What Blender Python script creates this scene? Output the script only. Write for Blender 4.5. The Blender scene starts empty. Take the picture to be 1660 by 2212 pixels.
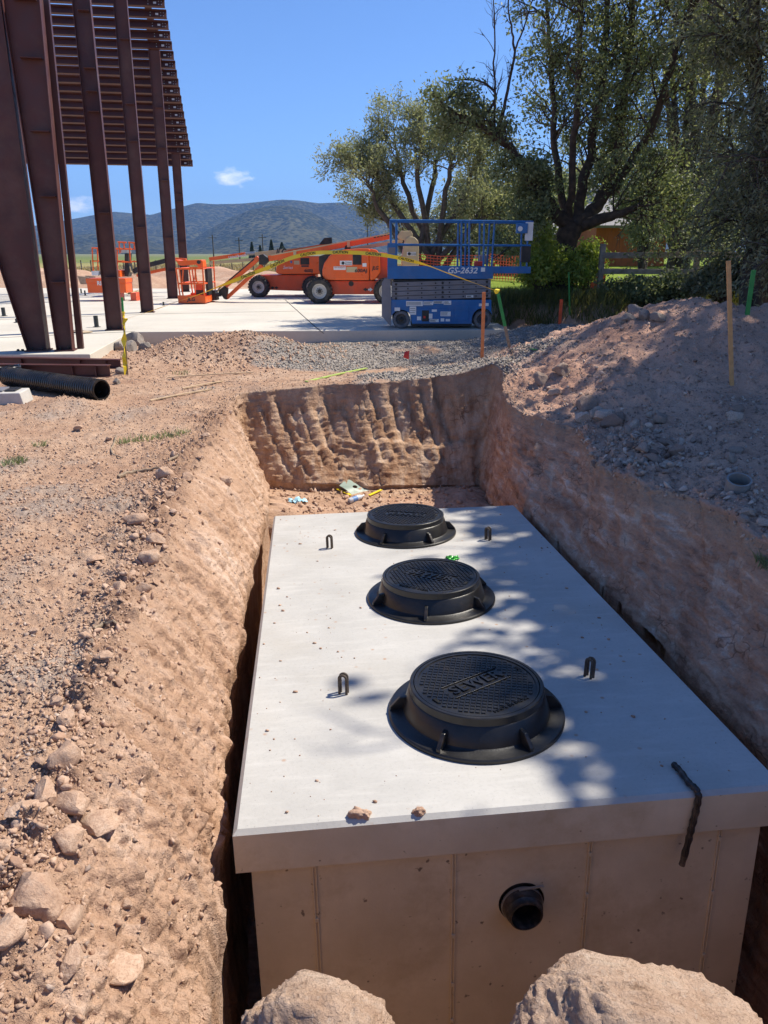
import bpy, bmesh, math, random
import numpy as np
from mathutils import Vector, Matrix

S = bpy.context.scene
COL = S.collection
R_ = math.radians
rng = np.random.default_rng(7)
random.seed(7)

# ------------------------------------------------------------------ camera
EYE = 1.7
PITCH = 19.15
cd = bpy.data.cameras.new('camera')
cam = bpy.data.objects.new('camera', cd)
COL.objects.link(cam)
cd.sensor_fit = 'VERTICAL'
cd.sensor_height = 36.0
cd.lens = 36.0 * 1820 / 2500
cd.clip_start = 0.05
cd.clip_end = 20000
cam.location = (0, 0, EYE)
cam.rotation_euler = (R_(90 - PITCH), 0, 0)
S.camera = cam

# ------------------------------------------------------------------ sky, sun, exposure
SUN_EL, SUN_AZ = 54.0, 62.0            # azimuth clockwise from +Y
SUN_DIR = Vector((math.cos(R_(SUN_EL)) * math.sin(R_(SUN_AZ)), math.cos(R_(SUN_EL)) * math.cos(R_(SUN_AZ)), math.sin(R_(SUN_EL))))
w = bpy.data.worlds.new('World')
S.world = w
w.use_nodes = True
nt = w.node_tree
nt.nodes.clear()
wo = nt.nodes.new('ShaderNodeOutputWorld')
bg = nt.nodes.new('ShaderNodeBackground')
sk = nt.nodes.new('ShaderNodeTexSky')
sk.sky_type = 'NISHITA'
sk.sun_disc = False
sk.sun_elevation = R_(SUN_EL)
sk.sun_rotation = R_(SUN_AZ)
sk.altitude = 1700
sk.air_density = 1.0
sk.dust_density = 0.25
sk.ozone_density = 3.0
bg.inputs['Strength'].default_value = 0.118
nt.links.new(bg.outputs[0], wo.inputs[0])
# thin fair-weather clouds low over the mountains
tcw = nt.nodes.new('ShaderNodeTexCoord').outputs['Generated']


def _wm(op, a, b_=None):
    n = nt.nodes.new('ShaderNodeMath')
    n.operation = op
    n.use_clamp = False
    for k, s_ in ((0, a), (1, b_)):
        if s_ is None:
            continue
        if isinstance(s_, (int, float)):
            n.inputs[k].default_value = s_
        else:
            nt.links.new(s_, n.inputs[k])
    return n.outputs[0]


sxyz = nt.nodes.new('ShaderNodeSeparateXYZ')
nt.links.new(tcw, sxyz.inputs[0])
az_ = _wm('ARCTAN2', sxyz.outputs[0], sxyz.outputs[1])
el_ = _wm('ARCSINE', sxyz.outputs[2])
cn = nt.nodes.new('ShaderNodeTexNoise')
cn.inputs['Scale'].default_value = 30
cn.inputs['Detail'].default_value = 8
cn.inputs['Roughness'].default_value = 0.6
mpn = nt.nodes.new('ShaderNodeMapping')
mpn.inputs['Scale'].default_value = (1, 1, 2.4)
nt.links.new(tcw, mpn.inputs[0])
nt.links.new(mpn.outputs[0], cn.inputs[0])
tot = None
for a0, e0, sa, se, h_ in ((-10.2, 4.85, 2.0, 0.85, 0.82), (-21.5, 3.0, 3.0, 0.8, 0.90), (-17.5, 6.1, 3.0, 0.45, 0.32), (-19.5, 3.3, 4.0, 0.5, 0.36), (-31, 4.6, 4.0, 1.0, 0.4), (35, 6, 8.0, 1.5, 0.45), (-60, 7, 9.0, 2.0, 0.45)):
    da = _wm('POWER', _wm('DIVIDE', _wm('ABSOLUTE', _wm('SUBTRACT', az_, R_(a0))), R_(sa)), 2.0)
    de = _wm('POWER', _wm('DIVIDE', _wm('ABSOLUTE', _wm('SUBTRACT', el_, R_(e0))), R_(se)), 2.0)
    g_ = _wm('MULTIPLY', _wm('POWER', 2.718, _wm('MULTIPLY', _wm('ADD', da, de), -0.8)), h_)
    tot = g_ if tot is None else _wm('MAXIMUM', tot, g_)
cf = nt.nodes.new('ShaderNodeMapRange')
cf.inputs['From Min'].default_value = 0.60
cf.inputs['From Max'].default_value = 0.98
nt.links.new(_wm('ADD', tot, _wm('MULTIPLY', _wm('SUBTRACT', cn.outputs[0], 0.5), 1.5)), cf.inputs['Value'])
cm = _wm('MULTIPLY', cf.outputs[0], _wm('MINIMUM', _wm('MULTIPLY', tot, 4.0), 1.0))
cmx = nt.nodes.new('ShaderNodeMix')
cmx.data_type = 'RGBA'
nt.links.new(cm, cmx.inputs[0])
tint = nt.nodes.new('ShaderNodeMix')
tint.data_type = 'RGBA'
tint.blend_type = 'MULTIPLY'
tint.inputs[0].default_value = 1.0
tint.inputs[7].default_value = (0.60, 0.75, 0.97, 1)
nt.links.new(sk.outputs[0], tint.inputs[6])
nt.links.new(tint.outputs[2], cmx.inputs[6])
cmx.inputs[7].default_value = (8.6, 8.8, 9.2, 1)
nt.links.new(cmx.outputs[2], bg.inputs[0])

sd = bpy.data.lights.new('sun', 'SUN')
sd.energy = 4.9
sd.angle = R_(0.53)
sd.color = (1.0, 0.925, 0.80)
sun = bpy.data.objects.new('sun', sd)
COL.objects.link(sun)
sun.rotation_euler = SUN_DIR.to_track_quat('Z', 'Y').to_euler()
S.view_settings.view_transform = 'Standard'
S.view_settings.look = 'None'
S.view_settings.exposure = 0.68
S.view_settings.gamma = 1.0
S.view_settings.use_curve_mapping = False
S.cycles.max_bounces = 10
S.cycles.diffuse_bounces = 6
S.cycles.transparent_max_bounces = 8
S.cycles.use_denoising = True

# ------------------------------------------------------------------ pixel helpers (photo at 1660 x 2212) -> points of the place
K = 0.88486
FD = 1820 * K
CX, CY = 830.0, 1106.0
_p = R_(PITCH)
CR = np.array([1.0, 0, 0])
CF = np.array([0, math.cos(_p), -math.sin(_p)])
CU = np.array([0, math.sin(_p), math.cos(_p)])
CO = np.array([0, 0, EYE])


def ray(u, v):
    return CF + CR * (u - CX) / FD + CU * (CY - v) / FD


def atz(u, v, z):
    d = ray(u, v)
    return CO + d * ((z - EYE) / d[2])


def aty(u, v, y):
    d = ray(u, v)
    return CO + d * (y / d[1])


def proj(P):
    q = np.asarray(P, float) - CO
    z = q @ CF
    return CX + FD * (q @ CR) / z, CY - FD * (q @ CU) / z, z


def crop(x0, y0, s):
    return lambda X, Y: ((x0 + X / s) * K, (y0 + Y / s) * K)


c1 = crop(0, 0, 1.7697)
c2 = crop(0, 450, 3.32)
c3 = crop(400, 500, 3.018)
c4 = crop(850, 500, 3.32)
c5 = crop(800, 0, 1.5428)
c6 = crop(1250, 500, 2.652)
c7 = crop(500, 850, 2.2133)
c8 = crop(1150, 850, 2.2865)

# ------------------------------------------------------------------ noise
_perm = np.random.default_rng(3).permutation(256).astype(np.int32)
_perm = np.concatenate([_perm, _perm])
_g3 = np.random.default_rng(4).normal(size=(256, 3))
_g3 = (_g3 / np.linalg.norm(_g3, axis=1, keepdims=True)).astype(np.float32)


def perlin(P):
    P = np.asarray(P, np.float32)
    i = np.floor(P).astype(np.int32)
    f = P - i
    i &= 255
    u = f * f * f * (f * (f * 6 - 15) + 10)
    out = 0
    for dx in (0, 1):
        wx = u[:, 0] if dx else 1 - u[:, 0]
        a = _perm[i[:, 0] + dx & 255]
        for dy in (0, 1):
            wy = u[:, 1] if dy else 1 - u[:, 1]
            b = _perm[a + (i[:, 1] + dy & 255)]
            for dz in (0, 1):
                wz = u[:, 2] if dz else 1 - u[:, 2]
                g = _g3[_perm[b + (i[:, 2] + dz & 255)]]
                out = out + wx * wy * wz * (g[:, 0] * (f[:, 0] - dx) + g[:, 1] * (f[:, 1] - dy) + g[:, 2] * (f[:, 2] - dz))
    return out


def sstep(a, b, x):
    t = np.clip((x - a) / (b - a), 0, 1)
    return t * t * (3 - 2 * t)


# ------------------------------------------------------------------ mesh helpers
def np_mesh(name, V, F, smooth=False, attrs=None):
    V = np.asarray(V, np.float32)
    F = np.asarray(F, np.int32)
    me = bpy.data.meshes.new(name)
    me.vertices.add(len(V))
    me.vertices.foreach_set('co', V.ravel())
    n = F.shape[1]
    me.loops.add(F.size)
    me.loops.foreach_set('vertex_index', F.ravel())
    me.polygons.add(len(F))
    me.polygons.foreach_set('loop_start', np.arange(0, F.size, n, dtype=np.int32))
    me.polygons.foreach_set('loop_total', np.full(len(F), n, np.int32))
    if smooth:
        me.polygons.foreach_set('use_smooth', np.ones(len(F), bool))
    if attrs:
        for k, a in attrs.items():
            at = me.attributes.new(k, 'FLOAT', 'POINT')
            at.data.foreach_set('value', np.asarray(a, np.float32))
    me.update(calc_edges=True)
    return me


def link(name, me, mat=None, parent=None):
    o = bpy.data.objects.new(name, me)
    COL.objects.link(o)
    if mat is not None and me is not None and len(me.materials) == 0:
        me.materials.append(mat)
    if parent is not None:
        o.parent = parent
    return o


def tag(o, label=None, cat=None, group=None, kind=None):
    if label:
        o['label'] = label
    if cat:
        o['category'] = cat
    if group:
        o['group'] = group
    if kind:
        o['kind'] = kind
    return o


def thing(name, loc, label, cat, group=None, rz=0.0):
    o = bpy.data.objects.new(name, None)
    COL.objects.link(o)
    o.location = tuple(float(a) for a in loc)
    o.rotation_euler = (0, 0, rz)
    o.empty_display_size = 0.1
    return tag(o, label, cat, group)


def frame_from(d):
    d = np.asarray(d, float)
    d = d / np.linalg.norm(d)
    a = np.array([0, 0, 1.0]) if abs(d[2]) < 0.9 else np.array([1.0, 0, 0])
    x = np.cross(a, d)
    x /= np.linalg.norm(x)
    return x, np.cross(d, x), d


class MB:
    def __init__(self, org=(0, 0, 0)):
        self.v = []
        self.f = []
        self.o = np.asarray(org, float)

    def add(self, V, F):
        n = len(self.v)
        for p in V:
            self.v.append((p[0] - self.o[0], p[1] - self.o[1], p[2] - self.o[2]))
        for q in F:
            self.f.append([n + i for i in q])
        return self

    def box(self, c, s, M=None):
        c = np.asarray(c, float)
        h = np.asarray(s, float) / 2
        V = []
        for sx, sy, sz in ((-1, -1, -1), (1, -1, -1), (1, 1, -1), (-1, 1, -1), (-1, -1, 1), (1, -1, 1), (1, 1, 1), (-1, 1, 1)):
            p = np.array([sx, sy, sz]) * h
            if M is not None:
                p = M @ p
            V.append(c + p)
        return self.add(V, [(0, 3, 2, 1), (4, 5, 6, 7), (0, 1, 5, 4), (1, 2, 6, 5), (2, 3, 7, 6), (3, 0, 4, 7)])

    def box2(self, a, b):
        a = np.minimum(a, b) if False else np.asarray(a, float)
        b = np.asarray(b, float)
        return self.box((a + b) / 2, np.abs(b - a))

    def beam(self, p0, p1, w, h, up=(0, 0, 1)):
        p0 = np.asarray(p0, float)
        p1 = np.asarray(p1, float)
        d = p1 - p0
        L = np.linalg.norm(d)
        d = d / L
        x = np.cross(d, np.asarray(up, float))
        if np.linalg.norm(x) < 1e-5:
            x = np.cross(d, np.array([1.0, 0, 0]))
        x /= np.linalg.norm(x)
        z = np.cross(x, d)
        return self.box((p0 + p1) / 2, (w, L, h), np.array([x, d, z]).T)

    def tube(self, pts, r, n=8, cap=True):
        pts = [np.asarray(p, float) for p in pts]
        rr = list(r) if hasattr(r, '__len__') else [r] * len(pts)
        V = []
        F = []
        x = None
        for i, p in enumerate(pts):
            d = pts[min(i + 1, len(pts) - 1)] - pts[max(i - 1, 0)]
            d = d / (np.linalg.norm(d) + 1e-9)
            if x is None:
                x, y, _ = frame_from(d)
            else:
                x = x - d * (x @ d)
                x /= np.linalg.norm(x) + 1e-9
                y = np.cross(d, x)
            for k in range(n):
                a = 2 * math.pi * k / n
                V.append(p + (x * math.cos(a) + y * math.sin(a)) * rr[i])
        for i in range(len(pts) - 1):
            for k in range(n):
                k2 = (k + 1) % n
                F.append((i * n + k, i * n + k2, (i + 1) * n + k2, (i + 1) * n + k))
        if cap:
            F.append(tuple(range(n))[::-1])
            F.append(tuple((len(pts) - 1) * n + k for k in range(n)))
        return self.add(V, F)

    def cyl(self, p0, p1, r, n=16, r1=None):
        return self.tube([p0, p1], [r, r if r1 is None else r1], n)

    def lathe(self, prof, c=(0, 0, 0), axis=(0, 0, 1), n=32, close=False):
        x, y, d = frame_from(axis)
        c = np.asarray(c, float)
        V = []
        F = []
        for r, z in prof:
            for k in range(n):
                a = 2 * math.pi * k / n
                V.append(c + d * z + (x * math.cos(a) + y * math.sin(a)) * r)
        m = len(prof)
        for i in range(m - 1 + (1 if close else 0)):
            j = (i + 1) % m
            for k in range(n):
                k2 = (k + 1) % n
                F.append((i * n + k, i * n + k2, j * n + k2, j * n + k))
        return self.add(V, F)

    def prism(self, poly, y0, y1):
        """outline (x,z) extruded along y"""
        n = len(poly)
        V = [(p[0], y0, p[1]) for p in poly] + [(p[0], y1, p[1]) for p in poly]
        ar = sum(poly[i][0] * poly[(i + 1) % n][1] - poly[(i + 1) % n][0] * poly[i][1] for i in range(n))
        F = [tuple(range(n)), tuple(range(2 * n - 1, n - 1, -1))]
        F += [(i, i + n, (i + 1) % n + n, (i + 1) % n) for i in range(n)]
        if ar < 0:
            F = [f[::-1] for f in F]
        return self.add(V, F)

    def build(self, name, mat, parent=None, smooth=False, bevel=0, label=None, angle=35):
        me = bpy.data.meshes.new(name)
        me.from_pydata(self.v, [], self.f)
        if smooth:
            me.polygons.foreach_set('use_smooth', np.ones(len(me.polygons), bool))
            me.set_sharp_from_angle(angle=R_(angle))
        me.update()
        o = link(name, me, mat, parent)
        if bevel:
            m = o.modifiers.new('bevel', 'BEVEL')
            m.width = bevel
            m.segments = 2
            m.limit_method = 'ANGLE'
        if label:
            o['label'] = label
        return o


def text_obj(name, s, size, mat, parent, loc, M3, ext=0.004, shear=0.0, bold=0.0, width=None, align='CENTER'):
    cu = bpy.data.curves.new(name, 'FONT')
    cu.body = s
    cu.size = size
    cu.extrude = ext
    cu.shear = shear
    cu.offset = bold
    cu.align_x = align
    cu.align_y = 'CENTER'
    cu.resolution_u = 2
    tmp = bpy.data.objects.new('tmp', cu)
    me = bpy.data.meshes.new_from_object(tmp)
    bpy.data.objects.remove(tmp)
    bpy.data.curves.remove(cu)
    me.name = name
    if width:
        xs = [v.co.x for v in me.vertices]
        k = width / (max(xs) - min(xs))
        for v in me.vertices:
            v.co.x *= k
    me.materials.clear()
    o = link(name, me, mat, parent)
    o.matrix_local = Matrix.Translation(Vector(loc)) @ Matrix(M3).to_4x4()
    return o


FACE_CAM = ((1, 0, 0), (0, 0, -1), (0, 1, 0))      # text x -> +x, text y -> +z, normal -> -y


# ------------------------------------------------------------------ materials
def new_mat(name):
    m = bpy.data.materials.new(name)
    m.use_nodes = True
    t = m.node_tree
    b = t.nodes['Principled BSDF']
    return m, t, b


def nd(t, kind, **kw):
    n = t.nodes.new(kind)
    for k, v in kw.items():
        if k.startswith('_'):
            n.inputs[k[1:]].default_value = v
        else:
            setattr(n, k, v)
    return n


def noise(t, co, scale, detail=4, rough=0.55, vscale=None):
    if vscale is not None:
        mp = nd(t, 'ShaderNodeMapping')
        mp.inputs['Scale'].default_value = vscale
        t.links.new(co, mp.inputs[0])
        co = mp.outputs[0]
    n = nd(t, 'ShaderNodeTexNoise')
    n.inputs['Scale'].default_value = scale
    n.inputs['Detail'].default_value = detail
    n.inputs['Roughness'].default_value = rough
    t.links.new(co, n.inputs['Vector'])
    return n.outputs['Fac']


def ramp(t, fac, stops):
    r = nd(t, 'ShaderNodeValToRGB')
    e = r.color_ramp.elements
    while len(e) < len(stops):
        e.new(0.5)
    for i, (p, c) in enumerate(stops):
        e[i].position = p
        e[i].color = (c, c, c, 1) if not hasattr(c, '__len__') else (*c, 1)
    t.links.new(fac, r.inputs[0])
    return r.outputs[0]


def mix(t, fac, a, b, mode='MIX'):
    m = nd(t, 'ShaderNodeMix', data_type='RGBA', blend_type=mode)
    for s, k in ((fac, 0), (a, 6), (b, 7)):
        if hasattr(s, 'links') or isinstance(s, bpy.types.NodeSocket):
            t.links.new(s, m.inputs[k])
        elif hasattr(s, '__len__'):
            m.inputs[k].default_value = (*s, 1)
        else:
            m.inputs[k].default_value = s
    return m.outputs[2]


def bump(t, b, h, strength=0.3, dist=0.01, prev=None):
    n = nd(t, 'ShaderNodeBump')
    n.inputs['Strength'].default_value = strength
    n.inputs['Distance'].default_value = dist
    t.links.new(h, n.inputs['Height'])
    if prev is not None:
        t.links.new(prev, n.inputs['Normal'])
    if b is not None:
        t.links.new(n.outputs[0], b.inputs['Normal'])
    return n.outputs[0]


def simple(name, c, rough=0.6, metal=0.0, var=0.25, scale=8.0, bumps=0.0, dirt=None, dirt_amt=0.5, spec=0.5):
    m, t, b = new_mat(name)
    co = nd(t, 'ShaderNodeTexCoord').outputs['Object']
    f = noise(t, co, scale, 5)
    dark = tuple(x * (1 - var) for x in c)
    lite = tuple(min(1, x * (1 + var)) for x in c)
    colr = ramp(t, f, [(0.3, dark), (0.7, lite)])
    if dirt is not None:
        f2 = noise(t, co, scale * 0.6, 8, 0.7)
        colr = mix(t, ramp(t, f2, [(0.48, 0.0), (0.72, dirt_amt)]), colr, dirt)
    t.links.new(colr, b.inputs['Base Color'])
    r2 = ramp(t, noise(t, co, scale * 2, 4), [(0.3, max(0, rough - 0.1)), (0.7, min(1, rough + 0.1))])
    t.links.new(r2, b.inputs['Roughness'])
    b.inputs['Metallic'].default_value = metal
    b.inputs['Specular IOR Level'].default_value = spec
    if bumps:
        bump(t, b, noise(t, co, scale * 12, 4), bumps, 0.004)
    return m


DUST = (0.36, 0.25, 0.17)
M = {}
M['primer'] = simple('red oxide primer', (0.078, 0.023, 0.019), 0.55, 0, 0.2, 3, 0.05, DUST, 0.12)
M['purlin'] = simple('purlin primer', (0.072, 0.022, 0.015), 0.5, 0, 0.2, 3, 0.05)
M['orange'] = simple('orange paint', (0.82, 0.115, 0.008), 0.36, 0, 0.1, 3, 0, DUST, 0.18)
M['orange_dark'] = simple('orange red chassis paint', (0.68, 0.068, 0.008), 0.42, 0, 0.15, 3, 0, DUST, 0.22)
M['cream'] = simple('cream paint', (0.55, 0.43, 0.24), 0.45, 0, 0.1, 3, 0, DUST, 0.3)
M['blue'] = simple('blue paint', (0.012, 0.13, 0.37), 0.42, 0, 0.15, 4, 0, DUST, 0.18)
M['scissor_grey'] = simple('scissor grey paint', (0.19, 0.185, 0.205), 0.5, 0, 0.15, 4, 0, DUST, 0.2)
M['black'] = simple('black steel', (0.012, 0.012, 0.013), 0.5, 0, 0.3, 5, 0, DUST, 0.12)
M['rubber'] = simple('tyre rubber', (0.03, 0.029, 0.028), 0.8, 0, 0.3, 6, 0.2, DUST, 0.4)
M['grey_rubber'] = simple('grey rubber wheel', (0.12, 0.12, 0.13), 0.75, 0, 0.2, 6, 0.1, DUST, 0.3)
M['rim'] = simple('wheel rim paint', (0.55, 0.53, 0.5), 0.5, 0, 0.15, 5, 0, DUST, 0.4)
M['white'] = simple('white vinyl', (0.75, 0.75, 0.74), 0.4, 0, 0.06, 10, 0, DUST, 0.15)
M['decal_black'] = simple('black vinyl', (0.02, 0.02, 0.02), 0.5, 0, 0.1)
M['red'] = simple('red plastic', (0.55, 0.03, 0.02), 0.45)
M['steel'] = simple('bare steel', (0.4, 0.4, 0.4), 0.4, 0.8, 0.2)
M['pvc_black'] = simple('black polyethylene', (0.010, 0.010, 0.011), 0.33, 0, 0.3, 6, 0, DUST, 0.12)
M['stub'] = simple('black stub pipe', (0.03, 0.035, 0.035), 0.5)
M['pale_pipe'] = simple('pale pvc pipe', (0.22, 0.215, 0.21), 0.5, 0, 0.2, 6, 0, DUST, 0.3)
M['lath'] = simple('orange painted lath', (0.72, 0.22, 0.07), 0.7, 0, 0.2, 12, 0.2)
M['pine'] = simple('pine lath', (0.55, 0.30, 0.12), 0.7, 0, 0.2, 12, 0.2)
M['weathered'] = simple('pale weathered lath', (0.50, 0.36, 0.22), 0.8, 0, 0.3, 9, 0.3)
M['orange_tip'] = simple('fluorescent orange paint', (0.8, 0.09, 0.02), 0.6)
M['green_lath'] = simple('green painted lath', (0.03, 0.24, 0.05), 0.6, 0, 0.2, 9, 0.1)
M['lime_lath'] = simple('lime painted lath', (0.35, 0.45, 0.10), 0.7, 0, 0.2, 9, 0.1)
M['tape'] = simple('yellow tape', (0.85, 0.66, 0.03), 0.4, 0, 0.1, 4)
M['fence'] = simple('weathered fence board', (0.33, 0.28, 0.235), 0.85, 0, 0.35, 7, 0.4)
M['mesh_orange'] = simple('orange plastic netting', (0.75, 0.13, 0.04), 0.5)
M['barn'] = simple('orange brown barn siding', (0.50, 0.15, 0.05), 0.8, 0, 0.12, 3)
M['house'] = simple('pale house siding', (0.62, 0.62, 0.62), 0.7, 0, 0.06, 3)
M['roof'] = simple('grey shingle', (0.25, 0.24, 0.25), 0.8, 0, 0.2, 6)
M['glass'] = simple('dark window glass', (0.03, 0.035, 0.04), 0.1)
M['bark'] = simple('brown bark', (0.075, 0.05, 0.034), 0.95, 0, 0.5, 9, 0.8)
M['bark_grey'] = simple('grey bark', (0.09, 0.075, 0.06), 0.95, 0, 0.4, 9, 0.6)
M['pole'] = simple('pole wood', (0.09, 0.075, 0.065), 0.9)
M['twig'] = simple('dry twig', (0.26, 0.19, 0.13), 0.9, 0, 0.3, 20, 0.3)
M['rebar'] = simple('rusty cable', (0.10, 0.075, 0.055), 0.8, 0.2, 0.4, 60, 0.5)
M['sealant'] = simple('black butyl strip', (0.010, 0.009, 0.009), 0.45, 0, 0.4, 25, 0.3, DUST, 0.35)
M['sheet'] = simple('grey green plastic sheet', (0.17, 0.235, 0.19), 0.5, 0, 0.15, 6, 0.1, DUST, 0.3)
M['bottle'] = simple('clear bottle', (0.62, 0.66, 0.70), 0.15, 0, 0.1)
M['bottle_label'] = simple('blue bottle label', (0.15, 0.28, 0.55), 0.4)
M['wrap_green'] = simple('green foil wrapper', (0.06, 0.36, 0.05), 0.25, 0.2, 0.5, 25)
M['wrap_blue'] = simple('pale blue wrapper', (0.35, 0.62, 0.75), 0.35, 0, 0.3, 15)
M['timber'] = simple('pale timber', (0.42, 0.33, 0.23), 0.8)
M['hole'] = simple('painted recess black', (0.004, 0.004, 0.004), 0.9)


def concrete(name, base, stain, amt, sc=1.0, speck=True, rough=0.8):
    m, t, b = new_mat(name)
    co = nd(t, 'ShaderNodeTexCoord').outputs['Object']
    c = ramp(t, noise(t, co, 1.6 * sc, 8, 0.62), [(0.25, tuple(x * 0.80 for x in base)), (0.75, tuple(min(1, x * 1.1) for x in base))])
    c = mix(t, ramp(t, noise(t, co, 0.9 * sc, 7, 0.6), [(0.5, 0.0), (0.78, amt)]), c, stain)
    f3 = noise(t, co, 55 * sc, 3, 0.6)
    c = mix(t, ramp(t, f3, [(0.3, 0.16), (0.5, 0.0)]), c, tuple(x * 0.5 for x in base))
    if speck:
        ph = nd(t, 'ShaderNodeTexVoronoi')
        ph.inputs['Scale'].default_value = 34
        t.links.new(co, ph.inputs['Vector'])
        c = mix(t, ramp(t, ph.outputs['Distance'], [(0.05, 0.55), (0.10, 0.0)]), c, tuple(x * 0.35 for x in base))
        tw = noise(t, co, 6.0, 5, 0.6, (0.5, 3.0, 1.0))
        c = mix(t, ramp(t, tw, [(0.52, 0.0), (0.7, 0.35)]), c, tuple(min(1, x * 1.22) for x in base))
        v = nd(t, 'ShaderNodeTexVoronoi')
        v.inputs['Scale'].default_value = 14 * sc
        t.links.new(co, v.inputs['Vector'])
        mk = ramp(t, v.outputs['Distance'], [(0.07, 1.0), (0.20, 0.0)])
        mk2 = ramp(t, noise(t, co, 2.3 * sc, 2), [(0.53, 0.0), (0.60, 0.8)])
        mm = nd(t, 'ShaderNodeMath', operation='MULTIPLY')
        t.links.new(mk, mm.inputs[0])
        t.links.new(mk2, mm.inputs[1])
        c = mix(t, mm.outputs[0], c, (0.36, 0.2, 0.11))
    t.links.new(c, b.inputs['Base Color'])
    b.inputs['Roughness'].default_value = rough
    b.inputs['Specular IOR Level'].default_value = 0.35
    n1 = bump(t, None, noise(t, co, 5 * sc, 6), 0.15, 0.01)
    bump(t, b, noise(t, co, 130 * sc, 3), 0.25, 0.002, n1)
    return m


M['lid'] = concrete('lid concrete', (0.455, 0.44, 0.41), (0.38, 0.335, 0.27), 0.65, 1.0, True, 0.7)


def tank_wall():
    m, t, b = new_mat('dirty bounce-toned tank concrete')
    co = nd(t, 'ShaderNodeTexCoord').outputs['Object']
    c = ramp(t, noise(t, co, 2.0, 8, 0.62), [(0.28, (0.50, 0.39, 0.25)), (0.72, (0.70, 0.575, 0.40))])  # warm raised tone paints bounced light in with the real dirt film
    dr = noise(t, co, 3.0, 6, 0.6, (5.0, 5.0, 0.35))
    c = mix(t, ramp(t, dr, [(0.52, 0.0), (0.75, 0.45)]), c, (0.56, 0.46, 0.33))
    c = mix(t, ramp(t, noise(t, co, 1.1, 9, 0.72), [(0.52, 0.0), (0.70, 0.6)]), c, (0.34, 0.22, 0.10))
    sp = noise(t, co, 26, 2, 0.5)
    c = mix(t, ramp(t, sp, [(0.70, 0.0), (0.76, 0.8)]), c, (0.08, 0.05, 0.035))
    t.links.new(c, b.inputs['Base Color'])
    b.inputs['Roughness'].default_value = 0.75
    b.inputs['Specular IOR Level'].default_value = 0.3
    n1 = bump(t, None, noise(t, co, 6, 6), 0.2, 0.01)
    bump(t, b, noise(t, co, 90, 4), 0.3, 0.003, n1)
    return m


M['tank'] = tank_wall()
M['slab'] = concrete('building slab concrete', (0.57, 0.53, 0.455), (0.48, 0.43, 0.35), 0.6, 0.35, False, 0.75)
M['block'] = concrete('block concrete', (0.5, 0.48, 0.45), (0.3, 0.22, 0.16), 0.5, 2.0, False)


def cast_iron():
    m, t, b = new_mat('bitumen coated cast iron')
    co = nd(t, 'ShaderNodeTexCoord').outputs['Object']
    c = ramp(t, noise(t, co, 7, 6, 0.65), [(0.35, (0.0065, 0.006, 0.006)), (0.75, (0.017, 0.0155, 0.0145))])
    c = mix(t, ramp(t, noise(t, co, 4, 9, 0.75), [(0.60, 0.0), (0.78, 0.35)]), c, (0.16, 0.10, 0.065))
    t.links.new(c, b.inputs['Base Color'])
    r = ramp(t, noise(t, co, 9, 5), [(0.3, 0.28), (0.7, 0.48)])
    t.links.new(r, b.inputs['Roughness'])
    n1 = bump(t, None, noise(t, co, 8, 4), 0.15, 0.01)
    bump(t, b, noise(t, co, 120, 3), 0.25, 0.002, n1)
    return m


M['iron'] = cast_iron()


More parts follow.
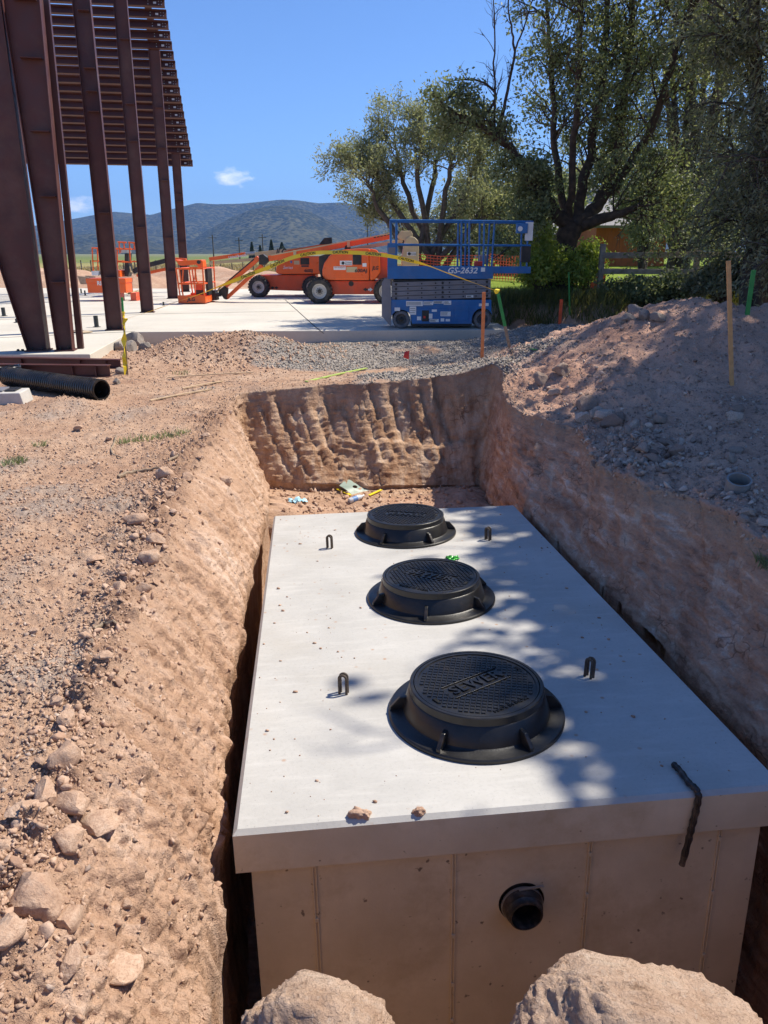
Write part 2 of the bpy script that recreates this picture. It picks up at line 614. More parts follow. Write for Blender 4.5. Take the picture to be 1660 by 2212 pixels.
def dirt_mat():
    m, t, b = new_mat('sandy red brown dirt')
    co = nd(t, 'ShaderNodeTexCoord').outputs['Object']
    at = lambda n: nd(t, 'ShaderNodeAttribute', attribute_name=n).outputs['Fac']
    big = noise(t, co, 0.9, 7, 0.6)
    mid = noise(t, co, 9, 7, 0.65)
    fine = noise(t, co, 75, 4, 0.6)
    top = ramp(t, big, [(0.3, (0.36, 0.215, 0.145)), (0.52, (0.46, 0.305, 0.21)), (0.75, (0.53, 0.385, 0.285))])
    top = mix(t, ramp(t, mid, [(0.35, 0.5), (0.55, 0.0)]), top, (0.27, 0.155, 0.10))
    top = mix(t, ramp(t, mid, [(0.58, 0.0), (0.75, 0.5)]), top, (0.50, 0.39, 0.30))
    # freshly cut subsoil, more orange, streaked down the face
    st = noise(t, co, 2.2, 7, 0.62, (3.0, 3.0, 0.8))
    wall = ramp(t, st, [(0.30, (0.25, 0.125, 0.068)), (0.48, (0.44, 0.27, 0.165)), (0.68, (0.60, 0.43, 0.305))])
    sl = noise(t, co, 2.2, 8, 0.68, (0.7, 4.2, 0.6))
    wl_ = ramp(t, sl, [(0.30, (0.31, 0.18, 0.11)), (0.48, (0.49, 0.32, 0.22)), (0.62, (0.61, 0.44, 0.335)), (0.74, (0.76, 0.61, 0.50))])
    wl_ = mix(t, ramp(t, noise(t, co, 1.1, 5, 0.6), [(0.40, 0.6), (0.56, 0.0)]), wl_, (0.42, 0.26, 0.17))
    ly_ = noise(t, co, 3.2, 7, 0.66, (1.6, 0.55, 3.4))
    lay = ramp(t, ly_, [(0.32, (0.22, 0.10, 0.06)), (0.45, (0.46, 0.245, 0.155)), (0.56, (0.58, 0.34, 0.225)), (0.68, (0.78, 0.60, 0.48))])  # bands of the right face, reddened against their blue shade
    wall = mix(t, at('layer'), wall, lay)
    st2 = noise(t, co, 5.0, 6, 0.6, (2.2, 1.0, 0.35))
    wall = mix(t, ramp(t, st2, [(0.54, 0.0), (0.70, 0.8)]), wall, (0.60, 0.46, 0.345))
    # dark lines painting the shade of cracks and crumb hollows, colour only
    wp = nd(t, 'ShaderNodeMixRGB')
    wp.inputs[0].default_value = 0.12
    t.links.new(co, wp.inputs[1])
    nz = nd(t, 'ShaderNodeTexNoise')
    nz.inputs['Scale'].default_value = 9
    t.links.new(co, nz.inputs['Vector'])
    t.links.new(nz.outputs['Color'], wp.inputs[2])
    cv = nd(t, 'ShaderNodeTexVoronoi', feature='DISTANCE_TO_EDGE')
    cv.inputs['Scale'].default_value = 8
    t.links.new(wp.outputs[0], cv.inputs['Vector'])
    ck = nd(t, 'ShaderNodeMath', operation='MULTIPLY')
    t.links.new(ramp(t, cv.outputs['Distance'], [(0.0, 1.0), (0.05, 0.0)]), ck.inputs[0])
    t.links.new(ramp(t, noise(t, co, 3.5, 4), [(0.48, 0.0), (0.6, 0.75)]), ck.inputs[1])
    wall = mix(t, ck.outputs[0], wall, (0.15, 0.075, 0.045))
    wall = mix(t, at('leftface'), wall, wl_)
    c = mix(t, at('wall'), top, wall)
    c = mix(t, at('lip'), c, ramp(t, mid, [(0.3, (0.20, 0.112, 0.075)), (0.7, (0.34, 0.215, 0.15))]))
    c = mix(t, at('spoil'), c, ramp(t, big, [(0.3, (0.50, 0.285, 0.20)), (0.7, (0.64, 0.42, 0.315))]))  # right-hand soil colour reddened and lightened to warm its shade
    # crushed grey gravel spilled over the dirt
    vv = nd(t, 'ShaderNodeTexVoronoi')
    vv.inputs['Scale'].default_value = 38
    t.links.new(co, vv.inputs['Vector'])
    gr = mix(t, 0.6, ramp(t, noise(t, co, 3, 5), [(0.3, (0.22, 0.185, 0.16)), (0.7, (0.36, 0.32, 0.28))]), ramp(t, vv.outputs['Color'], [(0.1, (0.16, 0.14, 0.125)), (0.9, (0.46, 0.42, 0.38))]))
    c = mix(t, at('gravel'), c, gr)
    # soil with thatch under grass
    c = mix(t, at('grass'), c, ramp(t, mid, [(0.3, (0.08, 0.075, 0.03)), (0.7, (0.16, 0.15, 0.05))]))
    c = mix(t, ramp(t, fine, [(0.3, 0.3), (0.5, 0.0)]), c, (0.17, 0.10, 0.065))
    t.links.new(c, b.inputs['Base Color'])
    b.inputs['Roughness'].default_value = 0.97
    b.inputs['Specular IOR Level'].default_value = 0.12
    n1 = bump(t, None, mid, 0.6, 0.045)
    n1 = bump(t, None, noise(t, co, 32, 5, 0.65), 0.8, 0.022, n1)
    bump(t, b, noise(t, co, 120, 4, 0.7), 0.9, 0.006, n1)
    return m


M['dirt'] = dirt_mat()


def rock_mat(name, a, b_, scale=6.0):
    m, t, b = new_mat(name)
    co = nd(t, 'ShaderNodeTexCoord').outputs['Object']
    isl = nd(t, 'ShaderNodeNewGeometry').outputs['Random Per Island']
    oi = nd(t, 'ShaderNodeObjectInfo').outputs['Random']
    ad = nd(t, 'ShaderNodeMath', operation='ADD')
    t.links.new(isl, ad.inputs[0])
    t.links.new(oi, ad.inputs[1])
    fr = nd(t, 'ShaderNodeMath', operation='FRACT')
    t.links.new(ad.outputs[0], fr.inputs[0])
    c = ramp(t, fr.outputs[0], [(0.0, a), (1.0, b_)])
    c = mix(t, ramp(t, noise(t, co, scale, 6, 0.65), [(0.35, 0.45), (0.6, 0.0)]), c, tuple(x * 0.62 for x in a))
    t.links.new(c, b.inputs['Base Color'])
    b.inputs['Roughness'].default_value = 0.95
    b.inputs['Specular IOR Level'].default_value = 0.15
    n1 = bump(t, None, noise(t, co, scale * 4, 5, 0.65), 0.6, 0.012)
    bump(t, b, noise(t, co, scale * 18, 4, 0.6), 0.5, 0.004, n1)
    return m


M['clod'] = rock_mat('dried dirt clod', (0.38, 0.235, 0.16), (0.54, 0.38, 0.28))
def great_clod_mat():
    m, t, b = new_mat('dry broken clod')
    co = nd(t, 'ShaderNodeTexCoord').outputs['Object']
    c = ramp(t, noise(t, co, 7, 8, 0.65), [(0.3, (0.44, 0.29, 0.20)), (0.55, (0.56, 0.40, 0.295)), (0.75, (0.62, 0.48, 0.37))])
    pit = noise(t, co, 38, 5, 0.7)
    c = mix(t, ramp(t, pit, [(0.33, 0.6), (0.46, 0.0)]), c, (0.22, 0.13, 0.08))
    g = nd(t, 'ShaderNodeTexVoronoi')
    g.inputs['Scale'].default_value = 95
    t.links.new(co, g.inputs['Vector'])
    c = mix(t, ramp(t, g.outputs['Color'], [(0.7, 0.0), (0.95, 0.4)]), c, (0.58, 0.47, 0.38))
    t.links.new(c, b.inputs['Base Color'])
    b.inputs['Roughness'].default_value = 0.98
    b.inputs['Specular IOR Level'].default_value = 0.1
    n1 = bump(t, None, noise(t, co, 14, 7, 0.7), 0.6, 0.03)
    n1 = bump(t, None, pit, 0.8, 0.018, n1)
    n1 = bump(t, None, g.outputs['Distance'], 0.6, 0.008, n1)
    bump(t, b, noise(t, co, 210, 4, 0.7), 1.0, 0.006, n1)
    return m


M['great_clod'] = great_clod_mat()


def rough_clod_mat():
    m, t, b = new_mat('rough dry clod')
    co = nd(t, 'ShaderNodeTexCoord').outputs['Object']
    rnd = nd(t, 'ShaderNodeObjectInfo').outputs['Random']
    c = ramp(t, noise(t, co, 2.2, 7, 0.65), [(0.3, (0.40, 0.255, 0.175)), (0.55, (0.51, 0.355, 0.255)), (0.75, (0.58, 0.44, 0.335))])
    c = mix(t, ramp(t, noise(t, co, 9, 5, 0.7), [(0.34, 0.6), (0.48, 0.0)]), c, (0.24, 0.145, 0.095))
    c = mix(t, ramp(t, rnd, [(0.0, 0.0), (1.0, 0.35)]), c, (0.34, 0.205, 0.14))
    t.links.new(c, b.inputs['Base Color'])
    b.inputs['Roughness'].default_value = 0.98
    b.inputs['Specular IOR Level'].default_value = 0.1
    n1 = bump(t, None, noise(t, co, 4, 6, 0.65), 0.5, 0.015)
    bump(t, b, noise(t, co, 13, 4, 0.7), 0.5, 0.005, n1)
    return m


M['rough_clod'] = rough_clod_mat()
M['stone'] = rock_mat('grey brown stone', (0.24, 0.165, 0.13), (0.62, 0.49, 0.40), 10)
M['gravel'] = rock_mat('crushed gravel', (0.20, 0.175, 0.155), (0.48, 0.43, 0.375), 14)
M['lump'] = rock_mat('broken grey lump', (0.22, 0.19, 0.17), (0.32, 0.28, 0.25), 8)


def leaf_mat(name, a, b_, trans=0.35, rough=0.55):
    m = bpy.data.materials.new(name)
    m.use_nodes = True
    t = m.node_tree
    t.nodes.clear()
    out = nd(t, 'ShaderNodeOutputMaterial')
    isl = nd(t, 'ShaderNodeNewGeometry').outputs['Random Per Island']
    co = nd(t, 'ShaderNodeTexCoord').outputs['Object']
    c = ramp(t, isl, [(0.0, a), (1.0, b_)])
    c = mix(t, ramp(t, noise(t, co, 0.9, 3), [(0.35, 0.5), (0.65, 0.0)]), c, tuple(x * 0.7 for x in a))
    p = nd(t, 'ShaderNodeBsdfPrincipled')
    p.inputs['Roughness'].default_value = rough
    p.inputs['Specular IOR Level'].default_value = 0.35
    tr = nd(t, 'ShaderNodeBsdfTranslucent')
    t.links.new(c, p.inputs['Base Color'])
    t.links.new(mix(t, 1.0, c, (1.0, 1.0, 0.6), 'MULTIPLY'), tr.inputs['Color'])
    ms = nd(t, 'ShaderNodeMixShader')
    ms.inputs[0].default_value = trans
    t.links.new(p.outputs[0], ms.inputs[1])
    t.links.new(tr.outputs[0], ms.inputs[2])
    t.links.new(ms.outputs[0], out.inputs[0])
    return m


M['olive_leaf'] = leaf_mat('silver olive leaf', (0.22, 0.24, 0.13), (0.45, 0.47, 0.31), 0.5)
M['dark_olive_leaf'] = leaf_mat('dusky olive leaf', (0.19, 0.21, 0.13), (0.40, 0.42, 0.29), 0.45)
M['green_leaf'] = leaf_mat('elm leaf', (0.15, 0.185, 0.085), (0.36, 0.40, 0.22), 0.45)
M['lime_leaf'] = leaf_mat('lime leaf with painted sun', (0.25, 0.34, 0.06), (0.48, 0.56, 0.16), 0.55)  # colour brightened to stand in for sunlight on the bushes
M['grass'] = leaf_mat('mixed grass blade', (0.08, 0.11, 0.03), (0.26, 0.24, 0.09), 0.4)
M['lawn_blade'] = leaf_mat('mown lawn blade', (0.15, 0.25, 0.03), (0.27, 0.38, 0.06), 0.5)
M['dry_grass'] = leaf_mat('dry grass blade', (0.30, 0.22, 0.10), (0.48, 0.38, 0.19), 0.3)
M['conifer'] = leaf_mat('juniper needles', (0.03, 0.05, 0.025), (0.06, 0.08, 0.035), 0.1)

# ================================================================== the buried tank's pose (needed by the pit too)
TW, TL = 2.3, 4.252
_yaw, _tx, _ty = -0.103, -0.041, 0.012
TA = np.array([math.sin(_yaw) * math.cos(_tx), math.cos(_yaw) * math.cos(_tx), math.sin(_tx)])
_b0 = np.array([math.cos(_yaw), -math.sin(_yaw), 0])
TB = _b0 * math.cos(_ty) + np.cross(_b0, TA) * math.sin(_ty)
TN = np.cross(TB, TA)
TO = np.array([-0.594, 2.343, -0.442])
TM = Matrix(((TB[0], TA[0], TN[0], TO[0]), (TB[1], TA[1], TN[1], TO[1]), (TB[2], TA[2], TN[2], TO[2]), (0, 0, 0, 1)))


def on_lid(u, v):
    d = ray(u, v)
    t = ((TO - CO) @ TN) / (d @ TN)
    q = CO + d * t - TO
    return float(q @ TB), float(q @ TA)


# ================================================================== terrain with the excavated pit
def gauss(x, y, cx, cy, sx, sy, h):
    return h * np.exp(-(((x - cx) / sx) ** 2 + ((y - cy) / sy) ** 2))


def H(x, y):
    x = np.asarray(x, float)
    y = np.asarray(y, float)
    z = np.zeros(np.broadcast(x, y).shape)
    # long spoil heap on the right of the pit
    z = z + 0.84 * np.exp(-np.where(x < 3.75, ((x - 3.75) / 1.7) ** 2, ((x - 3.75) / 0.85) ** 2) - np.where(y < 9.6, ((y - 9.6) / 1.9) ** 2, ((y - 9.6) / 2.2) ** 2))
    z = z + gauss(x, y, 5.5, 9.0, 1.15, 2.3, 1.12)
    z = z + gauss(x, y, 5.0, 5.2, 1.6, 1.5, 0.35)
    z = z + 0.16 * sstep(1.2, 2.6, x) * (1 - sstep(12, 15, y))
    z = z + gauss(x, y, 3.3, 7.6, 0.8, 0.8, 0.10)
    # low heaps between pit and slab
    z = z + gauss(x, y, -2.5, 13.3, 1.15, 0.75, 0.46) + gauss(x, y, -3.7, 13.9, 0.6, 0.5, 0.22)
    z = z + gauss(x, y, 1.55, 12.0, 0.45, 0.4, 0.16) + gauss(x, y, 0.4, 14.2, 1.6, 0.7, 0.10)
    z = z + gauss(x, y, 1.4, 10.2, 1.5, 1.3, 0.20) + gauss(x, y, -0.7, 10.0, 1.0, 0.9, 0.06)
    z = z + gauss(x, y, 3.2, 15.2, 1.3, 1.0, 0.32) + gauss(x, y, 5.4, 14.8, 1.2, 1.0, 0.55)
    # in front of the slab the soil is lower than the slab
    z = z - 0.12 * sstep(14.8, 16.4, y) * (1 - sstep(17, 19, y)) * (x < 3) - 0.06 * sstep(10, 12, y) * sstep(0, -3, x)
    # small heaps by the big pipe
    z = z + gauss(x, y, -3.75, 8.6, 0.45, 0.25, 0.12) + gauss(x, y, -3.0, 8.2, 1.2, 0.3, 0.05)
    # grassy terrace behind a cut bank
    edge = 18.3 + 0.25 * np.sin(x * 2.1) + 0.12 * np.sin(x * 5.3)
    terr = sstep(0, 0.45, y - edge) * sstep(2.4, 2.9, x + 0.12 * np.sin(y * 3))
    terr = np.where(y > 28, np.maximum(terr, sstep(28, 34, y) * sstep(1, 3, x)), terr)
    z = z + terr * (0.58 + 0.010 * np.clip(y - 20, 0, 60))
    # dumped soil beyond the slab
    far = sstep(38, 42, y) * (1 - sstep(64, 72, y)) * (1 - sstep(0, 4, x))
    z = z + far * (0.35 + 0.35 * np.sin(x * 0.41 + 1) * np.sin(y * 0.33) + 0.25 * np.sin(x * 1.3) * np.sin(y * 0.9 + 2))
    z = z - 0.15 * sstep(17, 19, y) * (x < 2.4)
    return z


def A(u, v, z):
    return atz(u, v, z)[:2]


rows = []          # rim xy, edge xyz, kind: 0 left, 1 far, 2 right, 3 near
W_ = lambda r, e, k: rows.append((np.array(r, float), np.array(e, float), k))
W_((-0.98, 0.95), (-0.48, 1.22, -0.75), 3)
W_((-1.06, 1.45), (-0.54, 1.62, -0.72), 0)
for (ru, rv), (eu, ev), ez in (((60, 1750), (470, 1950), -.62), ((130, 1640), (478, 1830), -.62), ((190, 1420), (492, 1640), -.62),
                               ((250, 1280), (510, 1440), -.62), ((300, 1200), (527, 1330), -.63), ((340, 1090), (545, 1230), -.65),
                               ((385, 1010), (566, 1150), -.68), ((430, 950), (582, 1095), -.75), ((480, 895), (574, 1058), -.95)):
    W_(A(ru, rv, 0), atz(eu, ev, ez), 0)
W_((-1.84, 9.45), (-1.74, 9.10, -1.0), 1)
for (ru, rv), rz, (eu, ev), ez in (((600, 840), .03, (640, 1046), -1.03), ((700, 832), .06, (740, 1050), -1.06), ((780, 826), .10, (820, 1052), -1.08),
                                   ((860, 815), .16, (900, 1052), -1.12), ((930, 803), .22, (980, 1052), -1.15), ((1000, 794), .28, (1040, 1052), -1.16)):
    q = A(ru, rv, rz)
    e = atz(eu, ev, ez)
    q[1] = e[1] + (q[1] - e[1]) * 0.85
    W_(q, e, 1)
W_((1.40, 9.85), (1.22, 9.15, -1.13), 1)
W_((1.50, 9.4), (1.26, 8.75, -1.1), 2)
W_((1.42, 8.9), (1.22, 8.2, -1.05), 2)
for (ru, rv), (eu, ev), ez in (((1100, 868), (1128, 1100), -.62), ((1180, 900), (1172, 1140), -.60), ((1250, 920), (1232, 1200), -.58),
                               ((1305, 985), (1312, 1283), -.57), ((1365, 1025), (1392, 1365), -.56), ((1440, 1050), (1472, 1448), -.55),
                               ((1560, 1105), (1562, 1540), -.54), ((1655, 1165), (1655, 1636), -.53)):
    W_(A(ru, rv, .14), atz(eu, ev, ez), 2)
W_((2.50, 2.6), (1.93, 2.35, -.5), 2)
W_((2.55, 1.5), (1.95, 1.5, -.5), 2)
W_((2.1, 0.75), (1.75, 1.15, -.6), 3)
W_((0.9, 0.92), (0.9, 1.18, -.6), 3)
W_((0.0, 0.95), (0.0, 1.2, -.6), 3)

rim = np.array([r[0] for r in rows])
edg = np.array([r[1] for r in rows])
kin = np.array([r[2] for r in rows])
n_ = len(rows)


def closed_catmull(P, per=40):
    out = []
    for i in range(n_):
        p0, p1, p2, p3 = P[i - 1], P[i], P[(i + 1) % n_], P[(i + 2) % n_]
        t = np.linspace(0, 1, per, endpoint=False)[:, None]
        a = 0.5 * ((2 * p1) + (p2 - p0) * t + (2 * p0 - 5 * p1 + 4 * p2 - p3) * t ** 2 + (3 * p1 - p0 - 3 * p2 + p3) * t ** 3)
        out.append(a * 0.6 + (p1 * (1 - t) + p2 * t) * 0.4)
    return np.concatenate(out)


rimD, edgD = closed_catmull(rim), closed_catmull(edg)
kw = {k: closed_catmull((kin == k).astype(float)[:, None])[:, 0] for k in range(4)}
mid = np.concatenate([rimD * 0.5 + edgD[:, :2] * 0.5], 0)
seg = np.linalg.norm(np.roll(mid, -1, 0) - mid, axis=1)
dep = np.maximum(1.6, np.hypot(mid[:, 0], mid[:, 1]))
wt = seg / dep * np.where(mid[:, 1] < 1.3, 0.35, 1.0)
cum = np.concatenate([[0], np.cumsum(wt)])
NS = 1040
si = np.interp(np.linspace(0, cum[-1], NS, endpoint=False), cum, np.arange(len(cum)))


def samp(P):
    Pc = np.concatenate([P, P[:1]])
    return np.stack([np.interp(si, np.arange(len(Pc)), Pc[:, k]) for k in range(P.shape[1])], 1) if P.ndim == 2 else np.interp(si, np.arange(len(Pc)), Pc)


Rm, Ed = samp(rimD), samp(edgD)
kL, kF, kR, kN = (np.clip(samp(kw[k]), 0, 1) for k in range(4))
# ragged rim and edge lines
s_len = np.arange(NS) * 0.03
wob = lambda P2, f, a, o: a * perlin(np.c_[P2 * f, np.full(len(P2), o)])
cen = np.array([0.2, 4.5])
outd = Rm - cen
outd /= np.linalg.norm(outd, axis=1, keepdims=True)
far_fade = np.clip(Rm[:, 1] / 4, 0.5, 1)
Rm = Rm + outd * (wob(Rm, 1.7, 0.16, 3.3) * (1 - .65 * kR) + wob(Rm, 5, 0.08, 7.7) + wob(Rm, 13, 0.035, 2.7))[:, None] * far_fade[:, None]
Ed[:, :2] += outd * (0.03 + wob(Ed[:, :2], 2.2, 0.05, 1.1) + wob(Ed[:, :2], 7, 0.02, 9.1))[:, None] * (1 - 0.6 * kR)[:, None]

NW, NB, NF = 130, 16, 8
rings = []
wallA = []
side = []
# outer ground rings (far -> rim)
ts = [0.0]
st_ = 0.009
while ts[-1] < 1.0:
    ts.append(ts[-1] + st_ / 60)
    st_ *= 1.016
ts = np.array(ts)
ts = ts / ts[-1]
XR, YN, YFAR = 62.0, -7.0, 76.0
o = outd
tx = np.where(o[:, 0] > 0, (XR - cen[0]) / np.maximum(o[:, 0], 1e-6), (-XR - cen[0]) / np.minimum(o[:, 0], -1e-6))
ty = np.where(o[:, 1] > 0, (YFAR - cen[1]) / np.maximum(o[:, 1], 1e-6), (YN - cen[1]) / np.minimum(o[:, 1], -1e-6))
Ob = cen + o * np.minimum(np.abs(tx), np.abs(ty))[:, None]
for t in ts[::-1]:
    q = Rm + (Ob - Rm) * t
    rings.append(np.c_[q, H(q[:, 0], q[:, 1])])
    wallA.append(np.zeros(NS))
nOut = len(rings)
zr = rings[-1][:, 2]
for i in range(1, NW + 1):
    t = i / NW
    # left bank: rounded shoulder getting steeper; far and right: sharp lip then steep face
    gl = 0.9 * t ** 2.1 + 0.1 * t
    gs = t ** 0.92
    g = gl * kL + gs * (1 - kL)
    hx = t * kL + (t ** 1.25 * 0.75 + 0.25 * t) * (1 - kL)
    xy = Rm + (Ed[:, :2] - Rm) * np.asarray(hx)[:, None]
    rings.append(np.c_[xy, zr + (Ed[:, 2] - zr) * g])
    wallA.append(np.full(NS, 1.0) * sstep(0.12, 0.45, t) * kL + sstep(0.03, 0.25, t) * (1 - kL))


def floor_z(x, y):
    return -2.42 + 1.30 * sstep(6.75, 7.7, y) + gauss(x, y, -1.3, 7.6, 0.5, 0.7, 0.22) + gauss(x, y, 1.2, 8.5, 0.4, 0.5, 0.2)


fz = np.minimum(floor_z(Ed[:, 0], Ed[:, 1]), Ed[:, 2] - 0.02)
for i in range(1, NB + 1):
    t = i / NB
    xy = Ed[:, :2] + outd * ((0.05 + 0.10 * kR) * math.sin(t * math.pi) * (1 - kF))[:, None]
    rings.append(np.c_[xy, Ed[:, 2] + (fz - Ed[:, 2]) * t])
    wallA.append(np.ones(NS))
ax = np.c_[np.interp(Ed[:, 1], [1, 9], [0.45, 0.0]), np.clip(Ed[:, 1], 2.4, 8.6)]
for i in range(1, NF + 1):
    t = i / NF
    xy = Ed[:, :2] + (ax - Ed[:, :2]) * t
    z = floor_z(xy[:, 0], xy[:, 1])
    rings.append(np.c_[xy, z * min(1, t * 3) + fz * (1 - min(1, t * 3))])
    wallA.append(np.full(NS, 0.55))
NR = len(rings)
P = np.array(rings)                     # NR, NS, 3
wallA = np.array(wallA)
du = np.roll(P, -1, 1) - np.roll(P, 1, 1)
dv = np.gradient(P, axis=0)
N = np.cross(du, dv)
N /= np.linalg.norm(N, axis=2, keepdims=True) + 1e-9
if N[nOut - 20, :, 2].mean() < 0:
    N = -N
P = P.reshape(-1, 3)
N = N.reshape(-1, 3)
wallA = wallA.ravel()
KL, KF, KR, KN = (np.tile(k, NR) for k in (kL, kF, kR, kN))
ringi = np.repeat(np.arange(NR), NS)
X, Y, Z = P.T
dist = np.hypot(X, Y)
onw = (ringi >= nOut).astype(float)
deepw = (ringi > nOut + NW).astype(float)
nb1 = perlin(P * 0.9)
nb2 = perlin(P * 2.7 + 5)
nb3 = perlin(P * 7.0 + 11)
nb4 = perlin(P * 17.0 + 17)
nb5 = perlin(P * 41.0 + 23)
nb6 = perlin(P * 95.0 + 31)
fade5 = np.clip(1.25 - dist / 9, 0, 1)
fade6 = np.clip(1.2 - dist / 4.5, 0, 1)
slabzone = sstep(15.8, 16.4, Y) * (1 - sstep(37, 39, Y)) * (1 - sstep(2.2, 2.6, X))
amp = (1 - 0.85 * slabzone)
d = (0.05 * nb1 * (dist > 3) + 0.030 * nb2 + 0.022 * nb3 + 0.014 * nb4 * np.clip(1.3 - dist / 25, 0, 1) + 0.017 * nb5 * fade5 + 0.008 * nb6 * fade6) * amp
d = d * (1 - 0.55 * onw * np.clip(KR + KF, 0, 1)) + onw * (0.010 * nb5 + 0.006 * nb6) * np.clip(KR, 0, 1)
# cloddy strip along the left lip and over the heaps
lip = np.exp(-((ringi - nOut - 4) / np.where(ringi < nOut, 26.0, 22.0)) ** 2) * KL
clod = np.maximum(0, np.abs(nb3) * 1.6 - 0.22) + 0.8 * np.maximum(0, np.abs(nb4) * 1.5 - 0.16)
rightg = (1 - onw) * sstep(1.0, 2.0, X) * (1 - sstep(13, 15, Y))
d = d + clod * (0.085 * lip + 0.05 * rightg + 0.022)
d = d + 0.05 * rightg * nb2
# scraped faces: streaks that run down the left bank, along the right face, bucket-tooth grooves on the far face
_tw0 = np.clip((ringi - nOut) / NW, 0, 1)
stL = perlin(np.c_[Y * 7.5 + 0.9 * nb1, _tw0 * 1.5, X * 0.3] + 40)
stL2 = perlin(np.c_[Y * 21 + 0.9 * nb2, _tw0 * 3.6, X * 0.3] + 50)
stR = perlin(np.c_[X * 6, Y * 2.0 + Z * 1.2, Z * 7] + 60)
stR2 = perlin(np.c_[X * 16, Y * 6.0, Z * 19] + 70)
wl = np.clip((ringi - nOut - 25) / 30, 0, 1) * onw
d = d + wl * KL * (0.060 * stL + 0.036 * stL2 - 0.03 * np.maximum(0, stL2 - .2)) + wl * KR * (0.040 * stR + 0.028 * stR2 + 0.030 * perlin(np.c_[X * 5, Y * 10, Z * 1.8] + 80) - 0.07 * np.maximum(0, perlin(P * 4.5 + 33) - 0.16)) + wl * KL * (0.016 * nb4 + 0.016 * nb5 * fade5 + 0.006 * nb6 * fade6 + 0.03 * np.maximum(0, perlin(P * 11 + 36) - 0.22))
d = d * np.where(deepw > 0, 0.6, 1)
uF = np.array([proj(p)[0] for p in np.c_[Rm, np.zeros(NS)]])
uF = np.tile(uF, NR)
tw = np.clip((ringi - nOut) / NW, 0, 1)
gro = np.zeros(len(P))
for X0, w0, a0, a1, dp in ((300, 12, .05, .9, .05), (392, 12, .05, .92, .055), (455, 9, .10, .55, .03), (512, 12, .05, .8, .05), (590, 12, .1, .85, .05), (655, 9, .1, .5, .04),
                           (745, 12, .15, .55, .05), (830, 10, .05, .4, .03), (862, 12, .1, .75, .05), (915, 15, .0, .35, .06), (940, 11, .2, .75, .045), (1012, 13, .1, .72, .05), (1108, 14, .0, .75, .06),
                           (1185, 14, .05, .78, .06), (1262, 15, .0, .6, .07), (1335, 10, .2, .7, .04)):
    u0 = c7(X0, 0)[0] - 8 + 46 * tw * (1 - (X0 - 300) / 1500)
    gro += 0.72 * dp * np.exp(-np.abs((uF + 3 * nb2 + 2.2 * nb4 + 1.4 * nb5 - u0) / (w0 * 0.36)) ** 4) * sstep(a0 - .04, a0 + .06, tw) * (1 - sstep(a1 - .05, a1 + .03, tw))
isF = KF * onw * (ringi < nOut + NW)
d = d - gro * isF * 1.1 + isF * (0.016 * nb4 + 0.007 * nb5 - 0.010 * nb5 * np.clip(KF, 0, 1) - 0.008 * nb6 - 0.04 * np.maximum(0, perlin(P * 6 + 71) - 0.2))
d = d + isF * 0.05 * sstep(.55, .62, tw + 0.12 * nb1) * (perlin(np.c_[X * 1.3, Y, Z * .5] + 90) > -0.05)
P = P + N * d[:, None]
# keep the soil clear of the tank
q = P - TO
qa, qb, qn = q @ TA, q @ TB, q @ TN
inb = (qa > -0.06) & (qa < TL + 0.05) & (qn < 0.03) & (qn > -1.9)
push = np.zeros(len(P))
gapL = 0.045 + 0.01 * nb3
fl = inb & (qb > -gapL) & (qb < TW * 0.45) & (ringi < nOut + NW + NB)
push[fl] = (-gapL - qb)[fl]
fr = inb & (qb < TW + 0.065) & (qb > TW * 0.55) & (ringi < nOut + NW + NB)
push[fr] = (TW + 0.065 - qb)[fr]
P = P + TB * push[:, None]
# nothing of the soil above the building slab
P[:, 2] = np.where(slabzone > 0.02, np.minimum(P[:, 2], -0.04), P[:, 2])
lowlast = ringi < 3
P[lowlast, 2] = -0.30
# materials by place: gravel pad, spoil, turf
gx = sstep(0.0, 0.18, perlin(np.c_[X * .5, Y * .5, Z * 0 + 2.2]) + 0.25 * nb2 + 0.35 - np.abs(X - 0.6 - (Y - 10) * .1) * 0.10)
gpad = sstep(9.0, 10.0, Y + 0.5 * nb1) * (1 - sstep(16.6, 17, Y)) * sstep(-2.6, -1.6, X + 0.5 * nb2) * (1 - onw)
gpad = np.maximum(gpad * gx, 0)
lg = (1 - onw) * (X < 0) * sstep(0.05, 0.35, nb1 * .7 + nb2 * .6) * (1 - sstep(9, 10, Y)) * 0.55
rgv = rightg * sstep(0.05, 0.45, nb1 + 0.5 * nb2 - 0.05) * 0.4
gravelA = np.clip(gpad + lg + rgv, 0, 1) * (1 - slabzone)
grassA = sstep(0.35, 0.55, P[:, 2]) * sstep(2.4, 3, X) * sstep(17.5, 18.5, Y)
NQ = NR - 1
ii = np.arange(NQ)[:, None] * NS
jj = np.arange(NS)[None, :]
j2 = (jj + 1) % NS
Fq = np.stack([ii + jj, ii + j2, ii + NS + j2, ii + NS + jj], -1).reshape(-1, 4)
# orient up
e1_ = P[Fq[:2000, 1]] - P[Fq[:2000, 0]]
e2_ = P[Fq[:2000, 3]] - P[Fq[:2000, 0]]
if np.cross(e1_, e2_)[:, 2].mean() < 0:
    Fq = Fq[:, ::-1]
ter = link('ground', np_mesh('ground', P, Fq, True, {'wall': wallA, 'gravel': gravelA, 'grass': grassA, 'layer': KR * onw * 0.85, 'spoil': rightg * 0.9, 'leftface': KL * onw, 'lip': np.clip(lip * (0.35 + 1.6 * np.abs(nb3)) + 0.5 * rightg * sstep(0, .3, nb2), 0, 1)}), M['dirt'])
tag(ter, 'reddish brown dirt ground with the dug pit', kind='structure')
TP = P
tu, tv, td = proj(P)
_ok = td > 0.3


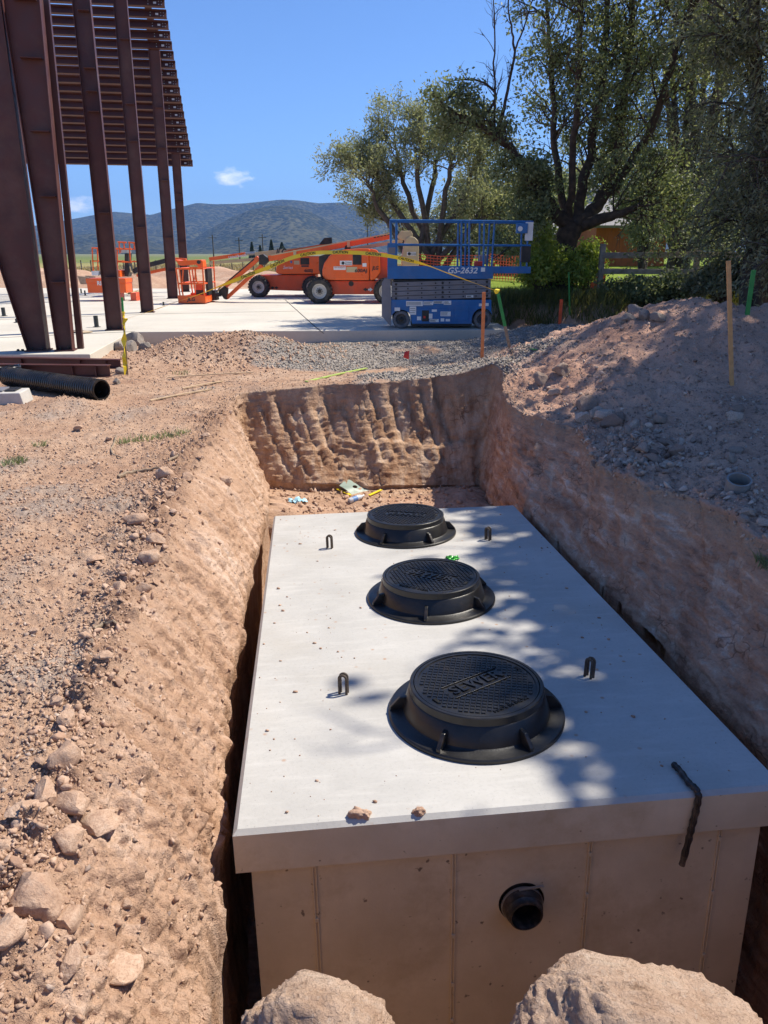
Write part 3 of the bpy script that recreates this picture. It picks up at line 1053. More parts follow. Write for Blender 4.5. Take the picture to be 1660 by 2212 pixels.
def on_ground(u, v, r=5.0):
    """the nearest visible soil point under a pixel of the photo"""
    for k in (1, 2, 4, 8):
        m = np.nonzero(_ok & (np.abs(tu - u) < r * k) & (np.abs(tv - v) < r * k))[0]
        if len(m):
            dm = td[m].min()
            m2 = m[td[m] < dm * 1.12 + 0.05]
            return TP[m2].mean(0)
    return atz(u, v, 0)


def ground_z(x, y):
    i = np.argmin((TP[:, 0] - x) ** 2 + (TP[:, 1] - y) ** 2 + onw * 1e-4)
    return TP[i, 2]


# the plain beyond, as one ring-shaped sheet round the work site
def field_mat():
    m, t, b = new_mat('dry plain')
    co = nd(t, 'ShaderNodeTexCoord').outputs['Object']
    sx = nd(t, 'ShaderNodeSeparateXYZ')
    t.links.new(co, sx.inputs[0])
    wv = noise(t, co, 0.02, 5, 0.6)
    ma = nd(t, 'ShaderNodeMath', operation='MULTIPLY_ADD')
    t.links.new(wv, ma.inputs[0])
    ma.inputs[1].default_value = 120.0
    t.links.new(sx.outputs['Y'], ma.inputs[2])
    mr = nd(t, 'ShaderNodeMapRange')
    mr.inputs['From Min'].default_value = 100
    mr.inputs['From Max'].default_value = 700
    t.links.new(ma.outputs[0], mr.inputs[0])
    c = ramp(t, mr.outputs[0], [(0.0, (0.36, 0.23, 0.15)), (0.06, (0.40, 0.30, 0.16)), (0.16, (0.33, 0.28, 0.12)), (0.26, (0.17, 0.20, 0.06)), (0.5, (0.13, 0.17, 0.06)), (1.0, (0.18, 0.19, 0.10))])
    c = mix(t, ramp(t, noise(t, co, 0.35, 8, 0.7), [(0.35, 0.5), (0.6, 0.0)]), c, (0.12, 0.12, 0.05))
    t.links.new(c, b.inputs['Base Color'])
    b.inputs['Roughness'].default_value = 1.0
    b.inputs['Specular IOR Level'].default_value = 0.05
    return m


M['field'] = field_mat()
Vf = [(-XR, YN, -.3), (XR, YN, -.3), (XR, YFAR, -.3), (-XR, YFAR, -.3)]
Vo = [(-7000, -1500, -.3), (7000, -1500, -.3), (7000, 9000, -.3), (-7000, 9000, -.3)]
mb = MB().add(Vf + Vo, [(4, 5, 1, 0), (5, 6, 2, 1), (6, 7, 3, 2), (7, 4, 0, 3)])
tag(mb.build('field', M['field']), 'dry grassy plain running out to the mountains', kind='structure')

# ------------------------------------------------------------------ mountains
def mountain_mat():
    m, t, b = new_mat('juniper covered slope')
    co = nd(t, 'ShaderNodeTexCoord').outputs['Object']
    c = ramp(t, noise(t, co, 0.004, 6, 0.6), [(0.3, (0.045, 0.048, 0.026)), (0.7, (0.095, 0.09, 0.05))])
    v = nd(t, 'ShaderNodeTexVoronoi')
    v.inputs['Scale'].default_value = 0.055
    t.links.new(co, v.inputs['Vector'])
    pat = noise(t, co, 0.003, 7, 0.65)
    ad = nd(t, 'ShaderNodeMath', operation='ADD')
    t.links.new(v.outputs['Distance'], ad.inputs[0])
    t.links.new(ramp(t, pat, [(0.3, -0.0), (0.7, 0.35)]), ad.inputs[1])
    mk = ramp(t, ad.outputs[0], [(0.52, 1.0), (0.80, 0.0)])
    c = mix(t, mk, c, (0.018, 0.024, 0.016))
    t.links.new(c, b.inputs['Base Color'])
    b.inputs['Roughness'].default_value = 1.0
    b.inputs['Specular IOR Level'].default_value = 0.0
    bump(t, b, mk, 0.6, 8.0)
    return m


M['mountain'] = mountain_mat()


def range_mesh(prof, y0, y1, seed, rough):
    us = np.linspace(prof[0][0], prof[-1][0], 320)
    pv = np.interp(us, [a for a, _ in prof], [b for _, b in prof])
    nt_ = 70
    V = []
    for k in range(nt_):
        t = k / (nt_ - 1)
        f = min(1, t / 0.75)
        y = y0 + (y1 - y0) * t
        hz = np.array([aty(u, v, y0 + (y1 - y0) * 0.75)[2] for u, v in zip(us, pv)]) if k == 0 else hz
        xs = np.array([aty(u, 500, y0 + (y1 - y0) * 0.75)[0] for u in us]) if k == 0 else xs
        x = xs * (y / (y0 + (y1 - y0) * 0.75))
        prof_t = f ** 1.15 if t <= 0.75 else 1 - ((t - 0.75) / 0.25) ** 1.5
        q = np.c_[x * 0.0022, np.full(len(us), y * 0.0011), np.full(len(us), seed)]
        gul = np.abs(perlin(q * 1.0)) * 0.9 + np.abs(perlin(q * 2.6 + 3)) * 0.5 + 0.22 * np.abs(perlin(q * 6.5 + 9))
        amp_ = 4 * f * (1 - f) + 0.04
        V.append(np.c_[x, np.full(len(us), y), hz * prof_t - gul * amp_ * hz * rough - 0.6])
    V = np.concatenate(V)
    n = len(us)
    i = np.arange(nt_ - 1)[:, None] * n
    j = np.arange(n - 1)[None, :]
    F = np.stack([i + j, i + j + 1, i + n + j + 1, i + n + j], -1).reshape(-1, 4)
    return V, F


far_prof = [(-900, 500), (-400, 478), (-100, 482), (90, 487), (150, 474), (250, 456), (330, 463), (390, 447), (430, 437), (470, 440), (530, 438), (580, 433), (610, 430), (650, 432), (690, 438), (740, 436), (780, 444), (850, 458), (950, 470), (1100, 478), (1400, 490), (1900, 500), (2600, 520)]
near_prof = [(380, 546), (410, 520), (450, 496), (500, 470), (545, 452), (590, 444), (625, 443), (665, 453), (710, 476), (760, 506), (800, 525), (850, 546)]
left_prof = [(-700, 546), (-300, 510), (0, 515), (100, 516), (180, 505), (240, 503), (300, 512), (360, 530), (420, 546)]
for nm, pr, y0, y1, sdd, rg, lb in (('mountain', far_prof, 2300, 4300, 1.3, 0.28, 'long bluish mountain ridge along the whole horizon'),
                                    ('mountain', near_prof, 1900, 3000, 5.1, 0.22, 'dark rounded juniper hill in front of the ridge behind the boom lifts'),
                                    ('mountain', left_prof, 1800, 2700, 8.4, 0.25, 'low foothill seen between the steel columns')):
    V, F = range_mesh(pr, y0, y1, sdd, rg * 1.5)
    tag(link(nm, np_mesh(nm, V, F, True), M['mountain']), lb, kind='structure')

# ================================================================== rocks
def ico(sub):
    bm = bmesh.new()
    bmesh.ops.create_icosphere(bm, subdivisions=sub, radius=1)
    V = np.array([v.co[:] for v in bm.verts])
    F = np.array([[v.index for v in f.verts] for f in bm.faces])
    bm.free()
    return V, F


def rock_shape(sub, seed, planes=7, rough=0.06, flat=(1, 0.8, 0.62), cmin=0.45):
    r = np.random.default_rng(seed)
    V, F = ico(sub)
    V = V.copy()
    for _ in range(planes):
        n = r.normal(size=3)
        n /= np.linalg.norm(n)
        c = r.uniform(cmin, 0.82)
        s_ = V @ n - c
        V -= np.outer(np.maximum(0, s_) * 0.92, n)
    V = V * np.array(flat) * r.uniform(0.88, 1.12, 3)
    nv = V / (np.linalg.norm(V, axis=1, keepdims=True) + 1e-6)
    if rough:
        V += nv * (rough * perlin(V * 2.2 + seed * 3.1)[:, None] * 1.6 + rough * 0.8 * perlin(V * 6 + seed)[:, None])
        if sub > 2:
            V += nv * rough * 0.5 * perlin(V * 15 + seed * 2)[:, None]
    return V, F


PEB = [rock_shape(1, k, 7, 0.0, (1, .85, .65), 0.3) for k in range(10)]
PEB2 = [rock_shape(2, k + 40, 14, 0.02, (1, .82, .62), 0.3) for k in range(9)]
OCT = []
for k in range(12):
    _r = np.random.default_rng(k + 900)
    OCT.append((np.array([(1, 0, 0), (-1, 0, 0), (0, .8, 0), (0, -.8, 0), (0, 0, .65), (0, 0, -.65)]) + _r.normal(size=(6, 3)) * 0.28, np.array([(0, 2, 4), (2, 1, 4), (1, 3, 4), (3, 0, 4), (2, 0, 5), (1, 2, 5), (3, 1, 5), (0, 3, 5)])))
_tri = Fq
_qc = TP[_tri].mean(1)
_qa = np.linalg.norm(np.cross(TP[_tri[:, 1]] - TP[_tri[:, 0]], TP[_tri[:, 3]] - TP[_tri[:, 0]]), axis=1)
_qu, _qv, _qd = proj(_qc)
_inframe = (_qd > 0.5) & (_qu > -60) & (_qu < 1720) & (_qv > 300) & (_qv < 2280)
_qring = ringi[_tri[:, 0]]
_attr = lambda a: a[_tri[:, 0]]


def scatter(name, n, weight, smin, smax, power, shapes, mat, label, sink=0.25, flat=True, seed=1):
    r = np.random.default_rng(seed)
    wgt = _qa * weight * _inframe
    if wgt.sum() <= 0:
        return None
    idx = r.choice(len(wgt), n, p=wgt / wgt.sum())
    a, b = r.random(n), r.random(n)
    q = TP[_tri[idx]]
    pos = (q[:, 0] * ((1 - a) * (1 - b))[:, None] + q[:, 1] * (a * (1 - b))[:, None] + q[:, 2] * (a * b)[:, None] + q[:, 3] * ((1 - a) * b)[:, None])
    sz = smin * (smax / smin) ** (r.random(n) ** power)
    th = r.random(n) * 6.283
    kind = r.integers(0, len(shapes), n)
    Vs, Fs = [], []
    off = 0
    tilt = r.normal(size=(n, 2)) * 0.35
    for k, (V, F) in enumerate(shapes):
        m = np.nonzero(kind == k)[0]
        if not len(m):
            continue
        v = V[None] * sz[m][:, None, None]
        c, s_ = np.cos(th[m])[:, None], np.sin(th[m])[:, None]
        x = v[:, :, 0] * c - v[:, :, 1] * s_
        y = v[:, :, 0] * s_ + v[:, :, 1] * c
        z = v[:, :, 2] + x * tilt[m][:, :1] + y * tilt[m][:, 1:]
        vv = np.stack([x, y, z], -1) + pos[m][:, None, :]
        vv[:, :, 2] += (sz[m] * (0.5 - sink))[:, None]
        Vs.append(vv.reshape(-1, 3))
        nf = F[None] + (np.arange(len(m)) * len(V))[:, None, None] + off
        Fs.append(nf.reshape(-1, 3))
        off += len(m) * len(V)
    o = link(name, np_mesh(name, np.concatenate(Vs), np.concatenate(Fs), not flat), mat)
    return tag(o, label, kind='stuff')


_d = np.maximum(_qd, 1.2)
_lipw = np.exp(-((_qring - nOut - 2) / 30.0) ** 2) * _attr(KL)
_leftout = (_qring < nOut) * (_qc[:, 0] < -0.3) * (_qc[:, 1] < 12)
_onslope = (_qring >= nOut) * (_qring < nOut + NW) * _attr(KL)
_rightout = (_qring < nOut + 8) * (_qc[:, 0] > 1.0) * (_qc[:, 1] < 13)
_gp = _attr(gpad)
_up = sstep(-0.6, 0.3, _attr(nb1) + 0.7 * _attr(nb2))
def on_ground_q(p):
    return on_ground(*c8(*p))


scatter('pebbles', 5000, (_leftout * (0.25 + _up) + 0.03 * _onslope) / _d ** 2.0, 0.003, 0.016, 1.9, OCT, M['stone'], 'small loose stones strewn over the sunlit left bank', seed=2)
scatter('soil_crumbs', 38000, (_leftout * (0.45 + _up) + 0.12 * _onslope + 1.5 * _lipw + 0.3 * _rightout) / _d ** 1.9, 0.0025, 0.016, 2.2, OCT, M['clod'], 'fine dry soil crumbs lying all over the banks', seed=12)
scatter('crumbled_clods', 1300, (_lipw * 1.0 + 0.06 * _leftout + 0.008 * _onslope) / _d ** 1.5, 0.008, 0.038, 2.6, PEB2, M['clod'], 'broken dirt crumbs heaped along the left lip of the pit', seed=3)
scatter('cobbles', 1300, (_rightout * (0.15 + 1.5 * _attr(rgv))) / _d ** 1.4, 0.009, 0.045, 2.4, PEB2, M['stone'], 'brown cobbles and pebbles on the shaded right spoil heap', seed=4)
scatter('heap_pebbles', 10000, (_rightout * (0.35 + 1.5 * _attr(rgv))) / _d ** 1.4, 0.006, 0.020, 1.8, OCT, M['stone'], 'fine pebbles covering the right spoil heap', seed=14)
_cc = on_ground_q((980, 560))
scatter('cobbles', 420, _rightout * np.exp(-(((_qc[:, 0] - _cc[0]) / 0.34) ** 2 + ((_qc[:, 1] - _cc[1]) / 0.55) ** 2)), 0.016, 0.055, 1.8, PEB2, M['stone'], 'grey cobbles spilled in a heap along the right lip', seed=15)
scatter('gravel', 20000, _gp / _d ** 1.2, 0.009, 0.024, 1.4, OCT, M['gravel'], 'crushed grey gravel spread between the pit and the slab', seed=5)
scatter('floor_crumbs', 900, (_qring > nOut + NW + NB) * (_qc[:, 1] > 7.4) * 1.0, 0.01, 0.05, 2.0, OCT, M['clod'], 'crumbled soil on the pit floor behind the tank', seed=6)
scatter('heap_crumbs', 3600, (_qring < nOut) * np.exp(-(((_qc[:, 0] + 2.8) / 1.6) ** 2 + ((_qc[:, 1] - 13.4) / 1.3) ** 2)), 0.010, 0.042, 2.2, OCT, M['clod'], 'brown crumbs on the low heap before the slab', seed=7)

# rocks that can be told apart: placed one by one along the lip and on the heap
ROCKS = []
for k in range(9):
    V, F = rock_shape(3, 100 + k, 9, 0.12, (1, .82, .72), 0.46)
    ROCKS.append((V, F))
_rm = {}


def rock(u, v, wpx, mat, label, group=None, name='rock', k=None, el=0.7, sub=3, cat='rock'):
    p = on_ground(u, v)
    dpt = float((p - CO) @ CF)
    r = 0.80 * wpx * dpt / FD
    k = random.randrange(len(ROCKS)) if k is None else k
    if (k, mat) not in _rm:
        V, F = ROCKS[k]
        me = np_mesh('rock', V, F, True)
        me.set_sharp_from_angle(angle=R_(38))
        me.materials.append(M['rough_clod' if mat == 'clod' else mat])
        _rm[(k, mat)] = me
    o = link(name, _rm[(k, mat)])
    o.location = (p[0], p[1], p[2] + r * 0.30)
    o.scale = (r, r * random.uniform(.75, 1), r * min(1.1, el * 1.25))
    o.rotation_euler = (random.uniform(-.35, .35), random.uniform(-.35, .35), random.uniform(0, 6.28))
    return tag(o, label, cat, group)


GL = 'dirt clods along the left lip of the pit'
special = [((1125, 585), 100, 'upright angular clod beside the dry twig on the left lip', 0.95, c_) for c_ in (0,)]
c5b = crop(0, 950, 2.7667)
c6b = crop(0, 1450, 2.7667)
c7b = crop(0, 1950, 2.7667)
for cc, X0, Y0, W0, lab, el in (
        (c5b, 1118, 590, 95, 'upright angular clod touching the end of the dry branch', 1.0),
        (c5b, 910, 905, 120, 'long flat topped clod with a sunlit top on the left lip', 0.55),
        (c5b, 1068, 1040, 95, 'tilted wedge shaped clod sliding into the pit', 0.9),
        (c5b, 1000, 1150, 105, 'pale rounded block clod midway along the left lip', 0.75),
        (c5b, 660, 1160, 90, 'low clod farthest left of the crumbled heap', 0.5),
        (c5b, 810, 1385, 105, 'grey shadowed clod above a smaller dark one', 0.8),
        (c5b, 965, 1360, 85, 'dark sided clod on the crumbling slope', 0.8),
        (c5b, 1530, 640, 75, 'clod stuck in the upper edge of the far left bank', 0.8),
        (c5b, 1265, 610, 75, 'flat clod in the crumble right of the upright clod', 0.6),
        (c5b, 1120, 730, 70, 'small block clod just below the upright clod', 0.7),
        (c5b, 1390, 325, 50, 'lone clod at the far end of the left lip', 0.7),
        (c5b, 525, 285, 60, 'lone dark clod on the open ground beyond the twig', 0.5),
        (c5b, 740, 345, 45, 'small brown clod beside the bent twig', 0.6),
        (c6b, 715, 430, 105, 'brick shaped clod lying along the slope', 0.4),
        (c6b, 525, 600, 80, 'whitish rounded stone, palest on the left bank', 0.75),
        (c6b, 385, 745, 75, 'small dark angular clod left of the round clod', 0.9),
        (c6b, 465, 860, 105, 'round rough clod standing upright on the left bank', 1.1),
        (c6b, 545, 1035, 100, 'flat tilted clod with dry roots over it', 0.5),
        (c6b, 425, 1150, 165, 'large pale pitted boulder on the left bank', 0.95),
        (c6b, 270, 1140, 65, 'small brown clod left of the pale boulder', 0.7),
        (c6b, 945, 1360, 80, 'dark hollow clod low on the steep bank', 0.8),
        (c6b, 300, 1405, 180, 'broad smooth boulder at the lower left', 0.7),
        (c6b, 500, 1440, 210, 'long sloping slab of clay beside the broad boulder', 0.5),
        (c6b, 225, 265, 55, 'buff pebble lump near the left edge of the photo', 0.7),
        (c7b, 200, 125, 175, 'flat pale slab stone below the broad boulder', 0.5),
        (c7b, 335, 110, 80, 'small round clod between two slabs', 0.7),
        (c7b, 470, 300, 220, 'big tilted clay slab casting a shadow to its lower right', 0.65),
        (c7b, 680, 205, 230, 'thin ledge of hard clay with a dark underside', 0.38),
        (c7b, 260, 720, 270, 'largest wedge shaped boulder with a shaded left face', 1.0),
        (c7b, 460, 850, 190, 'pitted clay block leaning on the wedge boulder', 0.8),
        (c7b, 70, 920, 190, 'pale block at the left margin below the wedge boulder', 0.7),
        (c7b, 500, 1130, 150, 'rounded clod low in the left corner', 0.6),
        (c7b, 830, 1150, 210, 'broad low hump of hard clay near the bottom', 0.35),
        (c7b, 850, 720, 60, 'pale pebble on the steep bank', 0.8),
        (c7b, 60, 330, 110, 'flat brown stone at the left margin', 0.5)):
    u_, v_ = cc(X0, Y0)
    rock(u_, v_, W0 / 2.7667 * K, 'clod' if 'whitish' not in lab else 'stone', lab, GL, el=el)
used = 0
for X0, Y0, W0, lab in ((505, 145, 95, 'big tan rock in the sunlit streak on the heap'), (395, 190, 75, 'pale flat faced rock below the big tan rock'), (465, 265, 55, 'small tan rock under the sunlit streak'),
                        (640, 335, 95, 'dark brown boulder at the top of the rock spill'), (700, 380, 70, 'brown stone touching the dark boulder'), (625, 400, 80, 'flat dark rock left in the rock spill'), (755, 395, 85, 'pale brown cobble in the row of rocks'),
                        (795, 430, 90, 'grey block in the row of rocks'), (835, 400, 70, 'rounded dark cobble behind the grey block'), (915, 440, 60, 'grey cobble right of the grey block'), (800, 520, 55, 'tan cobble below the rock row'), (895, 555, 50, 'tan cobble at the lip beside a grey slab'),
                        (960, 575, 85, 'reddish cobble in the lower rock cluster'), (1075, 535, 60, 'tan round cobble in the lower rock cluster'), (1140, 590, 75, 'largest grey brown cobble of the lower cluster'), (1005, 600, 55, 'small pale cobble in the lower cluster'),
                        (1020, 640, 80, 'orange brown rock embedded at the pit lip'), (960, 640, 50, 'yellowish stone embedded at the pit lip'), (1100, 655, 45, 'small grey stone under the grey brown cobble'), (1475, 355, 60, 'pale grey cobble near the tall lath'),
                        (1465, 395, 70, 'flat pale stone near the tall lath'), (1455, 630, 65, 'grey cobble uphill of the pale pipe stub'), (1485, 585, 70, 'flat grey stone farther uphill of the pipe stub'), (1555, 925, 65, 'grey stone at the right margin below the pipe stub'),
                        (1640, 985, 60, 'pale stone at the right margin of the lip'), (1515, 965, 50, 'brown clod at the right lip'), (1065, 410, 70, 'flat brown stone on the open heap'), (1000, 380, 40, 'small round stone on the open heap')):
    u_, v_ = c8(X0, Y0)
    rock(u_, v_, W0 / 2.2865 * K, 'stone', lab, 'rocks spilled on the right heap', el=0.75)
for X0, Y0, W0, lab in ((800, 690, 90, 'upper dark lump at the grass edge behind the heap'), (740, 735, 75, 'left dark lump at the grass edge'), (870, 720, 90, 'right dark lump at the grass edge'), (950, 725, 80, 'dark lump farthest right by the heap'), (700, 745, 60, 'smallest dark lump at the grass edge')):
    u_, v_ = c6(X0, Y0 + 25)
    rock(u_, v_, W0 / 2.652 * K, 'lump', lab, 'dark lumps by the grass', el=0.8)
for X0, Y0, W0, lab in ((970, 1325, 100, 'broken grey lump beside the taped stake'), (1110, 1300, 150, 'biggest broken grey lump at the slab corner'), (1060, 1345, 110, 'grey lump between the other two at the slab corner'), (1180, 1340, 90, 'grey lump farthest right at the slab corner'), (1000, 1520, 80, 'round brown clod at the foot of the taped stake'), (950, 1600, 60, 'small dark stone by the end of the black pipe')):
    u_, v_ = c2(X0, Y0 + 15)
    rock(u_, v_, W0 / 3.32 * K, 'lump', lab, 'broken lumps near the slab corner', el=0.85)


# the two great clods in front
def big_clod(u0, u1, vtop, y, depth_m, seed, label, prof):
    p0, p1 = aty(u0, vtop, y), aty(u1, vtop, y)
    zt = aty(0.5 * (u0 + u1), vtop, y)[2]
    w_ = p1[0] - p0[0]
    zb = -0.55
    V, F = ico(6)
    r = np.random.default_rng(seed)
    V = np.sign(V) * np.abs(V) ** np.array([0.45, 0.85, 0.62])
    V /= np.max(np.abs(V), axis=0)
    for kk in range(11):
        n = r.normal(size=3)
        n[2] = abs(n[2]) * 0.4 if kk > 4 else 1.6 + abs(n[2])
        n /= np.linalg.norm(n)
        c = r.uniform(0.90, 1.08) if kk > 4 else r.uniform(0.72, 0.9)
        V -= np.outer(np.maximum(0, V @ n - c) * 0.9, n)
    X_ = V[:, 0] * w_ * 0.5
    Y_ = V[:, 1] * depth_m * 0.5
    top = np.interp(V[:, 0], [a for a, _ in prof], [b for _, b in prof])
    Z_ = np.where(V[:, 2] > 0, V[:, 2] * (zt - zb) * 0.5 * (1 + 0) - (1 - top) * (zt - zb) * np.clip(V[:, 2], 0, 1), V[:, 2] * (zt - zb) * 0.5)
    Pn = np.c_[X_, Y_, Z_]
    Pn[:, 2] -= np.clip(V[:, 2], 0, 1) * 0.30 * (zt - zb) * np.clip(0.15 - V[:, 1], 0, 1.15) ** 1.3
    nv = V / np.linalg.norm(V, axis=1, keepdims=True)
    # fractured faces, pits and clinging grit
    fr3 = np.floor(3.0 * perlin(Pn * 5.5 + seed) + 0.7 * perlin(Pn * 21 + seed)) / 3.0
    dd = 0.030 * perlin(Pn * 9 + seed) + 0.006 * fr3 + 0.016 * np.abs(perlin(Pn * 22 + seed)) + 0.014 * perlin(Pn * 44 + seed) + 0.010 * perlin(Pn * 95 + seed) + 0.006 * perlin(Pn * 190 + seed) - 0.03 * np.maximum(0, perlin(Pn * 27 + 9) - 0.18)
    Pn = Pn + nv * dd[:, None]
    o = link('boulder', np_mesh('boulder', Pn, F, True), M['great_clod'])
    o.location = ((p0[0] + p1[0]) / 2, y, (zt + zb) / 2)
    return tag(o, label, 'boulder', 'big clods on the near lip')


big_clod(478, 868, 2152, 1.28, 0.50, 5, 'smaller big clod at the bottom, left of the tank pipe', [(-1, .84), (-.8, .88), (-.1, .92), (.5, 1.0), (.85, .97), (1, .88)])
big_clod(1085, 1755, 2178, 1.30, 0.62, 8, 'larger big clod at the bottom right in front of the tank', [(-1, .78), (-.62, .9), (-.25, 1.0), (.2, .97), (.42, .90), (.5, .80), (.75, .78), (1, .74)])

# ================================================================== the concrete tank
tank = thing('concrete_tank', (0, 0, 0), 'grey precast concrete tank with a thick lid sitting in the pit', 'tank')
tank.matrix_world = TM
LT = 0.195                                    # lid thickness
bm_ = MB()
ch = 0.018
# lid with a chamfered top edge
lo = [(0, 0), (TW, 0), (TW, TL), (0, TL)]
li = [(ch, ch), (TW - ch, ch), (TW - ch, TL - ch), (ch, TL - ch)]
V = [(x, y, -LT) for x, y in lo] + [(x, y, -ch) for x, y in lo] + [(x, y, 0) for x, y in li]
F = [(3, 2, 1, 0)] + [(i, (i + 1) % 4, (i + 1) % 4 + 4, i + 4) for i in range(4)] + [(i + 4, (i + 1) % 4 + 4, (i + 1) % 4 + 8, i + 8) for i in range(4)] + [(8, 9, 10, 11)]
V[4:8] = [(x, y, -ch) for x, y in lo]
lid_me = MB()
lid_me.add(V, F)
lid = lid_me.build('lid', M['lid'], tank)
me = lid.data
me.materials.append(M['tank'])
for p in me.polygons:
    if abs(p.normal.z) < 0.3 or p.normal.z < -0.5:
        p.material_index = 1
# wall box; the front wall has a round pipe opening
ins, D = 0.055, 1.95
x0, x1, y0_, y1_ = ins, TW - ins, 0.05, TL - 0.05
zt = -LT - 0.004
body = MB()
body.box2((x0, y0_ + 0.1, -D), (x0 + 0.1, y1_, zt))
body.box2((x1 - 0.1, y0_ + 0.1, -D), (x1, y1_, zt))
body.box2((x0 + 0.1, y1_ - 0.1, -D), (x1 - 0.1, y1_, zt))
body.box2((x0 + 0.1, y0_ + 0.1, -D), (x1 - 0.1, y1_ - 0.1, -D + 0.1))


def front_local(u, v):
    """photo pixel -> (x, z) on the tank's front wall"""
    d = Vector(ray(u, v))
    inv = TM.inverted()
    o = inv @ Vector(CO)
    dl = inv.to_3x3() @ d
    t = (y0_ - o.y) / dl.y
    q = o + dl * t
    return q.x, q.z


hx, hz = front_local(1127, 1948)
hr = 0.5 * (front_local(1176, 1948)[0] - front_local(1078, 1948)[0])
n = 40
ring = [(hx + hr * math.cos(2 * math.pi * k / n), hz + hr * math.sin(2 * math.pi * k / n)) for k in range(n)]
# outer rectangle points matched to the ring by angle
outer = []
for k in range(n):
    a = 2 * math.pi * k / n
    c, s_ = math.cos(a), math.sin(a)
    t = min(((x1 if c > 0 else x0) - hx) / c if abs(c) > 1e-6 else 1e9, ((zt if s_ > 0 else -D) - hz) / s_ if abs(s_) > 1e-6 else 1e9)
    outer.append((hx + c * t, hz + s_ * t))
corn = [(x1, zt), (x0, zt), (x0, -D), (x1, -D)]
V = [(x, y0_, z) for x, z in ring] + [(x, y0_, z) for x, z in outer] + [(x, y0_ + 0.1, z) for x, z in ring] + [(x, y0_, z) for x, z in corn]
F = []
for k in range(n):
    k2 = (k + 1) % n
    a, b = outer[k], outer[k2]
    ci = None
    for q, (X_, Z_) in enumerate(corn):
        ang = math.atan2(Z_ - hz, X_ - hx) % (2 * math.pi)
        lo_, hi_ = 2 * math.pi * k / n, 2 * math.pi * (k + 1) / n
        if lo_ < ang < hi_:
            ci = q
    f = [k, n + k] + ([3 * n + ci] if ci is not None else []) + [n + k2, k2]
    F.append(tuple(f))
    F.append((k, k2, 2 * n + k2, 2 * n + k))
body.add(V, F)
bd = body.build('wall', M['tank'], tank)
for ut, vt_, ub, vb in ((680, 1885, 694, 2200), (981, 1850, 975, 2240), (1276, 1822, 1252, 2180), (1556, 1795, 1518, 2160)):
    xa, za = front_local(ut, vt_)
    xb, zb_ = front_local(ub, vb)
    r_ = MB()
    xm = xa
    for off in (-0.0065, 0.0065):
        r_.box((xm + off, y0_ - 0.0025, (zt - 0.012 - D) / 2), (0.006, 0.008, D + zt - 0.012))
    rs = random.Random(int(ut))
    for q in range(5):
        r_.box((xm, y0_ - 0.004, -0.25 - q * 0.33 + rs.uniform(-.1, .1)), (0.016, 0.012, 0.022))
    r_.build('form_seam', M['tank'], tank, bevel=0.002)
# mortar bead under the lid
mbd = MB()
pts = [(x0 + 0.002 + (x1 - x0 - 0.004) * t, y0_ - 0.004 + 0.004 * math.sin(t * 60), zt - 0.004 + 0.005 * math.sin(t * 47) * math.sin(t * 13)) for t in np.linspace(0, 1, 90)]
mbd.tube(pts, 0.008, 6).build('joint_mortar', M['sealant'], tank, True)
bt = MB()
bt.lathe([(hr * 0.985, 0.0), (hr * 0.98, -0.07), (hr * 0.80, -0.065), (hr * 0.78, -0.02), (hr * 0.86, 0.0), (hr * 0.88, 0.018), (hr * 0.80, 0.03), (hr * 0.80, 0.05), (hr * 0.74, 0.055), (hr * 0.72, 0.075), (hr * 0.64, 0.078), (hr * 0.60, 0.06), (hr * 0.58, -0.09), (0.001, -0.092)],
         (hx, y0_ - 0.002, hz - 0.004), (0.0, -1, 0.0), 40)
boot = bt.build('pipe_boot', M['sealant'], tank, True, angle=50)
bc = MB()
bc.lathe([(hr * 0.885, 0.004), (hr * 0.915, 0.004), (hr * 0.915, 0.016), (hr * 0.885, 0.016)], (hx, y0_ - 0.002, hz - 0.004), (0, -1, 0), 40, True)
bc.beam((hx - 0.02, y0_ - 0.02, hz + hr * 0.83), (hx + 0.085, y0_ - 0.025, hz + hr * 0.98), 0.012, 0.004)
bc.build('band_clamp', M['steel'], boot, True)


def loop(u, v, name='lifting_loop', h=0.115, yaw=0.0, lean=0.0):
    x, y = on_lid(u, v)
    b = MB()
    for dx in (-0.013, 0.010):
        pts = []
        for k in range(13):
            a = math.pi * k / 12
            pts.append((dx + 0.0, -0.019 * math.cos(a), h - 0.026 + 0.019 * math.sin(a)))
        pts = [(dx, -0.019, -0.03)] + pts + [(dx, 0.019, -0.03)]
        b.tube(pts, 0.0072, 8)
    o = b.build(name, M['rebar'], tank, True)
    o.location = (x, y, 0)
    o.rotation_euler = (0, lean, yaw)
    return o


for (u, v), yw in (((743, 1497), 1.25), ((1273, 1462), 0.6), ((713, 1184), 1.2), ((1055, 1166), 0.7)):
    loop(u, v, yaw=yw, lean=random.uniform(-.06, .06))

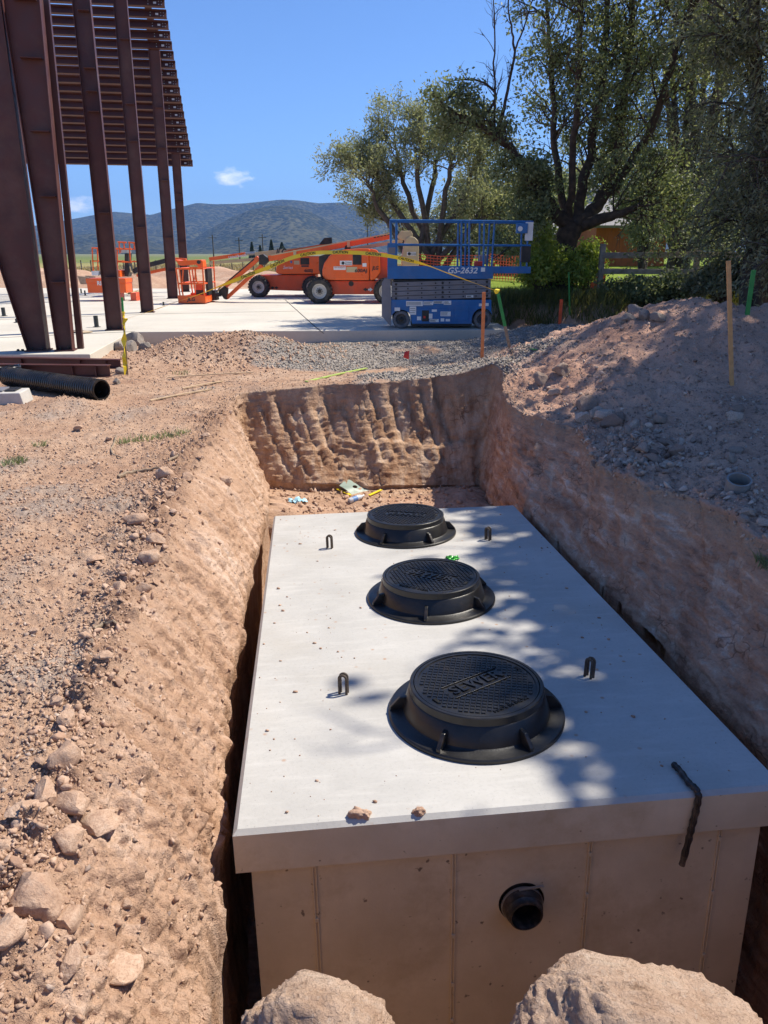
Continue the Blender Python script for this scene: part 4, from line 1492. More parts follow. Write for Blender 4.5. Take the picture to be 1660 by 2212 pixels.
# ---- the three cast iron covers
def make_casting(x, y, yaw, label, body_yaw):
    t = thing('manhole_casting', (0, 0, 0), label, 'manhole', 'cast iron manhole castings on the tank lid')
    t.matrix_world = TM @ Matrix.Translation((x, y, 0.001)) @ Matrix.Rotation(yaw, 4, 'Z')
    RB, RT, HH = 0.434, 0.328, 0.165
    f = MB()
    f.lathe([(RB, 0.0), (RB, 0.014), (RB - 0.006, 0.020), (0.372, 0.024), (0.362, 0.030), (0.336, 0.118), (RT, 0.124), (RT, HH - 0.004), (RT - 0.004, HH), (0.309, HH), (0.309, 0.10), (0.30, 0.0)], n=96, close=True)
    fo = f.build('frame', M['iron'], t, True, angle=40)
    for k in range(6):
        a = body_yaw + k * math.pi / 3
        g = MB()
        g.prism([(0.345, 0.018), (0.425, 0.018), (0.425, 0.034), (0.378, 0.088), (0.338, 0.094)], -0.010, 0.010)
        go = g.build('gusset', M['iron'], t, bevel=0.003)
        go.rotation_euler = (0, 0, a)
    c = MB()
    c.lathe([(0.001, HH - 0.006), (0.290, HH - 0.006), (0.290, HH - 0.001), (0.305, HH - 0.001), (0.306, HH - 0.004), (0.306, 0.105), (0.001, 0.105)], n=96)
    co_ = c.build('cover', M['iron'], t, True, angle=30)
    tr = MB()
    st = 0.0262
    for i in range(-12, 13):
        for j in range(-12, 13):
            px, py = i * st, j * st
            # the grid stands diagonal to the lettering
            X_, Y_ = (px - py) * 0.7071, (px + py) * 0.7071
            if math.hypot(X_, Y_) > 0.272 or (abs(X_) < 0.178 and -0.058 < Y_ < 0.058) or (Y_ < -0.225 and abs(X_) < 0.14):
                continue
            h = st * 0.40
            z0, z1 = HH - 0.0065, HH - 0.0005
            cs = [(h, 0), (0, h), (-h, 0), (0, -h)]
            k2 = 1.41
            tr.add([(X_ + a * k2, Y_ + b * k2, z0) for a, b in cs] + [(X_ + a * k2 * .82, Y_ + b * k2 * .82, z1) for a, b in cs],
                   [(0, 1, 5, 4), (1, 2, 6, 5), (2, 3, 7, 6), (3, 0, 4, 7), (4, 5, 6, 7)])
    tro = tr.build('tread', M['iron'], co_)
    tro['kind'] = 'stuff'
    text_obj('lettering', 'SEWER', 0.098, M['iron'], co_, (0, 0, HH - 0.006), ((1, 0, 0), (0, 1, 0), (0, 0, 1)), 0.0075, bold=0.0015, width=0.315)
    for yy in (0.056, -0.056):
        MB().box((0, yy, HH - 0.003), (0.35, 0.006, 0.008)).build('border_bar', M['iron'], co_, bevel=0.001)
    text_obj('small_lettering', 'MADE IN INDIA', 0.03, M['iron'], co_, (0, -0.247, HH - 0.006), ((1, 0, 0), (0, 1, 0), (0, 0, 1)), 0.005, width=0.21)
    for sx in (-1, 1):
        MB().box((sx * 0.262, -0.02, HH - 0.0035), (0.018, 0.040, 0.009)).build('pick_slot_dark', M['hole'], co_, bevel=0.003)  # raised black block painting the dark inside a slot
    return t


def text_yaw(p, q):
    a, b = on_lid(*p), on_lid(*q)
    return math.atan2(b[1] - a[1], b[0] - a[0])


make_casting(1.131, 0.728, text_yaw((962, 1500), (1085, 1452)), 'nearest black manhole cover with SEWER reading up to the right', 0.45)
make_casting(1.142, 2.161, text_yaw((880, 1235), (985, 1255)), 'middle black manhole cover half in tree shade beside the green wrapper', 0.9)
make_casting(1.154, 3.582, text_yaw((913, 1117), (845, 1113)), 'farthest black manhole cover whose lettering is upside down', 0.25)

# black sealant rope hanging over the lid edge
a_ = on_lid(1455, 1656)
b_ = on_lid(1493, 1704)
pts = [TM @ Vector((a_[0], a_[1], 0.012)), TM @ Vector((a_[0] * .75 + b_[0] * .25 + .004, a_[1] * .75 + b_[1] * .25, 0.014)), TM @ Vector((b_[0] * .85 + a_[0] * .15, 0.05, 0.015)), TM @ Vector((b_[0] + 0.01, 0.01, 0.016)), TM @ Vector((b_[0] + 0.012, -0.012, -0.004)),
       TM @ Vector((b_[0] + 0.006, -0.016, -0.07)), TM @ Vector((b_[0] - 0.004, -0.016, -0.15)), TM @ Vector((b_[0] - 0.012, -0.018, -0.21)), TM @ Vector((b_[0] - 0.03, -0.019, -0.34))]
P_ = []
for i in range(len(pts) - 1):
    for t in np.linspace(0, 1, 6, endpoint=False):
        P_.append(pts[i].lerp(pts[i + 1], t))
P_.append(pts[-1])
rp = MB().tube([tuple(p) for p in P_], [0.0135 + 0.0018 * math.sin(i * 1.7) for i in range(len(P_))], 8)
tag(rp.build('sealant_strip', M['sealant'], None, True), 'black rope of sealant draped over the near edge of the lid', 'sealant strip')

# soil lumps on the lid edge, crumbs, wrapper
for (u, v), wd, lb, k in (((782, 1762), 58, 'root bound soil lump on the near lid edge', 3), ((904, 1757), 36, 'smaller soil lump on the near lid edge', 5)):
    x, y = on_lid(u, v)
    V, F = rock_shape(4, 60 + k, 5, 0.16, (1, .6, .5))
    r = wd * 0.5 * 2.9 / FD
    o = link('soil_lump', np_mesh('soil_lump', V * r, F, True), M['clod'])
    o.matrix_world = TM @ Matrix.Translation((x, y, r * 0.2))
    tag(o, lb, 'soil lump', 'soil lumps on the lid edge')
rc = np.random.default_rng(5)
Vs, Fs, off = [], [], 0
for k in range(230):
    x = rc.uniform(0.05, TW - 0.05)
    y = rc.uniform(0.05, TL - 0.1)
    if k > 90:
        x = np.clip(rc.choice([rc.normal(0.3, 0.15), rc.normal(1.95, 0.18)]), 0.04, TW - 0.04)
    if min(math.hypot(x - 1.14, y - q) for q in (.728, 2.161, 3.582)) < 0.45:
        continue
    V, F = PEB[k % 10]
    s_ = 0.0034 * (4.5 ** (rc.random() ** 2.2))
    p = np.array([(TM @ Vector((x + v[0] * s_, y + v[1] * s_, 0.2 * s_ + v[2] * s_))) for v in V])
    Vs.append(p)
    Fs.append(F + off)
    off += len(V)
tag(link('lid_crumbs', np_mesh('lid_crumbs', np.concatenate(Vs), np.concatenate(Fs)), M['clod']), 'tiny soil crumbs scattered over the lid', kind='stuff')


def crumple(name, p, size, mat, seed, label, cat, Mx=None, parent=None):
    r = np.random.default_rng(seed)
    n = 9
    V = []
    for i in range(n):
        for j in range(n):
            V.append(((i / (n - 1) - .5) * 2, (j / (n - 1) - .5) * 1.5, 0))
    V = np.array(V)
    V[:, 2] = np.abs(perlin(V * 1.7 + seed)) * 1.1 + np.abs(perlin(V * 4 + seed)) * 0.5
    V[:, :2] *= (1 - 0.35 * np.abs(perlin(V * 2 + 7 + seed)))[:, None]
    V[:, :2] += 0.12 * r.normal(size=(len(V), 2))
    F = [(i * n + j, (i + 1) * n + j, (i + 1) * n + j + 1, i * n + j + 1) for i in range(n - 1) for j in range(n - 1)]
    me = np_mesh(name, V * size, np.array(F))
    o = link(name, me, M[mat], parent)
    so = o.modifiers.new('thick', 'SOLIDIFY')
    so.thickness = 0.002
    o.matrix_world = (Mx if Mx is not None else Matrix.Identity(4)) @ Matrix.Translation(p)
    return tag(o, label, cat)


x, y = on_lid(978, 1208)
crumple('wrapper', (x, y, 0.004), 0.05, 'wrap_green', 3, 'crumpled green foil wrapper beside the middle cover', 'wrapper', TM)

# litter on the pit floor
p = on_ground(770, 1068)
sh = thing('plastic_sheet', p + np.array([0, 0.12, 0.02]), 'grey green plastic sheet with a round hole lying on the pit floor', 'sheet')
r0 = 0.045
pts = [c7(X_, Y_) for X_, Y_ in ((785, 692), (922, 770), (812, 815), (727, 745))]
base = p + np.array([0, 0.12, 0.02])
crn = []
for (u, v), yy in zip(pts, (0.24, 0.12, -0.12, -0.02)):
    crn.append(aty(u, v, p[1] + 0.12 + yy) - base)
nn = 32
ringp, outp = [], []


def bil(s_, t_):
    return (crn[0] * (1 - s_) * (1 - t_) + crn[1] * s_ * (1 - t_) + crn[2] * s_ * t_ + crn[3] * (1 - s_) * t_) + np.array([0, 0, 0.02 * math.sin(3 * s_) * t_])


for k in range(nn):
    a = 2 * math.pi * k / nn
    ca, sa = math.cos(a), math.sin(a)
    m_ = max(abs(ca), abs(sa))
    ringp.append(bil(.5 + .085 * ca, .5 + .11 * sa))
    outp.append(bil(.5 + .5 * ca / m_, .5 + .5 * sa / m_))
shm = MB().add(ringp + outp, [(k, nn + k, nn + (k + 1) % nn, (k + 1) % nn) for k in range(nn)])
sho = shm.build('sheet', M['sheet'], sh)
so = sho.modifiers.new('thick', 'SOLIDIFY')
so.thickness = 0.008
p = on_ground(770, 1084)
bo = thing('plastic_bottle', p + np.array([0, 0, 0.035]), 'empty clear plastic bottle lying in front of the grey green sheet', 'bottle', rz=0.55)
MB().lathe([(0.001, -0.10), (0.028, -0.10), (0.033, -0.09), (0.033, 0.04), (0.03, 0.06), (0.014, 0.09), (0.013, 0.10), (0.001, 0.10)], (0, 0, 0), (1, 0.1, 0.12), 18).build('body', M['bottle'], bo, True)
MB().lathe([(0.0338, -0.055), (0.0338, 0.01)], (0, 0, 0), (1, 0.1, 0.12), 18).build('paper_label', M['bottle_label'], bo, True)
MB().lathe([(0.001, 0.118), (0.015, 0.118), (0.015, 0.095), (0.001, 0.095)], (0, 0, 0), (1, 0.1, 0.12), 14).build('cap', M['white'], bo, True)
p = on_ground(643, 1086)
crumple('wrapper', p + np.array([0, 0, 0.01]), 0.10, 'wrap_blue', 6, 'pale blue and white wrapper on the pit floor near the left bank', 'wrapper')
for (ua, va), (ub, vb), lb in ((c7(715, 772), c7(790, 806), 'short yellow lath scrap left of the plastic sheet'), (c7(890, 800), c7(955, 775), 'short yellow lath scrap right of the plastic sheet')):
    a, b = on_ground(ua, va) + np.array([0, 0, .02]), on_ground(ub, vb) + np.array([0, 0, .02])
    o = thing('lath_scrap', (a + b) / 2, lb, 'lath', 'yellow lath scraps on the pit floor')
    MB((a + b) / 2).beam(a, b, 0.03, 0.01).build('lath', M['tape'], o)

# ================================================================== building slab and steel frame
SZ = 0.12
poly = [(-26, 12.45), (-4.87, 12.52), (-5.38, 16.22), (2.75, 16.75), (2.35, 35.5), (-26, 38.2)]
V = [(x, y, SZ) for x, y in poly] + [(x, y, SZ - 0.32) for x, y in poly]
n = len(poly)
mb = MB().add(V, [tuple(range(n)), tuple(range(2 * n - 1, n - 1, -1))] + [((i + 1) % n, i, i + n, (i + 1) % n + n) for i in range(n)])
slab = mb.build('slab', M['slab'], bevel=0.012)
tag(slab, 'sunlit pale concrete building slab under the steel frame', kind='structure')
for a, b in (((-60, 732), (292, 716)), ((-60, 692), (372, 677)), ((-60, 657), (372, 648)), ((-60, 643), (340, 634)), ((372, 677), (640, 672)), ((617, 648), (684, 708)), ((684, 708), (700, 720))):
    p, q = atz(*a, SZ + 0.002), atz(*b, SZ + 0.002)
    o = MB().beam(p, q, 0.022, 0.004).build('control_joint', M['hole'], slab)

E1 = np.array([-1.92, 11.88, 0]) / math.hypot(1.92, 11.88)
E2 = np.array([E1[1], -E1[0], 0])
UPV = np.array([0.0135, 0, 1.0])
C2B = np.array([-5.84, 16.6, SZ])


def bpt(s, e2=0.0, z=0.0):
    p = C2B + E1 * s + E2 * e2
    return np.array([p[0], p[1], SZ]) + UPV * z


S5 = 17.2
z5 = aty(376, 296, bpt(S5)[1])[2] - SZ
z4 = aty(322, 62, bpt(12.03)[1])[2] - SZ
SLOPE = (z4 - z5) / (S5 - 12.03)
zroof = lambda s: z5 + (S5 - s) * SLOPE
steel = thing('steel_building_frame', (C2B[0], C2B[1], SZ), 'unfinished building frame of red brown steel columns and roof purlins', 'steel frame')
SO = np.array([C2B[0], C2B[1], SZ])


def hexa(mb, b4, t4):
    return mb.add(list(b4) + list(t4), [(0, 3, 2, 1), (4, 5, 6, 7), (0, 1, 5, 4), (1, 2, 6, 5), (2, 3, 7, 6), (3, 0, 4, 7)])


def icolumn(s, e2, wb, wt_, ztop, fl=0.17, taper_left=True, clips=(), right0=None, name='column', plate=True, tk=0.012):
    """I-section standing on the slab; web across the view, flanges at both ends. wb, wt_: depth at the base and at ztop"""
    mb = MB(SO)
    xr_b = e2 + wb / 2
    xr_t = xr_b + (0 if taper_left else (wt_ - wb) / 2)
    xl_b, xl_t = xr_b - wb, xr_t - wt_

    def bar(xa_b, xb_b, xa_t, xb_t, h0, h1):
        hexa(mb, [bpt(s + h0, xa_b), bpt(s + h0, xb_b), bpt(s + h1, xb_b), bpt(s + h1, xa_b)],
             [bpt(s + h0, xa_t, ztop), bpt(s + h0, xb_t, ztop), bpt(s + h1, xb_t, ztop), bpt(s + h1, xa_t, ztop)])
    bar(xr_b - tk, xr_b, xr_t - tk, xr_t, -fl / 2, fl / 2)
    bar(xl_b, xl_b + tk, xl_t, xl_t + tk, -fl / 2, fl / 2)
    bar(xl_b + tk, xr_b - tk, xl_t + tk, xr_t - tk, -0.005, 0.005)
    o = mb.build(name, M['primer'], steel)
    if plate:
        pb = MB(SO)
        p = bpt(s, (xl_b + xr_b) / 2, 0.012)
        pb.box(p, (wb + 0.06, fl + 0.08, 0.022), np.array([E2, E1, [0, 0, 1]]).T)
        pb.build('base_plate', M['primer'], o)
        for dx in (-1, 1):
            bb = MB(SO)
            for dy in (-1, 1):
                q = bpt(s + dy * fl * 0.3, (xl_b + xr_b) / 2 + dx * wb * 0.25, 0)
                bb.cyl(q, q + np.array([0, 0, 0.075]), 0.013, 8)
            bb.build('anchor_bolt', M['black'], o)
    for z in clips:
        cb = MB(SO)
        f = z / ztop
        xl, xr = xl_b + (xl_t - xl_b) * f, xr_b + (xr_t - xr_b) * f
        cb.box(bpt(s - 0.075, xl * 0.42 + xr * 0.58, z), ((xr - xl) * 0.62, 0.13, 0.012), np.array([E2, E1, [0, 0, 1]]).T)
        cb.build('girt_clip', M['primer'], o)
    return o


def zpx(u, v, s):
    return aty(u, v, bpt(s)[1])[2] - SZ


icolumn(0, 0, 0.33, 0.33, zroof(0), clips=[zpx(*c1(x, y), 0) for x, y in ((390, 485), (385, 398), (372, 298), (350, 50))] + [zpx(*c2(x, y), 0) for x, y in ((830, 232), (890, 755))])
icolumn(5.16, 0, 0.33, 0.33, zroof(5.16), clips=[zpx(*c2(x, y), 5.1) for x, y in ((1145, 347), (1180, 722))] + [zpx(*c1(x, y), 5.1) for x, y in ((535, 170), (560, 450), (575, 610))])
icolumn(12.03, 0, 0.36, 0.36, z4, clips=[zpx(*c2(x, y), 12) for x, y in ((1385, 432), (1400, 703))] + [zpx(*c1(x, y), 12) for x, y in ((680, 465), (700, 640), (710, 780))])
icolumn(S5, 0, 0.34, 0.34, z5, clips=[zpx(*c2(x, y), 17) for x, y in ((1440, 75), (1450, 138), (1475, 465))])
s1 = -3.61
icolumn(s1, -0.20, 0.26, 0.54, 5.2, fl=0.22, taper_left=False, clips=[zpx(*c1(x, y), s1) for x, y in ((75, 5), (110, 258), (150, 572), (190, 850))] + [zpx(*c2(x, y), s1) for x, y in ((345, 101), (440, 790))])
pm = MB(SO)
p0, p1 = bpt(s1 + 0.25, -0.01), bpt(s1 + 0.25, -0.01) + np.array([0.22, 0, 7.0])
pm.beam(p0, p1, 0.10, 0.10, up=E1).build('column', M['purlin'], steel)
icolumn(s1 + 0.05, -0.65, 0.32, 1.30, 5.4, fl=0.26, taper_left=True, name='column')
icolumn(16.2, -6.15, 0.34, 1.3, 5.4, fl=0.26, taper_left=True, name='column')
icolumn(S5, -9.0, 0.34, 1.3, z5, fl=0.26, taper_left=True, name='column')

# end-wall rafter and the purlins that run over it
rf = MB(SO)
RN = np.cross(E2, (E1 * 1.0 + np.array([0, 0, -SLOPE])))
RN /= np.linalg.norm(RN)
if RN[2] < 0:
    RN = -RN
a, b = bpt(-8, 0, zroof(-8)), bpt(S5 + 0.7, 0, zroof(S5 + 0.7))
rf.beam(a, b, 0.012, 0.34, up=RN)
for k in (-1, 1):
    rf.beam(a + RN * 0.17 * k, b + RN * 0.17 * k, 0.17, 0.014, up=RN)
rf.build('rafter', M['primer'], steel)
for k, off in enumerate((-9.0, -17.0)):
    rf = MB(SO)
    a, b = bpt(-8, off, zroof(-8)), bpt(S5 + 0.7, off, zroof(S5 + 0.7))
    rf.beam(a - RN * 0.2, b - RN * 0.1, 0.014, 0.8, up=RN)
    rf.beam(a - RN * 0.6, b - RN * 0.5, 0.2, 0.016, up=RN)
    rf.build('rafter', M['primer'], steel)
s_end = S5 + 0.75
z_end = zpx(410, 352, s_end)


def vend(s):
    return proj(bpt(s, 0.60, z_end + (s_end - s) * SLOPE))[1]


lo_s, hi_s = -6.0, s_end
for _ in range(50):
    ms = (lo_s + hi_s) / 2
    if vend(ms) < 7:
        lo_s = ms
    else:
        hi_s = ms
dS = (s_end - hi_s) / 19.0
web_me = None
for k in range(-0, 22):
    s = s_end - dS * k
    z = z_end + (s_end - s) * SLOPE
    base = bpt(s, 0, z)
    o_ = bpt(s, 0.60, z) - base
    if web_me is None:
        pb = MB()
        A_, B_ = E2 * 0.60, E2 * -16.0
        pb.beam(A_ + RN * 0.0, B_ + RN * 0.0, 0.010, 0.21, up=RN)
        dn = np.cross(E2, RN)
        pb.beam(A_ + RN * 0.10 + dn * 0.04, B_ + RN * 0.10 + dn * 0.04, 0.085, 0.010, up=RN)
        pb.beam(A_ - RN * 0.10 - dn * 0.04, B_ - RN * 0.10 - dn * 0.04, 0.085, 0.010, up=RN)
        pr = pb.build('purlin', M['purlin'], steel)
        web_me = pr.data
        hb = MB()
        tow = -E1
        for hx_, hz_ in ((0.10, 0.05), (0.10, -0.05), (0.42, 0.05), (0.42, -0.05), (0.50, 0.05), (0.50, -0.05)):
            c_ = E2 * hx_ + RN * hz_ - E1 * 0.008
            hb.cyl(c_, c_ - E1 * 0.004, 0.018, 6)
        st_me = MB().box(E2 * 0.30 - E1 * 0.012, (0.09, 0.004, 0.07), np.array([E2, E1, RN]).T).build('sticker', M['white'], pr).data
        ho = hb.build('bolt_hole', M['steel'], pr)
        ho_me = ho.data
        ho['kind'] = 'stuff'
    else:
        pr = link('purlin', web_me, None, steel)
        st_ = link('sticker', st_me, None, pr)
        hh = tag(link('bolt_hole', ho_me, None, pr), kind='stuff')
    pr.location = Vector(base - SO)

# pipe stubs through the slab
for X0, Y0, hp, wp, lb in ((35, 1068, 66, 30, 'black pipe stub nearest the left margin of the slab'), (145, 1120, 30, 34, 'short capped pipe stub right of the leftmost stub'), (661, 882, 34, 12, 'thin pipe stub standing left of the job box'),
                           (693, 902, 40, 13, 'thin pipe stub close to the job box'), (786, 1157, 88, 36, 'tall black pipe stub between the column bases'), (642, 1188, 42, 38, 'short black pipe stub beside the scrap board'),
                           (1328, 982, 28, 14, 'small pipe stub before the orange basket'), (150, 1352, 16, 20, 'tiny stub at the front edge of the slab, left one'), (186, 1352, 16, 22, 'tiny stub at the front edge of the slab, right one')):
    u, v = c2(X0, Y0)
    p = atz(u, v, SZ)
    sc_ = float((p - CO) @ CF) / FD / 3.32 * K
    r, h = wp * sc_ * 0.5, hp * sc_ * 1.02
    o = thing('pipe_stub', p, lb, 'pipe stub', 'pipe stubs in the slab')
    MB().lathe([(r, 0), (r, h), (r * 0.85, h), (r * 0.85, h - 0.03), (0.001, h - 0.03)], n=18).build('pipe', M['stub'], o, True)
    MB().lathe([(r * 1.8, 0.003), (r * 1.6, 0.012), (r, 0.014)], n=18).build('collar', M['stub'], o, True)
a, b = atz(*c2(600, 1197), SZ), atz(*c2(712, 1207), SZ)
o = thing('scrap_board', (a + b) / 2, 'brown scrap board lying on the slab beside a short stub', 'board')
MB((a + b) / 2).beam(a + [0, 0, .03], b + [0, 0, .02], 0.26, 0.02).build('board', M['timber'], o, bevel=0.004)

# steel lying on the ground, hose coil, big black pipe, block
for (a, b, hh, ww, lb) in ((c2(-140, 1478), c2(985, 1503), 0.14, 0.12, 'long red brown steel beam lying farthest back on the ground'), (c2(-140, 1560), c2(900, 1572), 0.17, 0.12, 'red brown steel beam lying right behind the black pipe')):
    p, q = atz(*a, 0.0), atz(*b, 0.0)
    o = thing('steel_beam', (p + q) / 2, lb, 'steel beam', 'steel beams on the ground')
    mb = MB((p + q) / 2)
    for z_, w_, h_ in ((hh / 2, 0.012, hh), (0.006, ww, 0.012), (hh - 0.006, ww, 0.012)):
        mb.beam(p + [0, 0, z_ + 0.02], q + [0, 0, z_ + 0.02], w_, h_)
    mb.build('beam', M['primer'], o)
    for t in (0.3, 0.72, 0.9):
        c_ = p * (1 - t) + q * t
        MB((p + q) / 2).box(c_ + [0, -0.03, hh / 2 + 0.02], (0.014, 0.055, hh - 0.03)).build('stiffener', M['primer'], o)
rr = 0.128
pa, pb_ = atz(*c2(80, 1640), 0.0) + [0, 0, rr + .01], atz(*c2(838, 1762), 0.0) + [0, 0, rr + .015]
o = thing('corrugated_pipe', (pa + pb_) / 2, 'big black corrugated plastic pipe lying on the dirt', 'pipe')
ax_ = pb_ - pa
Lp = np.linalg.norm(ax_)
prof = []
nrib = 46
for k in range(nrib):
    z = Lp * k / nrib
    st = Lp / nrib
    prof += [(rr, z), (rr, z + st * .5), (rr * 0.90, z + st * .62), (rr * 0.90, z + st * .9)]
prof += [(rr * 0.96, Lp), (rr * 0.84, Lp), (rr * 0.83, 0)]
MB((pa + pb_) / 2).lathe(prof, pa, ax_, 40, True).build('pipe_wall', M['pvc_black'], o, True, angle=30)
u, v = c2(70, 1800)
p = atz(u, v, 0.0)
o = thing('concrete_block', p + np.array([-0.16, 0.2, 0.0]), 'pale concrete block with dark slates on top at the left margin', 'block', rz=0.12)
MB().prism([(-.30, 0), (.30, 0), (.27, .15), (-.27, .15)], -.18, .18).build('block', M['block'], o, bevel=0.012)
MB().box((-0.09, 0.02, 0.162), (0.28, 0.26, 0.02)).build('slate', M['scissor_grey'], o, bevel=0.003)
MB().box((0.13, 0.03, 0.160), (0.12, 0.24, 0.016)).build('slate', M['black'], o, bevel=0.003)
p = atz(*c2(30, 1600), 0.0)
cl = MB()
cp = []
for k in range(150):
    a = k * 0.22
    cp.append((p[0] + (0.20 + 0.015 * math.sin(k * .3)) * math.cos(a), p[1] + 0.1 + 0.20 * math.sin(a), 0.03 + k * 0.0011 + 0.01 * math.sin(k * 1.3)))
tag(cl.tube(cp, 0.016, 6).build('hose_coil', M['pvc_black'], None, True), 'coil of black hose behind the end of the corrugated pipe', 'hose coil')

# ================================================================== stakes, laths, tape
def stake(a, b, w_, mat, label, group=None, tip=None, name='stake', gz=True, th=0.02):
    p = on_ground(*a)
    q = aty(b[0], b[1], p[1])
    o = thing(name, p, label, 'stake', group)
    d = q - p
    p0 = p - d * 0.08
    mid_ = p + d * (1 - (tip[1] if tip else 0))
    MB(p).beam(p0, mid_, w_, th, up=(0, 1, 0.01)).build('shaft', M[mat], o, bevel=0.002)
    if tip:
        MB(p).beam(mid_, q, w_ * 1.04, th * 1.1, up=(0, 1, 0.01)).build('painted_end', M[tip[0]], o, bevel=0.002)
    return p, q


stake((1041, 776), (1046, 631), 0.045, 'lath', 'orange wooden stake in gravel in front of the blue lift', tip=('lath', 0.6))
gp_, gq_ = stake(c4(1314, 1190), c4(1212, 700), 0.04, 'twig', 'leaning stake with green upper part holding the yellow tape end', tip=('green_lath', 0.58))
stake((1583, 832), (1574, 563), 0.040, 'pine', 'tall bare pine lath stuck in the right heap')
stake(c6(312, 745), c6(322, 612), 0.06, 'orange_tip', 'short orange stake at the grass edge')
stake(c6(350, 735), c6(369, 437), 0.035, 'green_lath', 'thin green stake beside the short orange one')
stake(c6(1524, 722), c6(1566, 422), 0.05, 'green_lath', 'green stake behind the heap at the right margin')
sp_, sq_ = stake(c2(1038, 1545), c2(990, 915), 0.026, 'twig', 'stake wrapped in yellow tape beside the slab corner', tip=('green_lath', 0.18))


def lathe_on_ground(a, b, mat, label, w_=0.035, group='laths lying on the dirt'):
    p, q = on_ground(*a) + [0, 0, .015], on_ground(*b) + [0, 0, .015]
    o = thing('wooden_lath', (p + q) / 2, label, 'lath', group)
    m_ = (p + q) / 2
    MB(m_).beam(p, m_ + [0, 0, .006], w_, 0.012).build('lath', M[mat], o)
    MB(m_).beam(m_ + [0, 0, .006], q, w_ * .98, 0.012).build('lath', M[mat], o)


lathe_on_ground((362, 816), (548, 806), 'weathered', 'pale lath lying farthest back on the dirt')
lathe_on_ground((395, 841), (482, 825), 'weathered', 'short pale lath lying between two longer ones')
lathe_on_ground((325, 867), (455, 843), 'weathered', 'pale lath lying nearest on the dirt')
lathe_on_ground((662, 827), (792, 797), 'lime_lath', 'lime green lath lying on gravel at the far lip', 0.05, None)
lathe_on_ground(c4(1400, 1168), c4(1522, 1178), 'green_lath', 'green lath lying in gravel behind the leaning stake', 0.05, None)
p = on_ground(*c4(492, 1312))
o = thing('marking_flag', p, 'small red marking flag in the gravel at the far lip', 'flag')
MB(p).cyl(p, p + [0.01, 0, 0.24], 0.003, 6).build('wire', M['steel'], o)
MB(p).add([p + [0.01, 0, .24], p + [-.06, .02, .22], p + [-.085, -.01, .14], p + [0.005, 0, .11]], [(0, 1, 2, 3)]).build('flag', M['red'], o)

# caution tape
tp = thing('caution_tape', sp_, 'yellow caution tape stretched from the left stake to the leaning stake', 'caution tape')
path = [(272, 689, 0), (329, 671, 0), (377, 654, 0), (441, 632, .0), (471, 620, .25), (509, 605, .8), (542, 592, 1), (580, 578, 1), (627, 558, 1), (676, 547, 1), (720, 545, 1), (788, 547, 1), (841, 553, 1), (891, 564, .6), (923, 573, .25), (965, 589, .12), (1019, 609, 0.08), (1069, 627, 0)]
yA, yB = sp_[1] - 0.02, gp_[1] + 0.1
pts3, tw_ = [], []
us_ = np.array([q[0] for q in path], float)
fine_u = np.linspace(us_[0], us_[-1], 260)


def cr_interp(xs, ys, x):
    m = np.gradient(ys, xs)
    i = np.clip(np.searchsorted(xs, x) - 1, 0, len(xs) - 2)
    h = xs[i + 1] - xs[i]
    t = (x - xs[i]) / h
    return (2 * t ** 3 - 3 * t ** 2 + 1) * ys[i] + (t ** 3 - 2 * t ** 2 + t) * h * m[i] + (-2 * t ** 3 + 3 * t ** 2) * ys[i + 1] + (t ** 3 - t ** 2) * h * m[i + 1]


vs_ = cr_interp(us_, np.array([q[1] for q in path], float), fine_u)
ws_ = np.interp(fine_u, us_, [q[2] for q in path])
ctr_ = np.array([aty(u, v, yA + (yB - yA) * (u - us_[0]) / (us_[-1] - us_[0])) for u, v in zip(fine_u, vs_)])
tan_ = np.gradient(ctr_, axis=0)
tan_ /= np.linalg.norm(tan_, axis=1, keepdims=True)
upn = np.cross(tan_, np.array([0, 1.0, 0]))
upn /= np.linalg.norm(upn, axis=1, keepdims=True)
upn[upn[:, 2] < 0] *= -1
nrm = np.cross(tan_, upn)
phi = (1 - ws_) * math.radians(78) + 0.15 * np.sin(np.arange(260) * 0.21)
wid = upn * np.cos(phi)[:, None] + nrm * np.sin(phi)[:, None]
TWD = 0.050
hw = TWD / 2 * (0.45 + 0.55 * np.clip(ws_ * 2, 0, 1))
V = np.concatenate([ctr_ + wid * hw[:, None], ctr_ - wid * hw[:, None]]) - sp_
nF = len(ctr_)
F = np.array([(i, i + 1, nF + i + 1, nF + i) for i in range(nF - 1)])
rbn = link('ribbon', np_mesh('ribbon', V, F, True), M['tape'], tp)
arc = np.concatenate([[0], np.cumsum(np.linalg.norm(np.diff(ctr_, axis=0), axis=1))])
st0 = arc[np.argmin(np.abs(fine_u - 520))]
st1 = arc[np.argmin(np.abs(fine_u - 880))]
q_ = st0
while q_ < st1:
    cu = bpy.data.curves.new('t', 'FONT')
    cu.body = 'CAUTION'
    cu.size = 0.048
    cu.align_x = 'LEFT'
    cu.align_y = 'CENTER'
    cu.offset = 0.0015
    tmpo = bpy.data.objects.new('t', cu)
    me = bpy.data.meshes.new_from_object(tmpo)
    bpy.data.objects.remove(tmpo)
    bpy.data.curves.remove(cu)
    co_ = np.array([v.co[:] for v in me.vertices])
    a_s = q_ + co_[:, 0]
    P3 = np.stack([np.interp(a_s, arc, ctr_[:, k]) + np.interp(a_s, arc, wid[:, k]) * co_[:, 1] for k in range(3)], 1)
    nn_ = np.stack([np.interp(a_s, arc, np.cross(tan_, wid)[:, k]) for k in range(3)], 1)
    if nn_[:, 1].mean() > 0:
        nn_ = -nn_
    P3 = P3 + nn_ * 0.003 - sp_
    me.vertices.foreach_set('co', P3.astype(np.float32).ravel())
    me.name = 'printed_word'
    link('printed_word', me, M['decal_black'], rbn)
    q_ += 0.46
